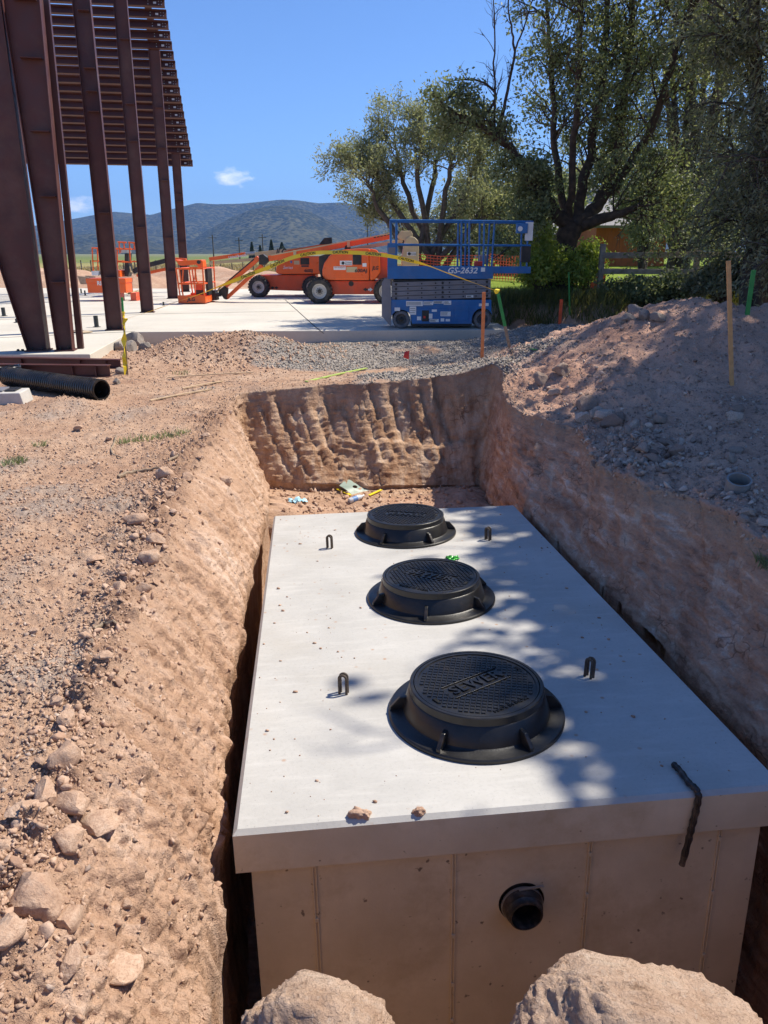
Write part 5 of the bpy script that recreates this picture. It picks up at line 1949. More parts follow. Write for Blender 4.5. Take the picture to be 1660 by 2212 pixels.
# knots and hanging end at the left stake
kb = MB(sp_)
kn = [c2(1000, 1030), c2(1005, 1075), c2(1018, 1095), c2(1003, 1130), c2(1012, 1190), c2(1006, 1260), c2(1010, 1330), c2(1005, 1400), c2(1018, 1480), c2(1008, 1560), c2(1000, 1625)]
hp = [aty(u, v, sp_[1] - 0.03) for u, v in kn]
Vh, Fh = [], []
for i, p in enumerate(hp):
    a_ = i * 1.3
    w2 = np.array([math.cos(a_), math.sin(a_) * .8, 0.15]) * (0.018 + 0.012 * (i % 3))
    Vh += [p + w2, p - w2]
for i in range(len(hp) - 1):
    Fh.append((2 * i, 2 * i + 1, 2 * i + 3, 2 * i + 2))
kb.add(Vh, Fh)
g0 = hp[-1]
kb.add([g0, g0 + [-.10, -.05, -.02], g0 + [-.13, .02, 0.0], g0 + [-.02, .06, .03]], [(0, 1, 2, 3)])
kb.add([g0, g0 + [.09, -.05, -.02], g0 + [.10, .03, 0.01], g0 + [.01, .05, .03]], [(0, 1, 2, 3)])
kb.build('hanging_end', M['tape'], tp)
k2 = MB(sp_)
for (u, v), r in ((c2(1003, 1040), .03), (c2(1020, 1098), .032), (c2(1004, 1130), .026)):
    V, F = rock_shape(2, int(u), 5, 0.1, (1, .8, .8))
    k2.add(V * r + aty(u, v, sp_[1] - 0.02), F)
V, F = rock_shape(2, 77, 5, 0.1, (1, .8, .8))
k2.add(V * 0.05 + gq_, F)
k2.build('knot', M['tape'], tp, True)

# twigs, pipe stub, root, grass tufts
def twig(pxs, r, label, cat='twig', mat='twig', lift=0.012):
    P_ = [on_ground(*q) + [0, 0, lift] for q in pxs]
    fin = []
    for i in range(len(P_) - 1):
        for t in np.linspace(0, 1, 4, endpoint=False):
            fin.append(P_[i] * (1 - t) + P_[i + 1] * t + np.array([0, 0, 0.004 * math.sin(7 * t + i)]))
    fin.append(P_[-1])
    o = MB().tube(fin, [r * (1 - 0.55 * i / len(fin)) for i in range(len(fin))], 7).build('twig', M[mat], None, True)
    return tag(o, label, cat, 'dry twigs on the left ground')


twig([c5b(785, 330), c5b(770, 375), c5b(750, 420), c5b(765, 450), c5b(830, 475)], 0.012, 'bent bare twig lying beside the grass patch')
twig([c5b(800, 605), c5b(850, 580), c5b(920, 565), c5b(1000, 550), c5b(1075, 543)], 0.017, 'thick dry branch ending at the upright clod')
twig([c5b(1140, 495), c5b(1220, 455), c5b(1290, 425)], 0.012, 'short dark stick behind the upright clod')
twig([c6b(640, 255), c6b(700, 215), c6b(770, 205), c6b(830, 235)], 0.010, 'curved root poking out of the crumble')
p = on_ground(*c8(1482, 800))
o = thing('pipe_end', p, 'open end of a pale buried pipe on the right heap', 'pipe')
MB().lathe([(0.078, -0.1), (0.078, 0.10), (0.067, 0.10), (0.067, -0.05)], axis=(-0.1, -0.35, 1), n=28).build('pipe_wall', M['pale_pipe'], o, True)
MB().lathe([(0.001, 0.02), (0.067, 0.02)], axis=(-0.1, -0.35, 1), n=20).build('soil_fill', M['dirt'], o)


def blades(name, pos, hgt, wdt, mat, seed, lean=0.35):
    r = np.random.default_rng(seed)
    n = len(pos)
    th = r.random(n) * 6.283
    h = hgt * r.uniform(0.5, 1.15, n)
    ln = np.c_[r.normal(size=n), r.normal(size=n)] * lean
    sx = np.c_[np.cos(th), np.sin(th), np.zeros(n)] * (wdt * 0.5)
    midp = pos + np.c_[ln * 0.35, np.full(n, 0.55)] * h[:, None]
    tip = pos + np.c_[ln, np.ones(n)] * h[:, None]
    V = np.stack([pos - sx, pos + sx, midp + sx * .7, midp - sx * .7, tip], 1).reshape(-1, 3)
    b = np.arange(n)[:, None] * 5
    F = np.concatenate([b + np.array([[0, 1, 2]]), b + np.array([[0, 2, 3]]), b + np.array([[3, 2, 4]])])
    return np_mesh(name, V, F), V, F


rg = np.random.default_rng(11)
for cc, X0, Y0, X1, Y1, n, lb in ((c5b, 800, 370, 1290, 300, 260, 'long patch of short green grass on the left ground'), (c5b, 20, 515, 180, 490, 90, 'small green tuft near the left margin'), (c5b, 235, 385, 310, 380, 40, 'faint tuft of grass left of the twig'), (c2, 1390, 1540, 1530, 1535, 50, 'tuft of grass near the pale laths'), (c8, 1600, 1190, 1660, 1230, 60, 'green tuft at the right lip of the pit')):
    ps = []
    for k in range(n):
        t = rg.random()
        u, v = cc(X0 + (X1 - X0) * t + rg.normal() * 12, Y0 + (Y1 - Y0) * t + rg.normal() * 9)
        ps.append(on_ground(u, v))
    me, _, _ = blades('grass_tuft', np.array(ps), 0.06, 0.008, 'grass', n, 0.6)
    tag(link('grass_tuft', me, M['green_leaf']), lb, kind='stuff')

# ================================================================== machines
def plane(cc, Y0):
    def f(X, Y):
        p = aty(*cc(X, Y), Y0)
        return (p[0], p[2])
    return f


def wheel(parent, org, c, r, w_, side, tyre='rubber', rimm='rim', lugs=True, name='wheel'):
    """c: centre of the outer face; side -1 faces the camera"""
    c = np.asarray(c, float) - org
    wh = bpy.data.objects.new(name, None)
    COL.objects.link(wh)
    wh.parent = parent
    wh.location = tuple(c)
    d = (0, side, 0)
    mb = MB()
    mb.lathe([(r * .60, 0.0), (r * .66, 0.015), (r * .90, 0.012), (r * .97, -0.02), (r, -0.06), (r, -w_ + 0.06), (r * .97, -w_ + .02), (r * .9, -w_), (r * .6, -w_)], axis=d, n=36, close=True)
    if lugs:
        for k in range(22):
            a = 2 * math.pi * k / 22
            for q, (o0, sk_) in enumerate(((-0.01, .12), (-w_ * .52, -.12))):
                aa = a + q * math.pi / 22
                cc_ = np.array([math.cos(aa), 0, math.sin(aa)]) * (r + 0.006)
                cc_[1] = side * (o0 - w_ * .22)
                Mx = np.array([[-math.sin(aa), 0, math.cos(aa)], [0, 1, 0], [math.cos(aa), 0, math.sin(aa)]]).T
                Mx = np.array([[-math.sin(aa), sk_ * 0, math.cos(aa)], [0, 1, 0], [math.cos(aa), 0, math.sin(aa)]]).T
                mb.box(cc_, (0.055, w_ * .5, 0.045), Mx)
    mb.build('tyre', M[tyre], wh, True)
    rb = MB()
    rb.lathe([(0.001, -0.035), (r * .18, -0.035), (r * .20, -0.075), (r * .46, -0.085), (r * .54, -0.02), (r * .605, 0.004), (r * .605, -0.05)], axis=d, n=32)
    rb.build('rim', M[rimm], wh, True)
    hb = MB()
    hb.lathe([(0.001, 0.045), (r * .13, 0.04), (r * .16, 0.0), (r * .17, -0.07)], axis=d, n=16)
    for k in range(9):
        a = 2 * math.pi * k / 9
        p = np.array([math.cos(a) * r * .25, side * -0.08, math.sin(a) * r * .25])
        hb.cyl(p, p + np.array([0, side * .04, 0]), r * .04, 6)
    hb.build('hub', M['black'], wh, True)['kind'] = 'stuff'
    return wh


def pbeam(mb, a, b, h, y0, y1):
    """bar between two (x,z) points, h thick in the picture plane, spanning depth y0..y1"""
    a = np.array([a[0], (y0 + y1) / 2, a[1]])
    b = np.array([b[0], (y0 + y1) / 2, b[1]])
    return mb.beam(a, b, abs(y1 - y0), h)


def tubes(mb, pts, r, y):
    return mb.tube([(p[0], y, p[1]) for p in pts], r, 8)


# ---------------------------------------------------------------- blue scissor lift
YF = 16.93
ORG = np.array([1.3, YF, SZ])
lift = thing('scissor_lift', ORG, 'blue scissor lift with folded grey arms and extended platform in tree shade', 'scissor lift')
q = plane(c4, YF)
W4 = 0.81
pxm = 1 / (FD / float((ORG - CO) @ CF) / K * 3.32)         # metres per crop pixel
body = MB(ORG)
wz = 78 * pxm
outl = [q(352, 772)]
outl = [q(352, 770), q(1163, 770), q(1163, 860)]
cx_, cz_ = q(1090, 925)
rr_ = 84 * pxm
for a in np.linspace(20, 172, 12):
    outl.append((cx_ + rr_ * math.cos(R_(a)), cz_ + rr_ * math.sin(R_(a))))
outl += [q(1003, 965), q(520, 965)]
cx2, cz2 = q(432, 938)
for a in np.linspace(5, 165, 12):
    outl.append((cx2 + rr_ * math.cos(R_(a)), cz2 + rr_ * math.sin(R_(a))))
outl += [q(345, 930)]
body.prism([(x, z) for x, z in outl], YF + 0.012, YF + W4 - 0.012)
ch_ = body.build('chassis', M['blue'], lift, bevel=0.008)
for X0, Y0 in ((432, 938), (1090, 925)):
    for sd_ in (-1, 1):
        x, z = q(X0, Y0)
        rw = 71 * pxm
        wheel(lift, ORG, (x, YF + 0.005 if sd_ < 0 else YF + W4 - 0.005, SZ + rw), rw, 0.13, sd_, 'grey_rubber', 'grey_rubber', False)


def panel(cc_plane, X0, Y0, X1, Y1, y0, y1, name, mat, par, org, bevel=0.004):
    a, b = cc_plane(X0, Y0), cc_plane(X1, Y1)
    return MB(org).box2((a[0], y0, b[1]), (b[0], y1, a[1])).build(name, M[mat], par, bevel=bevel)


panel(q, 555, 843, 835, 958, YF - 0.006, YF + 0.02, 'control_tray', 'blue', lift, ORG)
panel(q, 868, 812, 975, 938, YF - 0.008, YF + 0.02, 'access_door', 'blue', lift, ORG)
panel(q, 600, 855, 655, 945, YF - 0.016, YF - 0.004, 'ground_control', 'black', lift, ORG)
panel(q, 612, 900, 628, 920, YF - 0.024, YF - 0.014, 'stop_button', 'red', lift, ORG)
panel(q, 515, 962, 1005, 985, YF + 0.06, YF + W4 - 0.06, 'pothole_guard', 'black', lift, ORG)
for (X0, Y0, X1, Y1) in ((472, 780, 606, 820), (500, 824, 552, 890), (378, 832, 422, 860), (612, 783, 690, 812), (692, 778, 775, 800), (778, 777, 836, 810), (680, 848, 720, 866), (655, 882, 684, 922), (750, 865, 832, 902), (662, 926, 735, 950), (752, 920, 780, 945), (792, 925, 826, 944), (560, 905, 592, 935), (1062, 800, 1090, 822), (1112, 796, 1140, 820), (1078, 508, 1110, 542), (960, 733, 1015, 752)):
    yy = YF - 0.010 if Y0 < 840 else YF - 0.012
    yy = YF - 0.020 if 500 < Y0 < 760 else yy
    o_ = panel(q, X0, Y0, X1, Y1, yy, yy + 0.008 + (0.02 if Y0 < 840 else 0), 'decal', 'white', lift, ORG, 0)
    if (X1 - X0) > 50:
        a, b = q(X0, Y0), q(X1, Y1)
        lb_ = MB(ORG)
        rs = random.Random(X0)
        for k in range(3):
            zz = a[1] + (b[1] - a[1]) * (0.25 + 0.25 * k)
            lb_.box2((a[0] + 0.01, yy - 0.0015, zz - 0.004), (a[0] + (b[0] - a[0]) * rs.uniform(.6, .92), yy + 0.0005, zz + 0.004))
        lo = lb_.build('print_line', M['decal_black'], o_)
        lo['kind'] = 'stuff'
lad = MB(ORG)
lad.prism([q(300, 600), q(345, 600), q(352, 985), q(330, 968), q(274, 900), q(274, 640)], YF - 0.004, YF + 0.03)
lad.prism([q(300, 600), q(345, 600), q(352, 985), q(330, 968), q(274, 900), q(274, 640)], YF + W4 - 0.03, YF + W4)
for k in range(5):
    x0_, z0_ = q(280, 660 + k * 62)
    lad.box2((x0_, YF + .03, z0_ - .015), (x0_ + .05, YF + W4 - .03, z0_ + .015))
lad.build('entry_ladder', M['scissor_grey'], lift, bevel=0.004)
for k, (ya, yb) in enumerate(((626, 612), (662, 655), (700, 690), (742, 726))):
    yl, yr = (608 + k * 42, 606 + k * 42)
    d_ = -14 if k % 2 == 0 else 0
    for yy in (YF + 0.03 + 0.015 * (k % 2), YF + W4 - 0.09):
        ar = MB(ORG)
        a, b = q(358, 640 + k * 38 + 6), q(1160, 612 + k * 38 + 10)
        pbeam(ar, a, b, 33 * pxm, yy, yy + 0.05)
        ao = ar.build('scissor_arm', M['scissor_grey'], lift, bevel=0.006)
        if yy < YF + 0.2:
            for t in (0.04, 0.16, 0.30, 0.44, 0.512, 0.58, 0.72, 0.85, 0.96):
                c_ = (a[0] + (b[0] - a[0]) * t, a[1] + (b[1] - a[1]) * t)
                rpin = (10 if t in (0.04, 0.512, 0.96) else 6) * pxm
                MB(ORG).cyl((c_[0], yy - 0.014, c_[1]), (c_[0], yy + .004, c_[1]), rpin, 10).build('pin', M['black'], ao)
panel(q, 372, 608, 1155, 768, YF + 0.11, YF + W4 - 0.14, 'scissor_core', 'black', lift, ORG)
panel(q, 322, 500, 1175, 600, YF - 0.012, YF + 0.02, 'platform_side', 'blue', lift, ORG)
panel(q, 322, 500, 1175, 600, YF + W4 - 0.02, YF + W4 + 0.012, 'platform_side', 'blue', lift, ORG)
a, b = q(322, 570), q(1175, 600)
MB(ORG).box2((a[0] + .004, YF + .02, b[1] + .01), (b[0] - .004, YF + W4 - .02, b[1] + .05)).build('deck', M['scissor_grey'], lift)
panel(q, 1175, 503, 1482, 556, YF + 0.03, YF + 0.06, 'extension_side', 'blue', lift, ORG)
panel(q, 1175, 503, 1482, 556, YF + W4 - 0.06, YF + W4 - 0.03, 'extension_side', 'blue', lift, ORG)
a, b = q(1176, 540), q(1482, 556)
MB(ORG).box2((a[0], YF + .06, b[1]), (b[0], YF + W4 - .06, b[1] + .04)).build('extension_deck', M['scissor_grey'], lift)
x, z = q(925, 534)
text_obj('model_number', 'GS-2632', 0.17, M['white'], lift, Vector((x, YF - 0.014, z)) - Vector(ORG), FACE_CAM, 0.002, 0.25, 0.004, width=235 * pxm)
rt = 0.021
for yy, nm in ((YF + 0.02, 'front'), (YF + W4 - 0.02, 'back')):
    for X0, X1 in ((345, 352), (395, 392), (922, 915), (985, 980), (1105, 1098), (1190, 1165)):
        rl = MB(ORG)
        tubes(rl, [q(X0, 128), q(X1, 505)], rt, yy).build('rail_post', M['blue'], lift, True)
    tubes(MB(ORG), [q(340, 126), q(800, 128), q(1500, 136)], rt, yy).build('top_rail', M['blue'], lift, True)
    tubes(MB(ORG), [q(340, 322), q(1480, 330)], rt, yy).build('mid_rail', M['blue'], lift, True)
    tubes(MB(ORG), [q(1462, 136), q(1450, 505)], rt, yy).build('rail_post', M['blue'], lift, True)
for X_, Y_ in ((345, 126), (345, 322), (1498, 136), (1478, 330)):
    x, z = q(X_, Y_)
    MB(ORG).cyl((x, YF + .02, z), (x, YF + W4 - .02, z), rt, 8).build('end_rail', M['blue'], lift, True)
panel(q, 320, 310, 392, 600, YF - 0.004, YF + 0.03, 'gate_post', 'blue', lift, ORG)
panel(q, 328, 345, 384, 395, YF - 0.007, YF + 0.03, 'gate_gusset', 'scissor_grey', lift, ORG)
cbx = panel(q, 1366, 150, 1452, 232, YF - 0.06, YF + 0.06, 'control_box', 'blue', lift, ORG, 0.012)
x, z = q(1392, 195)
MB(ORG).lathe([(0.001, 0.0), (0.052, 0.0), (0.052, 0.006), (0.001, 0.006)], (x, YF - 0.062, z), (0, -1, 0), 20).build('oval_badge', M['white'], cbx, True)
panel(q, 1440, 140, 1494, 290, YF - 0.02, YF - 0.012, 'paper_sheet', 'white', lift, ORG, 0)
panel(q, 1410, 335, 1476, 466, YF - 0.02, YF + 0.08, 'manual_box', 'black', lift, ORG, 0.01)
panel(q, 1040, 460, 1110, 498, YF + 0.25, YF + 0.45, 'tool_tray', 'red', lift, ORG, 0.01)
panel(q, 1088, 408, 1142, 485, YF + 0.4, YF + 0.62, 'charger_box', 'scissor_grey', lift, ORG, 0.01)
tubes(MB(ORG), [q(1180, 452), q(1260, 400), q(1335, 336)], 0.012, YF + W4 * .5).build('stay', M['black'], lift, True)

# ---------------------------------------------------------------- near boom lift
YJ = 25.5
ORJ = np.array([1.0, YJ, SZ])
jb = thing('boom_lift', ORJ, 'near orange boom lift with jib folded down to its basket', 'boom lift', 'orange boom lifts on the slab')
q = plane(c3, YJ)
q4 = plane(c4, YJ)
ps = q(1000, 0)[0] - q(0, 0)[0]
pj = ps / 1000                                               # metres per crop-3 pixel
WJ = 2.1
rw = 92 * pj
for X0 in (1147, 1641):
    x, z = q(X0, 640)
    wheel(jb, ORJ, (x, YJ, SZ + rw), rw, 0.34, -1)
    wheel(jb, ORJ, (x, YJ + WJ, SZ + rw), rw, 0.34, 1)
cm_ = MB(ORJ)
cm_.prism([q(1185, 562), q(1600, 562), q(1680, 600), q(1680, 650), q(1560, 664), q(1240, 664), q(1110, 640), q(1110, 600)], YJ + 0.36, YJ + WJ - 0.36)
chs = cm_.build('chassis', M['orange_dark'], jb, bevel=0.02)
for X0 in (1147, 1641):
    x, z = q(X0, 640)
    MB(ORJ).cyl((x, YJ + .1, SZ + rw), (x, YJ + WJ - .1, SZ + rw), 0.11, 12).build('axle', M['orange_dark'], jb, True)
x, z = q(1378, 584)
MB(ORJ).lathe([(0.001, 0), (0.085, 0), (0.09, -0.02)], (x, YJ + 0.352, z), (0, -1, 0), 20).build('lifting_eye', M['black'], chs, True)
for s_, X0 in ((-1, 1490), (1, 1518)):
    a = q(X0, 628)
    MB(ORJ).prism([(a[0] + s_ * .10, a[1]), (a[0], a[1] + .07), (a[0], a[1] + .03), (a[0] - s_ * .06, a[1] + .03), (a[0] - s_ * .06, a[1] - .03), (a[0], a[1] - .03), (a[0], a[1] - .07)][::s_], YJ + 0.35, YJ + 0.362).build('arrow_decal', M['black' if s_ < 0 else 'white'], chs)
for k in range(8):
    x, z = q(1385 + 18 * (k % 2) + 60 * (k // 4), 590 + 22 * ((k // 2) % 2))
hd = MB(ORJ)
hood = [q(1168, 520), q(1166, 480), q(1180, 430), q(1215, 380), q(1270, 345), q(1340, 328), q(1440, 322), q(1515, 322), q(1515, 556), q(1185, 556)]
hd.prism(hood, YJ + 0.15, YJ + 0.95)
ho_ = hd.build('engine_hood', M['orange'], jb, bevel=0.035)
MB(ORJ).prism([q(1520, 322), q(1570, 332), q(1592, 365), q(1596, 500), q(1560, 552), q(1520, 556)], YJ + 0.17, YJ + 0.97).build('engine_hood', M['orange'], jb, bevel=0.035)
MB(ORJ).prism([q(1590, 350), q(1690, 360), q(1690, 548), q(1565, 548)], YJ + 0.4, YJ + 1.7).build('turntable', M['orange_dark'], jb, bevel=0.02)
MB(ORJ).prism(hood, YJ + 1.2, YJ + WJ - .1).build('engine_hood', M['orange'], jb, bevel=0.035)
MB(ORJ).prism([q(1240, 548), q(1560, 548), q(1530, 566), q(1270, 566)], YJ + 0.4, YJ + 1.7).build('slew_ring', M['black'], jb)
MB(ORJ).prism([q(1134, 380), q(1225, 350), q(1210, 400), q(1165, 480), q(1165, 540), q(1150, 540), q(1134, 480)], YJ + 0.5, YJ + 1.5).build('engine_block', M['black'], jb, bevel=0.02)
panel(q, 1392, 368, 1458, 442, YJ + 0.135, YJ + 0.2, 'vent_grille', 'black', jb, ORJ)
panel(q, 1296, 412, 1388, 446, YJ + 0.142, YJ + 0.2, 'rental_decal', 'white', jb, ORJ, 0)
x, z = q(1320, 430)
MB(ORJ).lathe([(0.001, 0), (0.05, 0)], (x, YJ + 0.138, z), (0, -1, 0), 16).build('rental_mark', M['decal_black'], jb)
x, z = q(1360, 424)
text_obj('rental_name', 'United', 0.075, M['decal_black'], jb, Vector((x, YJ + 0.139, z)) - Vector(ORJ), FACE_CAM, 0.001)
x, z = q(1360, 437)
text_obj('rental_name', 'Rentals', 0.075, M['decal_black'], jb, Vector((x, YJ + 0.139, z)) - Vector(ORJ), FACE_CAM, 0.001)
panel(q, 1250, 454, 1340, 480, YJ + 0.142, YJ + 0.2, 'phone_decal', 'white', jb, ORJ, 0)
x, z = q(1295, 462)
text_obj('phone_text', '800-UR-RENTS', 0.062, M['red'], jb, Vector((x, YJ + 0.139, z)) - Vector(ORJ), FACE_CAM, 0.001, width=78 * pj)
panel(q, 1345, 458, 1425, 498, YJ + 0.142, YJ + 0.2, 'warning_decal', 'cream', jb, ORJ, 0)
panel(q, 1464, 430, 1494, 456, YJ + 0.142, YJ + 0.2, 'warning_decal', 'white', jb, ORJ, 0)
x, z = q(1452, 487)
text_obj('model_number', '600AJ', 0.15, M['decal_black'], jb, Vector((x, YJ + 0.139, z)) - Vector(ORJ), FACE_CAM, 0.002, 0.1, 0.004, width=95 * pj)
x, z = q(1568, 468)
text_obj('maker_name', 'JLG', 0.16, M['decal_black'], jb, Vector((x - .04, YJ + 0.155, z)) - Vector(ORJ), FACE_CAM, 0.002, 0.2, 0.004, width=52 * pj)
# main boom, rising to the right
BY0, BY1 = YJ + 0.98, YJ + 1.20
pbeam(MB(ORJ), q(738, 398), q4(345, 248), 42 * pj, BY0, BY1).build('main_boom', M['orange'], jb, bevel=0.012)
pbeam(MB(ORJ), q(1245, 352), q4(450, 285), 26 * pj, BY0 + .01, BY1 - .01).build('lower_boom', M['cream'], jb, bevel=0.012)
pbeam(MB(ORJ), q(760, 372), q4(335, 228), 9 * pj, BY0 - .03, BY0 + .02).build('boom_strip', M['cream'], jb)
for k in range(5):
    a, b = q(1545 + k * 26, 238 - k * 5.3), q(1562 + k * 26, 234.5 - k * 5.3)
    pbeam(MB(ORJ), a, b, 7 * pj, BY0 - .008, BY0 + .01).build('boom_lettering', M['decal_black'], jb)
for t in (0.22, 0.66):
    a, b = np.array(q(738, 398)), np.array(q4(345, 248))
    c_ = a + (b - a) * t
    MB(ORJ).box((c_[0], (BY0 + BY1) / 2, c_[1]), (.10, .30, 52 * pj)).build('boom_collar', M['cream'], jb, bevel=0.01)
MB(ORJ).lathe([(0.001, .02), (0.10, .02), (0.10, -.3)], (*[q(1345, 318)[0]], BY0, q(1345, 318)[1]), (0, -1, 0), 18).build('boom_pivot', M['black'], jb, True)
q5 = q4
MB(ORJ).prism([q5(405, 245), q5(432, 205), q5(520, 203), q5(535, 232), q5(530, 262), q5(470, 285), q5(410, 268)], BY0 - .06, BY1 + .06).build('boom_head', M['cream'], jb, bevel=0.02)
MB(ORJ).prism([q5(462, 300), q5(475, 268), q5(505, 252), q5(545, 255), q5(578, 285), q5(584, 330), q5(584, 500), q5(440, 500), q5(440, 420)], BY0 - .12, BY1 + .12).build('upright', M['cream'], jb, bevel=0.03)
panel(q5, 484, 382, 560, 412, BY0 - .128, BY0 - .1, 'rental_decal', 'white', jb, ORJ, 0)
x, z = q5(503, 397)
MB(ORJ).lathe([(0.001, 0), (0.05, 0)], (x, BY0 - .132, z), (0, -1, 0), 16).build('rental_mark', M['decal_black'], jb)
for dy, tx_ in ((391, 'United'), (403, 'Rentals')):
    x, z = q5(538, dy)
    text_obj('rental_name', tx_, 0.07, M['decal_black'], jb, Vector((x, BY0 - .131, z)) - Vector(ORJ), FACE_CAM, 0.001)
panel(q5, 512, 206, 520, 210, BY0 - .07, BY0 - .05, 'boom_sensor', 'black', jb, ORJ, 0)
# jib hanging from the boom nose
MB(ORJ).prism([q(668, 372), q(700, 362), q(735, 390), q(742, 415), q(712, 448), q(668, 442)], BY0 - .05, BY1 + .05).build('jib_knuckle', M['black'], jb, bevel=0.02)
pbeam(MB(ORJ), q(662, 392), q(405, 608), 38 * pj, BY0 + .02, BY1 - .02).build('jib_arm', M['orange'], jb, bevel=0.012)
pbeam(MB(ORJ), q(628, 402), q(440, 562), 9 * pj, BY0 + .002, BY0 + .04).build('jib_hose', M['black'], jb)
pbeam(MB(ORJ), q(690, 448), q(418, 700), 27 * pj, BY0 + .02, BY1 - .02).build('jib_arm', M['orange'], jb, bevel=0.012)
pbeam(MB(ORJ), q(600, 500), q(500, 585), 12 * pj, BY0 + .04, BY1 - .04).build('jib_cylinder', M['cream'], jb, bevel=0.01)
MB(ORJ).prism([q(360, 640), q(405, 605), q(425, 625), q(420, 712), q(400, 705), q(385, 680), q(360, 690)], BY0 - .03, BY1 + .03).build('basket_mount', M['black'], jb, bevel=0.01)
MB(ORJ).prism([q(312, 640), q(335, 640), q(340, 660), q(372, 660), q(372, 684), q(345, 690), q(350, 715), q(312, 715)], BY0 - .12, BY1 + .12).build('basket_mount', M['black'], jb, bevel=0.01)
for dd in (0, 1):
    pts = [q(355, 640 + 10 * dd), q(385, 600 + 8 * dd), q(440, 590), q(520, 560 + 10 * dd)]
    tubes(MB(ORJ), pts, 0.018, BY0 - .06 - .03 * dd).build('hydraulic_hose', M['cream' if dd else 'black'], jb, True)
# the work basket
YB0, YB1 = YJ - 0.15, YJ + 1.6
bk = bpy.data.objects.new('basket', None)
COL.objects.link(bk)
bk.parent = jb
fl_ = MB(ORJ)
a, b = q(112, 665), q(318, 722)
fl_.box2((a[0], YB0, b[1]), (b[0], YB0 + .03, a[1]))
fl_.box2((a[0], YB1 - .03, b[1]), (b[0], YB1, a[1]))
fl_.box2((a[0], YB0 + .03, b[1] + .01), (a[0] + .03, YB1 - .03, a[1] - .05))
fl_.box2((b[0] - .03, YB0 + .03, b[1] + .01), (b[0], YB1 - .03, a[1] - .05))
fl_.box2((a[0] + .03, YB0 + .03, b[1] + .02), (b[0] - .03, YB1 - .03, b[1] + .05))
fl_.build('toe_board', M['orange'], bk, bevel=0.006)
x, z = q(211, 695)
text_obj('maker_name', 'JLG', 0.15, M['decal_black'], bk, Vector((x, YB0 - .003, z)) - Vector(ORJ), FACE_CAM, 0.002, 0.2, 0.006, width=66 * pj)
for yy in (YB0 + .03, YB1 - .03):
    for P_ in ([q(128, 668), q(98, 470)], [q(150, 668), q(122, 470)], [q(306, 668), q(290, 415)], [q(95, 470), q(292, 470)], [q(112, 580), q(302, 580)], [q(236, 470), q(250, 560), q(262, 575)], [q(150, 480), q(146, 560), q(160, 575)]):
        tubes(MB(ORJ), P_, 0.024, yy).build('rail', M['orange'], bk, True)
for X_, Y_ in ((98, 470), (292, 470), (113, 580), (302, 580)):
    x, z = q(X_, Y_)
    MB(ORJ).cyl((x, YB0 + .03, z), (x, YB1 - .03, z), 0.024, 8).build('rail', M['orange'], bk, True)
MB(ORJ).prism([q(85, 402), q(120, 412), q(240, 405), q(282, 405), q(290, 460), q(262, 465), q(245, 440), q(130, 448), q(110, 440)], YB0 + .1, YB0 + .7).build('control_console', M['orange'], bk, bevel=0.02)
panel(q, 220, 590, 280, 665, YB0 + .4, YB0 + .7, 'tool_box', 'black', bk, ORJ)
panel(q, 225, 588, 275, 630, YB0 + .36, YB0 + .4, 'tool_box_lid', 'orange_dark', bk, ORJ)
MB(ORJ).box2((q(282, 470)[0], YB0 + .5, q(300, 670)[1]), (q(302, 470)[0], YB0 + 1.2, q(300, 470)[1])).build('basket_post', M['black'], bk, bevel=0.01)
MB(ORJ).lathe([(0.001, .03), (.06, .03), (.06, -.1)], (q(262, 422)[0], YB0 + .1, q(262, 422)[1]), (0, -1, 0), 14).build('lamp', M['black'], bk, True)

# ---------------------------------------------------------------- far boom lift
YK = 29.3
ORK = np.array([-3.0, YK, SZ])
jk = thing('boom_lift', ORK, 'farther orange boom lift with its long boom reaching left to a basket', 'boom lift', 'orange boom lifts on the slab')
q = plane(c3, YK)
qk2 = plane(c2, YK)
pk = (q(1000, 0)[0] - q(0, 0)[0]) / 1000
rw = 75 * pk
for X0, back in ((698, -40), (1096, -30)):
    x, z = q(X0, 615)
    wheel(jk, ORK, (x, YK, SZ + rw), rw, 0.32, -1)
    wheel(jk, ORK, (x + back * pk, YK + 2.0, SZ + rw), rw, 0.32, 1)
    MB(ORK).cyl((x, YK + .1, SZ + rw), (x + back * pk, YK + 1.9, SZ + rw), 0.1, 10).build('axle', M['orange_dark'], jk, True)
MB(ORK).prism([q(700, 520), q(1110, 516), q(1110, 630), q(1000, 638), q(770, 630), q(730, 560), q(705, 545)], YK + .34, YK + 1.7).build('chassis', M['orange_dark'], jk, bevel=0.02)
for s_, X0 in ((-1, 795), (1, 820)):
    a = q(X0, 614)
    MB(ORK).prism([(a[0] + s_ * .09, a[1]), (a[0], a[1] + .06), (a[0], a[1] + .03), (a[0] - s_ * .05, a[1] + .03), (a[0] - s_ * .05, a[1] - .03), (a[0], a[1] - .03), (a[0], a[1] - .06)][::s_], YK + 0.33, YK + 0.342).build('arrow_decal', M['black'], jk)
MB(ORK).prism([q(820, 495), q(828, 440), q(845, 392), q(1000, 378), q(1150, 378), q(1150, 512), q(840, 512)], YK + .2, YK + 1.0).build('engine_hood', M['orange'], jk, bevel=0.03)
MB(ORK).prism([q(820, 495), q(828, 440), q(845, 392), q(1000, 378), q(1150, 378), q(1150, 512), q(840, 512)], YK + 1.25, YK + 1.9).build('engine_hood', M['orange'], jk, bevel=0.03)
panel(q, 1003, 392, 1070, 442, YK + .185, YK + .23, 'vent_grille', 'black', jk, ORK)
panel(q, 955, 412, 996, 440, YK + .192, YK + .23, 'warning_decal', 'cream', jk, ORK, 0)
panel(q, 1010, 446, 1066, 458, YK + .192, YK + .23, 'warning_decal', 'black', jk, ORK, 0)
x, z = q(1062, 487)
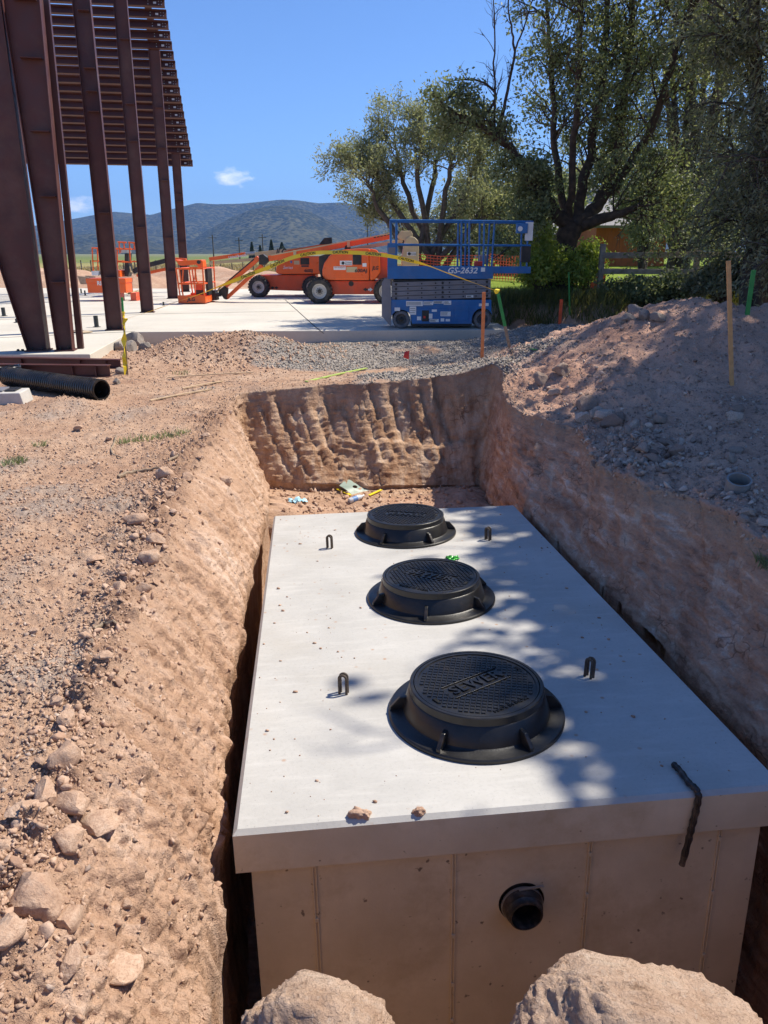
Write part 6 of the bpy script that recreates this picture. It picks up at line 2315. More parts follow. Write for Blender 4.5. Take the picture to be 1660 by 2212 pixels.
text_obj('model_number', '460SJ', 0.15, M['decal_black'], jk, Vector((x, YK + .188, z)) - Vector(ORK), FACE_CAM, 0.002, 0.1, 0.004, width=68 * pk)
x, z = q(910, 463)
text_obj('script_name', 'Series', 0.16, M['white'], jk, Vector((x, YK + .188, z)) - Vector(ORK), FACE_CAM, 0.002, 0.3, 0.0, width=75 * pk)
panel(q, 928, 412, 943, 430, YK + .192, YK + .23, 'blue_decal', 'blue', jk, ORK, 0)
MB(ORK).prism([q(850, 512), q(1110, 512), q(1080, 522), q(880, 522)], YK + .4, YK + 1.6).build('slew_ring', M['black'], jk)
KY0, KY1 = YK + 1.02, YK + 1.24
MB(ORK).prism([q(850, 352), q(900, 330), q(1125, 292), q(1215, 286), q(1215, 330), q(870, 376)], KY0 - .12, KY1 + .12).build('boom_cradle', M['orange'], jk, bevel=0.03)
MB(ORK).prism([q(1130, 290), q(1168, 240), q(1224, 236), q(1226, 288)], KY0 - .1, KY1 + .1).build('boom_pivot', M['black'], jk, bevel=0.01)
pbeam(MB(ORK), q(1000, 328), q(640, 368), 36 * pk, KY0, KY1).build('main_boom', M['cream'], jk, bevel=0.012)
x, z = q(838, 347)
o_ = text_obj('maker_name', 'JLG', 0.3, M['decal_black'], jk, Vector((x, KY0 - .004, z)) - Vector(ORK), FACE_CAM, 0.002, 0.2, 0.01, width=90 * pk)
pbeam(MB(ORK), q(850, 385), q(290, 432), 24 * pk, KY0 + .02, KY1 - .02).build('fly_boom', M['cream'], jk, bevel=0.012)
MB(ORK).cyl((q(560, 362)[0], (KY0 + KY1) / 2, q(560, 362)[1]), (q(642, 356)[0], (KY0 + KY1) / 2, q(642, 356)[1]), 13 * pk, 14).build('boom_sleeve', M['steel'], jk, True)
pbeam(MB(ORK), q(565, 362), q(288, 402), 26 * pk, KY0 + .03, KY1 - .03).build('fly_boom', M['orange'], jk, bevel=0.012)
x, z = q(505, 380)
o_ = text_obj('rental_name', 'United Rentals', 0.13, M['white'], jk, Vector((x, KY0 + .026, z)) - Vector(ORK), FACE_CAM, 0.002, 0, 0.004, width=140 * pk)
o_.rotation_euler.rotate_axis('Z', 0.14)
# jib and basket at the far end (seen between the columns)
a, b = qk2(1660, 600), qk2(1345, 612)
pbeam(MB(ORK), qk2(1450, 618), qk2(1340, 608), 30 * pk / 3.32 * 3.018, KY0 + .03, KY1 - .03).build('fly_boom', M['orange'], jk, bevel=0.01)
pbeam(MB(ORK), qk2(1350, 604), qk2(1090, 668), 34 * pk, KY0 + .03, KY1 - .03).build('jib_arm', M['black'], jk, bevel=0.01)
pbeam(MB(ORK), qk2(1350, 676), qk2(1035, 745), 22 * pk, KY0 + .03, KY1 - .03).build('jib_arm', M['orange'], jk, bevel=0.01)
MB(ORK).prism([qk2(1005, 690), qk2(1050, 670), qk2(1100, 655), qk2(1095, 690), qk2(1050, 735), qk2(1010, 725)], KY0 - .03, KY1 + .03).build('jib_knuckle', M['black'], jk, bevel=0.02)
tubes(MB(ORK), [qk2(985, 670), qk2(995, 712), qk2(1030, 735), qk2(1065, 715), qk2(1085, 665)], 0.03, KY0 - .06).build('hydraulic_hose', M['cream'], jk, True)
MB(ORK).prism([qk2(945, 560), qk2(978, 560), qk2(975, 620), qk2(988, 700), qk2(975, 755), qk2(945, 750)], KY0 - .1, KY1 + .1).build('basket_mount', M['black'], jk, bevel=0.01)
b2 = bpy.data.objects.new('basket', None)
COL.objects.link(b2)
b2.parent = jk
for yy in (KY0 - .45, KY0 + .75):
    for P_ in ([qk2(700, 515), qk2(1028, 525)], [qk2(700, 622), qk2(1030, 632)], [qk2(702, 515), qk2(712, 705)], [qk2(745, 515), qk2(752, 700)], [qk2(1010, 525), qk2(1020, 640)], [qk2(820, 515), qk2(824, 705)], [qk2(925, 470), qk2(930, 560)], [qk2(965, 470), qk2(968, 520)], [qk2(915, 466), qk2(985, 470)]):
        tubes(MB(ORK), P_, 0.026, yy).build('rail', M['orange'], b2, True)
panel(qk2, 780, 620, 830, 698, KY0 - .4, KY0 - .2, 'tool_box', 'scissor_grey', b2, ORK)
panel(qk2, 928, 525, 985, 556, KY0 - .4, KY0 + .2, 'control_console', 'steel', b2, ORK)
panel(qk2, 698, 705, 800, 742, KY0 - .48, KY0 - .42, 'toe_board', 'white', b2, ORK)
panel(qk2, 800, 700, 935, 755, KY0 - .44, KY0 + .7, 'basket_floor', 'orange', b2, ORK)
x, z = qk2(783, 722)
text_obj('maker_name', 'JLG', 0.16, M['decal_black'], b2, Vector((x, KY0 - .485, z)) - Vector(ORK), FACE_CAM, 0.002, 0.2, 0.004)

# orange job box standing before that basket
YX = 27.0
qb_ = plane(c2, YX)
a, b = qb_(700, 765), qb_(1028, 895)
OB = np.array([(a[0] + b[0]) / 2, YX, SZ])
jx = thing('job_box', OB, 'orange steel job box with white lettering on the slab', 'tool chest')
MB(OB).box2((a[0], YX, qb_(0, 880)[1]), (b[0], YX + .75, qb_(0, 800)[1])).build('chest', M['orange'], jx, bevel=0.012)
MB(OB).box2((a[0] - .02, YX - .015, qb_(0, 800)[1]), (b[0] + .02, YX + .77, qb_(0, 762)[1])).build('chest_lid', M['orange'], jx, bevel=0.015)
for X0 in (728, 770, 810, 962):
    x, z = qb_(X0 + 20, 0)
    MB(OB).box2((x - .10, YX + .05, SZ), (x + .10, YX + .7, qb_(0, 880)[1])).build('skid', M['orange_dark'], jx, bevel=0.006)
x, z = qb_(860, 803)
text_obj('lettering', 'RIDGID', 0.19, M['white'], jx, Vector((x, YX - .02, z)) - Vector(OB), FACE_CAM, 0.003, 0, 0.006, width=145 * (b[0] - a[0]) / 328)
for X0, X1, Y0, Y1, lb, mt in ((610, 705, 745, 812, 'pale wooden trough standing left of the job box', 'timber'),):
    a, b = plane(c2, 38.6)(X0, Y0), plane(c2, 38.6)(X1, Y1)
    o = thing('wooden_trough', ((a[0] + b[0]) / 2, 38.9, b[1]), lb, 'trough')
    w_, h_ = b[0] - a[0], a[1] - b[1]
    MB().prism([(-w_ / 2, h_), (-w_ / 2 + .1, 0), (w_ / 2 - .1, 0), (w_ / 2, h_ * .9)], 0, 0.06).build('side_board', M[mt], o)
    MB().prism([(-w_ / 2, h_), (-w_ / 2 + .1, 0), (w_ / 2 - .1, 0), (w_ / 2, h_ * .9)], 1.0, 1.06).build('side_board', M[mt], o)
    MB().box((0, .53, .05), (w_ - .3, 0.94, .06)).build('floor_board', M[mt], o)
p = atz(*c2(1060, 897), SZ)
o = crumple('crumpled_sacks', p + np.array([0, 0, .03]), 0.42, 'cream', 4, 'crumpled pale sacks lying right of the job box', 'sacks')

# ================================================================== fences, buildings, poles beyond
YFe = 20.2
qf = plane(c6, YFe)
base_z = 0.55
fx0 = qf(583, 400)[0]
fen = thing('wooden_fence', (fx0, YFe, base_z), 'weathered three rail wooden fence behind the grass', 'fence')
FO = np.array([fx0, YFe, base_z])
for k in range(5):
    x = fx0 + k * 2.45
    MB(FO).box2((x - .065, YFe, base_z - .3), (x + .065, YFe + .13, qf(0, 252)[1] - (0 if k == 0 else .12))).build('post', M['fence'], fen, bevel=0.01)
rs = random.Random(3)
for Yt, Yb in ((306, 344), (415, 449), (524, 560)):
    za, zb = qf(0, Yt)[1], qf(0, Yb)[1]
    for k in range(4):
        x0_, x1_ = fx0 + k * 2.45 + (0.0 if k == 0 else .012), fx0 + (k + 1) * 2.45 - .012
        dz = rs.uniform(-.02, .02)
        MB(FO).beam((x0_, YFe - .022, (za + zb) / 2 + dz), (x1_, YFe - .022, (za + zb) / 2 - dz), 0.04, za - zb).build('board', M['fence'], fen, bevel=0.006)
# orange safety netting
net_pts = [(aty(*c4(560, 420), 30)[0], 30), (aty(*c4(1150, 420), 29)[0], 29), (aty(*c4(1500, 430), 27.5)[0], 27.5), (aty(*c6(530, 330), 24)[0], 24.0), (aty(*c6(620, 345), 21.2)[0], 21.2)]
sn = thing('safety_fence', (net_pts[0][0], net_pts[0][1], 0.6), 'orange plastic safety netting strung between stakes behind the blue lift', 'safety fence')
SO2 = np.array([net_pts[0][0], net_pts[0][1], 0.6])
mbn = MB(SO2)
for i in range(len(net_pts) - 1):
    a, b = np.array([*net_pts[i], 0]), np.array([*net_pts[i + 1], 0])
    L_ = np.linalg.norm(b - a)
    dn_ = (b - a) / L_
    n_v = max(2, int(L_ / 0.13))
    zb = 0.62
    for k in range(n_v):
        p = a + dn_ * L_ * k / n_v
        hgt = 1.05 - 0.09 * math.sin(math.pi * ((L_ * k / n_v) % 2.4) / 2.4)
        mbn.beam(p + [0, 0, zb], p + [0, 0, zb + hgt], 0.028, 0.012, up=dn_)
    ns = max(1, int(L_ / 0.8))
    for j in range(11):
        for k in range(ns):
            f0, f1 = k / ns, (k + 1) / ns
            sag = lambda f: (1.05 - 0.09 * math.sin(math.pi * ((L_ * f) % 2.4) / 2.4)) * j / 10
            mbn.beam(a + dn_ * L_ * f0 + [0, 0, zb + sag(f0)], a + dn_ * L_ * f1 + [0, 0, zb + sag(f1)], 0.012, 0.026)
    for k in range(int(L_ / 2.4) + 1):
        p = a + dn_ * 2.4 * k
        MB(SO2).cyl(p + [0, .03, .3], p + [0, .03, 1.75], 0.022, 8).build('post', M['pole'], sn)
nn_ = mbn.build('netting', M['mesh_orange'], sn)
nn_['kind'] = 'stuff'


def house(x0, x1, y0, y1, z0, hw_, hr_, wall, roofm, label, name='house', ridge='x', wins=()):
    o = thing(name, ((x0 + x1) / 2, y0, z0), label, 'house' if name == 'house' else 'barn')
    OO = np.array([(x0 + x1) / 2, y0, z0])
    mb = MB(OO)
    mb.box2((x0, y0, z0 - .3), (x1, y1, z0 + hw_))
    ym = (y0 + y1) / 2
    if ridge == 'x':
        for x in (x0, x1 - .1):
            mb.add([(x, y0, z0 + hw_), (x, y1, z0 + hw_), (x, ym, z0 + hr_ - .1), (x + .1, y0, z0 + hw_), (x + .1, y1, z0 + hw_), (x + .1, ym, z0 + hr_ - .1)], [(0, 1, 2), (5, 4, 3), (0, 2, 5, 3), (1, 4, 5, 2)])
    mb.build('wall', M[wall], o)
    rb = MB(OO)
    for ya, yb in ((y0 - .5, ym), (y1 + .5, ym)):
        rb.beam(((x0 + x1) / 2, ya, z0 + hw_ - .25), ((x0 + x1) / 2, yb, z0 + hr_), x1 - x0 + .8, 0.14)
    rb.build('roof', M[roofm], o)
    for (a, b, c, d) in wins:
        f = MB(OO).box2((a - .07, y0 - .05, c - .07), (b + .07, y0 + .02, d + .07)).build('window', M['white'], o)
        MB(OO).box2((a, y0 - .06, c), (b, y0 - .045, d)).build('pane', M['glass'], f)
    return o


xb0, xb1 = aty(*c6(545, 200), 42)[0], aty(*c6(760, 200), 42)[0]
zb_t = aty(*c6(600, 110), 42)[2]
brn = house(xb0, xb1 + 2.0, 42, 49, 0.7, zb_t - 0.7, zb_t + 1.2, 'barn', 'roof', 'orange brown barn seen through the trees behind the fence', 'barn')
bo_ = np.array(brn.location)
nb = 14
for k in range(nb):
    x = xb0 + (xb1 + 2.0 - xb0) * (k + .5) / nb
    MB(bo_).box2((x - .03, 41.965, 0.75), (x + .03, 41.999, zb_t - .05)).build('batten', M['barn'], brn)
x0_ = aty(1000, 500, 58)[0]
house(x0_, x0_ + 12, 58, 67, 0.6, 2.6, 4.4, 'house', 'roof', 'pale grey house mostly hidden behind the trees', 'house', wins=((x0_ + 2, x0_ + 3.2, 1.5, 2.6), (x0_ + 6, x0_ + 7.2, 1.5, 2.6), (x0_ + 9, x0_ + 10, 1.5, 2.6)))
for X0, Yt, Yb, lb in ((358, 220, 372, 'utility pole leftmost of the row across the plain'), (553, 240, 345, 'utility pole beyond the far boom'), (726, 218, 335, 'utility pole right of the conifers'), (1503, 130, 235, 'utility pole just left of the silvery tree')):
    yy = 240.0
    a = aty(*c3(X0, Yt), yy)
    o = thing('utility_pole', (a[0], yy, -.3), lb, 'utility pole', 'utility poles across the plain')
    MB().cyl((0, 0, 0), (0, 0, a[2] + .3), 0.22, 8, 0.15).build('pole', M['pole'], o)
    MB().box((0, 0, a[2] - .6), (2.4, .16, .16)).build('cross_arm', M['pole'], o)
a = aty(*c2(572, 450), 200)
o = thing('utility_pole', (a[0], 200, -.3), 'utility pole seen between the first steel columns', 'utility pole', 'utility poles across the plain')
MB().cyl((0, 0, 0), (0, 0, a[2] + .3), 0.2, 8, 0.14).build('pole', M['pole'], o)
MB().box((0, 0, a[2] - .6), (2.4, .16, .16)).build('cross_arm', M['pole'], o)
wf = thing('wire_fence', (-20, 80, -.3), 'far line of thin fence posts across the dry plain', 'fence')
for k in range(46):
    MB((-20, 80, -.3)).box((-32 + k * 1.1, 80 + 0.15 * math.sin(k * 2.1), .35), (.09, .09, 1.35)).build('post', M['pole'], wf)
for z in (.35, .8):
    MB((-20, 80, -.3)).beam((-32, 80, z), (18, 80, z), .02, .02).build('wire', M['steel'], wf)

# lawn beyond the fence
nx, ny = 60, 60
lx, ly = np.meshgrid(np.linspace(2.5, 45, nx), np.linspace(20.9, 70, ny))
lz = H(lx, ly) + 0.03 + np.clip((ly - 24) * 0.012, 0, 0.6)
i = np.arange(ny - 1)[:, None] * nx
j = np.arange(nx - 1)[None, :]
F = np.stack([i + j, i + j + 1, i + nx + j + 1, i + nx + j], -1).reshape(-1, 4)


def lawn_mat():
    m, t, b = new_mat('mown lawn')
    co = nd(t, 'ShaderNodeTexCoord').outputs['Object']
    c = ramp(t, noise(t, co, 1.2, 7, 0.7), [(0.3, (0.11, 0.17, 0.02)), (0.7, (0.24, 0.31, 0.045))])
    t.links.new(c, b.inputs['Base Color'])
    b.inputs['Roughness'].default_value = 0.9
    b.inputs['Specular IOR Level'].default_value = 0.1
    bump(t, b, noise(t, co, 30, 4, 0.7), 0.8, 0.05)
    return m


lawn = link('lawn', np_mesh('lawn', np.c_[lx.ravel(), ly.ravel(), lz.ravel()], F, True), lawn_mat())
tag(lawn, 'bright green sunlit lawn beyond the fence', kind='structure')

# ================================================================== trees
class Wood:
    def __init__(self, org, seed):
        self.o = np.asarray(org, float)
        self.mb = MB(org)
        self.anch = []
        self.r = np.random.default_rng(seed)

    def limb(self, pts, r0, r1, sides=7, wob=0.03):
        pts = [np.asarray(p, float) for p in pts]
        out = []
        for i in range(len(pts) - 1):
            p0 = pts[max(i - 1, 0)]
            p3 = pts[min(i + 2, len(pts) - 1)]
            for t in np.linspace(0, 1, 5, endpoint=False):
                out.append(0.5 * (2 * pts[i] + (pts[i + 1] - p0) * t + (2 * p0 - 5 * pts[i] + 4 * pts[i + 1] - p3) * t ** 2 + (3 * pts[i] - p0 - 3 * pts[i + 1] + p3) * t ** 3))
        out.append(pts[-1])
        L = sum(np.linalg.norm(out[i + 1] - out[i]) for i in range(len(out) - 1))
        out = [p + self.r.normal(size=3) * wob * min(1, L * .2) if 0 < i else p for i, p in enumerate(out)]
        rr = [r0 + (r1 - r0) * (i / (len(out) - 1)) for i in range(len(out))]
        self.mb.tube(out, rr, sides, cap=False)
        return out, rr

    def grow(self, p, d, L, r, lvl, cfg):
        n = 4 if lvl else 2
        pts = [p]
        d = d / np.linalg.norm(d)
        for k in range(n):
            d = d + self.r.normal(size=3) * cfg['wob'] + np.array([0, 0, cfg['up']])
            d /= np.linalg.norm(d)
            pts.append(pts[-1] + d * L / n)
        self.mb.tube(pts, [r * (1 - 0.65 * k / n) for k in range(n + 1)], 5 if r > .012 else 3, cap=False)
        if lvl == 0:
            for k in range(1, n + 1):
                self.anch.append((*pts[k], *d))
            return
        if lvl == 1:
            self.anch.append((*pts[-1], *d))
        for k in range(cfg['kids']):
            t = self.r.uniform(0.25, 1.0) * n
            i = min(int(t), n - 1)
            q_ = pts[i] + (pts[i + 1] - pts[i]) * (t - i)
            ax = self.r.normal(size=3)
            ax -= d * (ax @ d)
            ax /= np.linalg.norm(ax)
            ang = R_(self.r.uniform(25, 65))
            self.grow(q_, d * math.cos(ang) + ax * math.sin(ang), L * self.r.uniform(.45, .7), r * .5, lvl - 1, cfg)

    def bough(self, path, rr, n, t0, L, lvl, cfg, r=0.03):
        N = len(path)
        for _ in range(n):
            t = self.r.uniform(t0, 1) * (N - 1)
            i = min(int(t), N - 2)
            q_ = path[i] + (path[i + 1] - path[i]) * (t - i)
            tan = path[i + 1] - path[i]
            tan = tan / (np.linalg.norm(tan) + 1e-9)
            ax = self.r.normal(size=3)
            ax -= tan * (ax @ tan)
            ax /= np.linalg.norm(ax)
            ang = R_(self.r.uniform(30, 75))
            self.grow(q_, tan * math.cos(ang) + ax * math.sin(ang) + np.array([0, 0, cfg.get('lift', 0.1)]), L * self.r.uniform(.6, 1.2), min(r, rr[i] * .7), lvl, cfg)

    def finish(self, name, label, cat, bark, leafm, total, spread, size, group=None, droop=0.0, extra=None):
        t = thing(name, self.o, label, cat, group)
        self.mb.build('trunk', M[bark], t, True, angle=180)
        if total and len(self.anch):
            A_ = np.array(self.anch)
            idx = self.r.integers(0, len(A_), total)
            # clumping: some twigs carry far more leaves than others
            wgt = self.r.random(len(A_)) ** 1.6 + 0.05
            idx = self.r.choice(len(A_), total, p=wgt / wgt.sum())
            c = A_[idx, :3] + self.r.normal(size=(total, 3)) * spread
            c[:, 2] -= droop * np.abs(self.r.normal(size=total))
            a = A_[idx, 3:] * 0.6 + self.r.normal(size=(total, 3)) * 0.7 + np.array([0, 0, -droop * 1.5])
            a /= np.linalg.norm(a, axis=1, keepdims=True)
            b = np.cross(a, self.r.normal(size=(total, 3)))
            b /= np.linalg.norm(b, axis=1, keepdims=True) + 1e-9
            s = self.r.uniform(.65, 1.3, total)[:, None]
            l, w_ = size
            V = np.stack([c - a * l / 2 * s, c + b * w_ / 2 * s, c + a * l / 2 * s, c - b * w_ / 2 * s], 1).reshape(-1, 3) - self.o
            F = np.arange(total * 4).reshape(-1, 4)
            link('crown', np_mesh('crown', V, F), M[leafm], t)
        return t


def pxp(pl, y, jit=0.0):
    return [aty(u, v, y + (dy if True else 0)) for (u, v, dy) in pl]


TOT = 1.0
# silvery tree left of centre, many stems
YS = 31.0
b0 = np.array([aty(930, 545, YS)[0], YS, 0.45])
wd = Wood(b0, 21)
cfg = dict(wob=.14, up=.04, kids=4, lift=.25)
for tgt, mid_, dy in (((742, 345), (830, 470), -.6), ((775, 300), (850, 440), .3), ((830, 262), (880, 420), .6), ((880, 243), (905, 400), -.4), ((935, 262), (935, 400), .8), ((985, 262), (965, 410), -.5), ((1045, 300), (1000, 430), .4), ((1085, 380), (1030, 470), 0.2), ((765, 420), (850, 500), .7), ((1070, 440), (1010, 500), -.8)):
    st_ = b0 + np.array([wd.r.uniform(-.8, .9), wd.r.uniform(-.4, .4), 0])
    pth, rr_ = wd.limb([st_, aty(*mid_, YS + dy * .5), aty((tgt[0] + mid_[0]) / 2 + 10 + wd.r.uniform(-12, 12), (tgt[1] + mid_[1]) / 2, YS + dy), aty(tgt[0] + 22, tgt[1] + 16, YS + dy * 1.3)], 0.14, 0.015)
    wd.bough(pth, rr_, 12, .36, .92, 2, cfg)
wd.finish('olive_tree', 'silvery round tree standing left behind the blue lift', 'tree', 'bark_grey', 'olive_leaf', 42000, .15, (.14, .042), droop=.04)

# main leaning tree
YT = 20.6
b0 = aty(1207, 642, YT)
b0[2] = 0.45
wd = Wood(b0, 33)
tr_, _ = wd.limb([b0 - [0, 0, .2], aty(1212, 570, YT), aty(1222, 520, YT), aty(1238, 490, YT)], .40, .27, 12, .02)
fork = aty(1235, 495, YT)
cfg = dict(wob=.16, up=.02, kids=4, lift=.15)
cfg2 = dict(wob=.2, up=.0, kids=4, lift=0.0)
LA, rA = wd.limb([fork, aty(1185, 445, YT - .2), aty(1150, 395, YT - .4), aty(1120, 345, YT - .6), aty(1082, 302, YT - .8), aty(1020, 262, YT - 1.0), aty(955, 225, YT - 1.1)], .19, .035, 9)
wd.bough(LA, rA, 26, .18, .55, 2, cfg2)
limbs = []
for pl, r0, r1, n, t0, LL in (([(1245, 488, 0), (1290, 445, .3), (1325, 360, .5), (1350, 220, .6), (1362, 60, .7), (1370, -80, .8)], .20, .05, 26, .2, 1.5),
                              ([(1238, 492, 0), (1262, 390, .4), (1292, 240, .8), (1312, 60, 1.0), (1320, -90, 1.1)], .16, .05, 26, .25, 1.3),
                              ([(1230, 470, 0), (1238, 330, -.3), (1248, 170, -.5), (1258, -20, -.6), (1262, -120, -.6)], .10, .04, 18, .3, .9),
                              ([(1222, 470, 0), (1205, 360, .5), (1195, 230, .8), (1190, 90, 1.1), (1180, -60, 1.2)], .11, .03, 22, .3, 1.0),
                              ([(1255, 488, 0), (1310, 470, -.3), (1370, 452, -.6), (1430, 430, -.8)], .17, .04, 18, .3, 1.1),
                              ([(1300, 435, .3), (1380, 330, .1), (1440, 180, -.2), (1490, 20, -.4), (1520, -80, -.4)], .13, .04, 20, .3, 1.4),
                              ([(1200, 455, -.1), (1150, 470, -.4), (1120, 480, -.7)], .07, .02, 10, .3, .7)):
    P_, r_ = wd.limb(pxp([(u, v, dy) for u, v, dy in pl], YT), r0, r1, 8)
    wd.bough(P_, r_, n, t0, LL, 2, cfg)
    limbs.append(P_)
saved = list(wd.anch)
# bare dead leaders on the left limb
for pl, r0 in (([(1075, 290), (1092, 215), (1112, 110), (1100, 40), (1096, -60)], .05), ([(1066, 312), (1070, 200), (1068, 90), (1066, -40)], .035), ([(1030, 268), (1062, 230), (1070, 200), (1040, 176), (1000, 172), (965, 180)], .045), ([(1112, 110), (1135, 50), (1160, -30)], .025)):
    P_, r_ = wd.limb([aty(u, v, YT - .8) for u, v in pl], r0, .010, 6, .02)
    wd.bough(P_, r_, 12, .25, .5, 1, dict(wob=.15, up=.05, kids=3, lift=.2), .012)
wd.anch = saved
mt_ = wd.finish('elm_tree', 'tall leaning tree with forked trunk and bare dead leaders on its left', 'tree', 'bark', 'green_leaf', 48000, .14, (.10, .05), droop=.03)

# dusky weeping trees on the right
for k, (bx, by, ht, lab, n, sd_) in enumerate(((8.6, 17.4, 9.0, 'dusky drooping tree right of the tall leaning tree', 52000, 5), (10.4, 15.8, 10.5, 'large dusky tree at the right margin behind the heap', 46000, 6), (8.2, 15.0, 9.5, 'tall dusky tree standing between two dusky trees', 36000, 7), (9.6, 25.5, 12.5, 'tallest dusky tree rising behind the fence and the lawn edge', 40000, 8))):
    b0 = np.array([bx, by, 0.45])
    wd = Wood(b0, 50 + sd_)
    cfg = dict(wob=.16, up=-.10, kids=4, lift=.1)
    for j in range(8):
        a = j * 2.4 + sd_
        rad = wd.r.uniform(.9, 2.2)
        top = b0 + np.array([math.cos(a) * rad, math.sin(a) * rad, ht * wd.r.uniform(.62, 1.0)])
        m1 = b0 + np.array([math.cos(a) * rad * .35, math.sin(a) * rad * .35, ht * .3])
        P_, r_ = wd.limb([b0 + wd.r.normal(size=3) * [.2, .2, 0], m1, m1 * .45 + top * .55 + wd.r.normal(size=3) * .2, top], .15, .03, 7)
        wd.bough(P_, r_, 15, .12, 1.5, 2, cfg, .04)
    wd.anch = [q for q in wd.anch if q[2] > (2.0 if k < 3 else 4.6) + 0.5 * math.sin(q[0] * 5) or proj(q[:3])[0] > 1500]
    wd.finish('weeping_tree', lab, 'tree', 'bark_grey', 'dark_olive_leaf', n, .16, (.13, .034), 'dusky trees on the right', droop=.12)

# shade trees whose crowns stand just right of the picture
for k, (bx, by, ht, lab, n, cr_, zc) in enumerate(((9.1, 7.6, 10.5, 'leafy tree on the right side of the pit', 46000, 3.4, .70), (11.0, 11.4, 11.5, 'broad leafy tree right of the spoil heap', 9500, 3.6, .68), (7.8, 5.4, 9.0, 'lower leafy tree on the right side of the pit nearest the camera', 26000, 2.5, .7))):
    b0 = np.array([bx, by, 0.4])
    wd = Wood(b0, 80 + k)
    cfg = dict(wob=.16, up=-.02, kids=4, lift=.1)
    for j in range(9):
        a = j * 2.4 + k
        rad = cr_ * wd.r.uniform(.45, .85)
        top = b0 + np.array([math.cos(a) * rad, math.sin(a) * rad * 1.25, ht * wd.r.uniform(.6, .95)])
        m1 = b0 + np.array([math.cos(a) * rad * .3, math.sin(a) * rad * .3, ht * .35])
        P_, r_ = wd.limb([b0, m1, m1 * .4 + top * .6 + wd.r.normal(size=3) * .2, top], .16, .03, 7)
        wd.bough(P_, r_, 12, .3, 1.1, 2, cfg, .04)
    if k != 1:
        hz0 = 0.45
        wd.anch = [q for q in wd.anch if q[0] - (q[2] + hz0) * SUN_DIR.x / SUN_DIR.z > 1.15 - (0.95 if wd.r.random() < 0.10 else 0) and q[1] - (q[2] + hz0) * SUN_DIR.y / SUN_DIR.z > 2.5]  # unseen crowns trimmed by where each leaf's shadow would land
    wd.finish('shade_tree', lab, 'tree', 'bark', 'green_leaf', n, .30, (.25, .16) if k != 1 else (.22, .13), 'shade trees beside the pit', droop=.05)

# smaller trees farther off
for u, vb, y, ht, wdt, lab, n, mt, sd_ in ((1090, 545, 36, 3.4, 1.6, 'low leafy tree behind the netting', 9000, 'dark_olive_leaf', 1), (1160, 545, 34, 4.2, 1.5, 'bushy tree between the lift and the leaning trunk', 9000, 'green_leaf', 2), (1010, 545, 40, 4.4, 2.0, 'dim tree left of the house', 9000, 'dark_olive_leaf', 3),
                                           (1392, 540, 38, 5.2, 1.6, 'spreading tree in front of the barn', 12000, 'olive_leaf', 4), (1460, 540, 44, 6.0, 2.6, 'tree across the lawn', 10000, 'green_leaf', 5), (1235, 545, 47, 7.0, 2.2, 'tree left of the barn', 10000, 'olive_leaf', 6), (1560, 545, 40, 6.5, 3.0, 'tree across the lawn near the right margin', 10000, 'olive_leaf', 7), (880, 546, 60, 4.5, 2.4, 'distant tree beside the silvery tree', 7000, 'dark_olive_leaf', 8)):
    x = aty(u, vb, y)[0]
    b0 = np.array([x, y, 0.6])
    wd = Wood(b0, 120 + sd_)
    cfg = dict(wob=.16, up=.0, kids=4, lift=.1)
    for j in range(6):
        a = j * 2.4 + sd_
        rad = wdt * wd.r.uniform(.4, .9)
        top = b0 + np.array([math.cos(a) * rad, math.sin(a) * rad, ht * wd.r.uniform(.6, 1.0)])
        P_, r_ = wd.limb([b0, b0 * .6 + top * .4 + [0, 0, ht * .1], top], .16, .03, 6)
        wd.bough(P_, r_, 8, .3, ht * .2, 1, cfg, .04)
    wd.finish('background_tree', lab, 'tree', 'bark', mt, n, .28, (.20, .08), 'trees beyond the fence', droop=.05)
for X0, Yt, Yb, lb in ((648, 280, 348, 'small dark conifer on the plain, left of two'), (792, 262, 330, 'tallest small conifer on the plain'), (870, 280, 325, 'broad low juniper on the plain'), (710, 305, 340, 'lowest juniper between the conifers')):
    y = 210.0
    a, b = aty(*c3(X0, Yt), y), aty(*c3(X0, 372), y)
    h = a[2] + .3
    o = thing('conifer', (a[0], y, -.3), lb, 'tree', 'conifers on the plain')
    MB().cyl((0, 0, 0), (0, 0, h * .5), .15, 6, .08).build('trunk', M['bark'], o)
    r = np.random.default_rng(X0)
    n = 1500
    zz = r.random(n) ** 1.3
    rad = (1 - zz) * h * (.3 if 'conifer' in lb else .55) * np.sqrt(r.random(n)) * (0.75 + .5 * perlin(np.c_[np.full(n, X0 * .1), zz * 4, np.zeros(n)]))
    th = r.random(n) * 6.283
    c = np.c_[rad * np.cos(th), rad * np.sin(th), zz * h * .95 + .25]
    a_ = r.normal(size=(n, 3)); a_ /= np.linalg.norm(a_, axis=1, keepdims=True)
    b_ = np.cross(a_, r.normal(size=(n, 3))); b_ /= np.linalg.norm(b_, axis=1, keepdims=True)
    V = np.stack([c - a_ * .35, c + b_ * .18, c + a_ * .35, c - b_ * .18], 1).reshape(-1, 3)
    link('crown', np_mesh('crown', V, np.arange(n * 4).reshape(-1, 4)), M['conifer'], o)

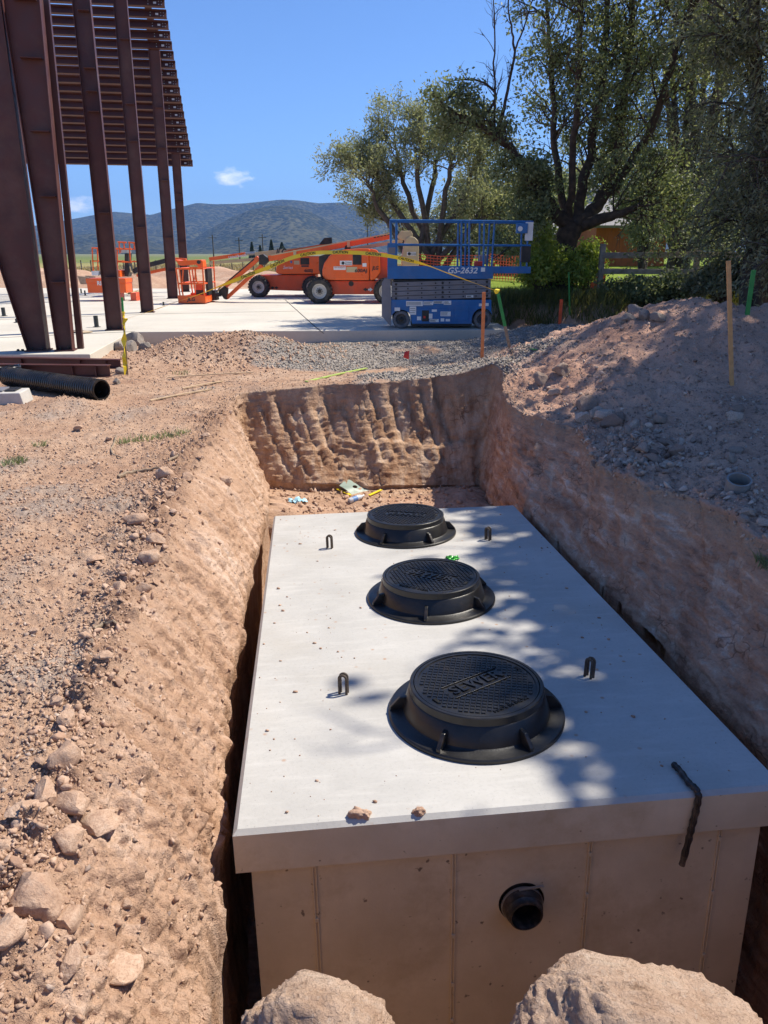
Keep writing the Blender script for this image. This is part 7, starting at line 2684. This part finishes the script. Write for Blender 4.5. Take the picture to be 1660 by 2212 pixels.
# bushes and undergrowth
def bush(cu, cv, y, wpx, hpx, n, mat, label, seed, leaf=(.11, .065), dy=.5):
    c0 = aty(cu, cv, y)
    s_ = float((c0 - CO) @ CF) / FD
    r = np.random.default_rng(seed)
    rx, rz = wpx * s_ / 2, hpx * s_
    o = thing('bush', (c0[0], y, c0[2]), label, 'bush', 'bushes at the grass edge')
    st = MB()
    tips = []
    for k in range(34):
        a = r.random() * 6.283
        t = np.sqrt(r.random())
        tip = np.array([math.cos(a) * rx * t, math.sin(a) * dy * t, rz * (0.35 + 0.65 * (1 - t ** 2) * r.uniform(.6, 1.05))])
        mid_ = tip * .5 + r.normal(size=3) * .05 + [0, 0, rz * .1]
        st.tube([(tip[0] * .2, tip[1] * .2, 0), mid_, tip], [.012, .008, .004], 4, cap=False)
        tips += [tip, mid_ * .4 + tip * .6, tip * .8]
    st.build('stems', M['bark'], o)
    T = np.array(tips)
    c = T[r.integers(0, len(T), n)] + r.normal(size=(n, 3)) * [.13, .13, .11]
    c[:, 2] = np.abs(c[:, 2])
    a_ = r.normal(size=(n, 3)); a_ /= np.linalg.norm(a_, axis=1, keepdims=True)
    b_ = np.cross(a_, r.normal(size=(n, 3))); b_ /= np.linalg.norm(b_, axis=1, keepdims=True)
    s2 = r.uniform(.6, 1.2, n)[:, None]
    V = np.stack([c - a_ * leaf[0] / 2 * s2, c + b_ * leaf[1] / 2 * s2, c + a_ * leaf[0] / 2 * s2, c - b_ * leaf[1] / 2 * s2], 1).reshape(-1, 3)
    link('foliage', np_mesh('foliage', V, np.arange(n * 4).reshape(-1, 4)), M[mat], o)


bush(1205, 640, 20.1, 130, 105, 7000, 'lime_leaf', 'bright leafy shoots round the foot of the leaning trunk', 1)
bush(1165, 640, 19.8, 80, 130, 4500, 'lime_leaf', 'leafy bush touching the right end of the blue lift', 2)
bush(1262, 640, 20.9, 75, 115, 4500, 'lime_leaf', 'sunlit bush between the trunk and the fence post', 3)
bush(1440, 655, 18.9, 150, 55, 5000, 'green_leaf', 'dark undergrowth below the fence rails', 4)
bush(1560, 650, 18.0, 150, 90, 5000, 'dark_olive_leaf', 'dark undergrowth under the drooping tree', 5)
bush(1345, 650, 19.3, 110, 45, 3500, 'green_leaf', 'low weeds left below the fence', 6)
r = np.random.default_rng(9)
n = 9000
gx_ = r.uniform(2.55, 11, n)
gy_ = 18.35 + 2.2 * r.random(n) ** 1.4 + 0.25 * np.sin(gx_ * 2.1)
me, _, _ = blades('tall_grass', np.c_[gx_, gy_, H(gx_, gy_) - .02], 0.34, 0.022, 'grass', 4, .45)
tag(link('tall_grass', me, M['grass']), 'tall mixed grass on the cut bank below the fence', kind='stuff')
n = 9000
gx_ = r.uniform(-40, 6, n)
gy_ = 72 + 60 * r.random(n) ** 1.2
me, _, _ = blades('dry_grass', np.c_[gx_, gy_, np.full(n, -.32)], 0.55, 0.14, 'dry', 5, .5)
tag(link('dry_grass', me, M['dry_grass']), 'dry tan grass on the plain behind the slab', kind='stuff')

# the air: thin haze that turns the far ridge blue
hz_ = MB().box2((-7200, -1600, -6), (7200, 9100, 620)).build('haze', None)
hm = bpy.data.materials.new('haze')
hm.use_nodes = True
ht_ = hm.node_tree
ht_.nodes.clear()
ho2 = ht_.nodes.new('ShaderNodeOutputMaterial')
pv = ht_.nodes.new('ShaderNodeVolumePrincipled')
pv.inputs['Color'].default_value = (0.26, 0.50, 1.0, 1)
pv.inputs['Density'].default_value = 0.00012
ht_.links.new(pv.outputs[0], ho2.inputs['Volume'])
hz_.data.materials.append(hm)
tag(hz_, 'thin blue haze over the whole place', kind='stuff')
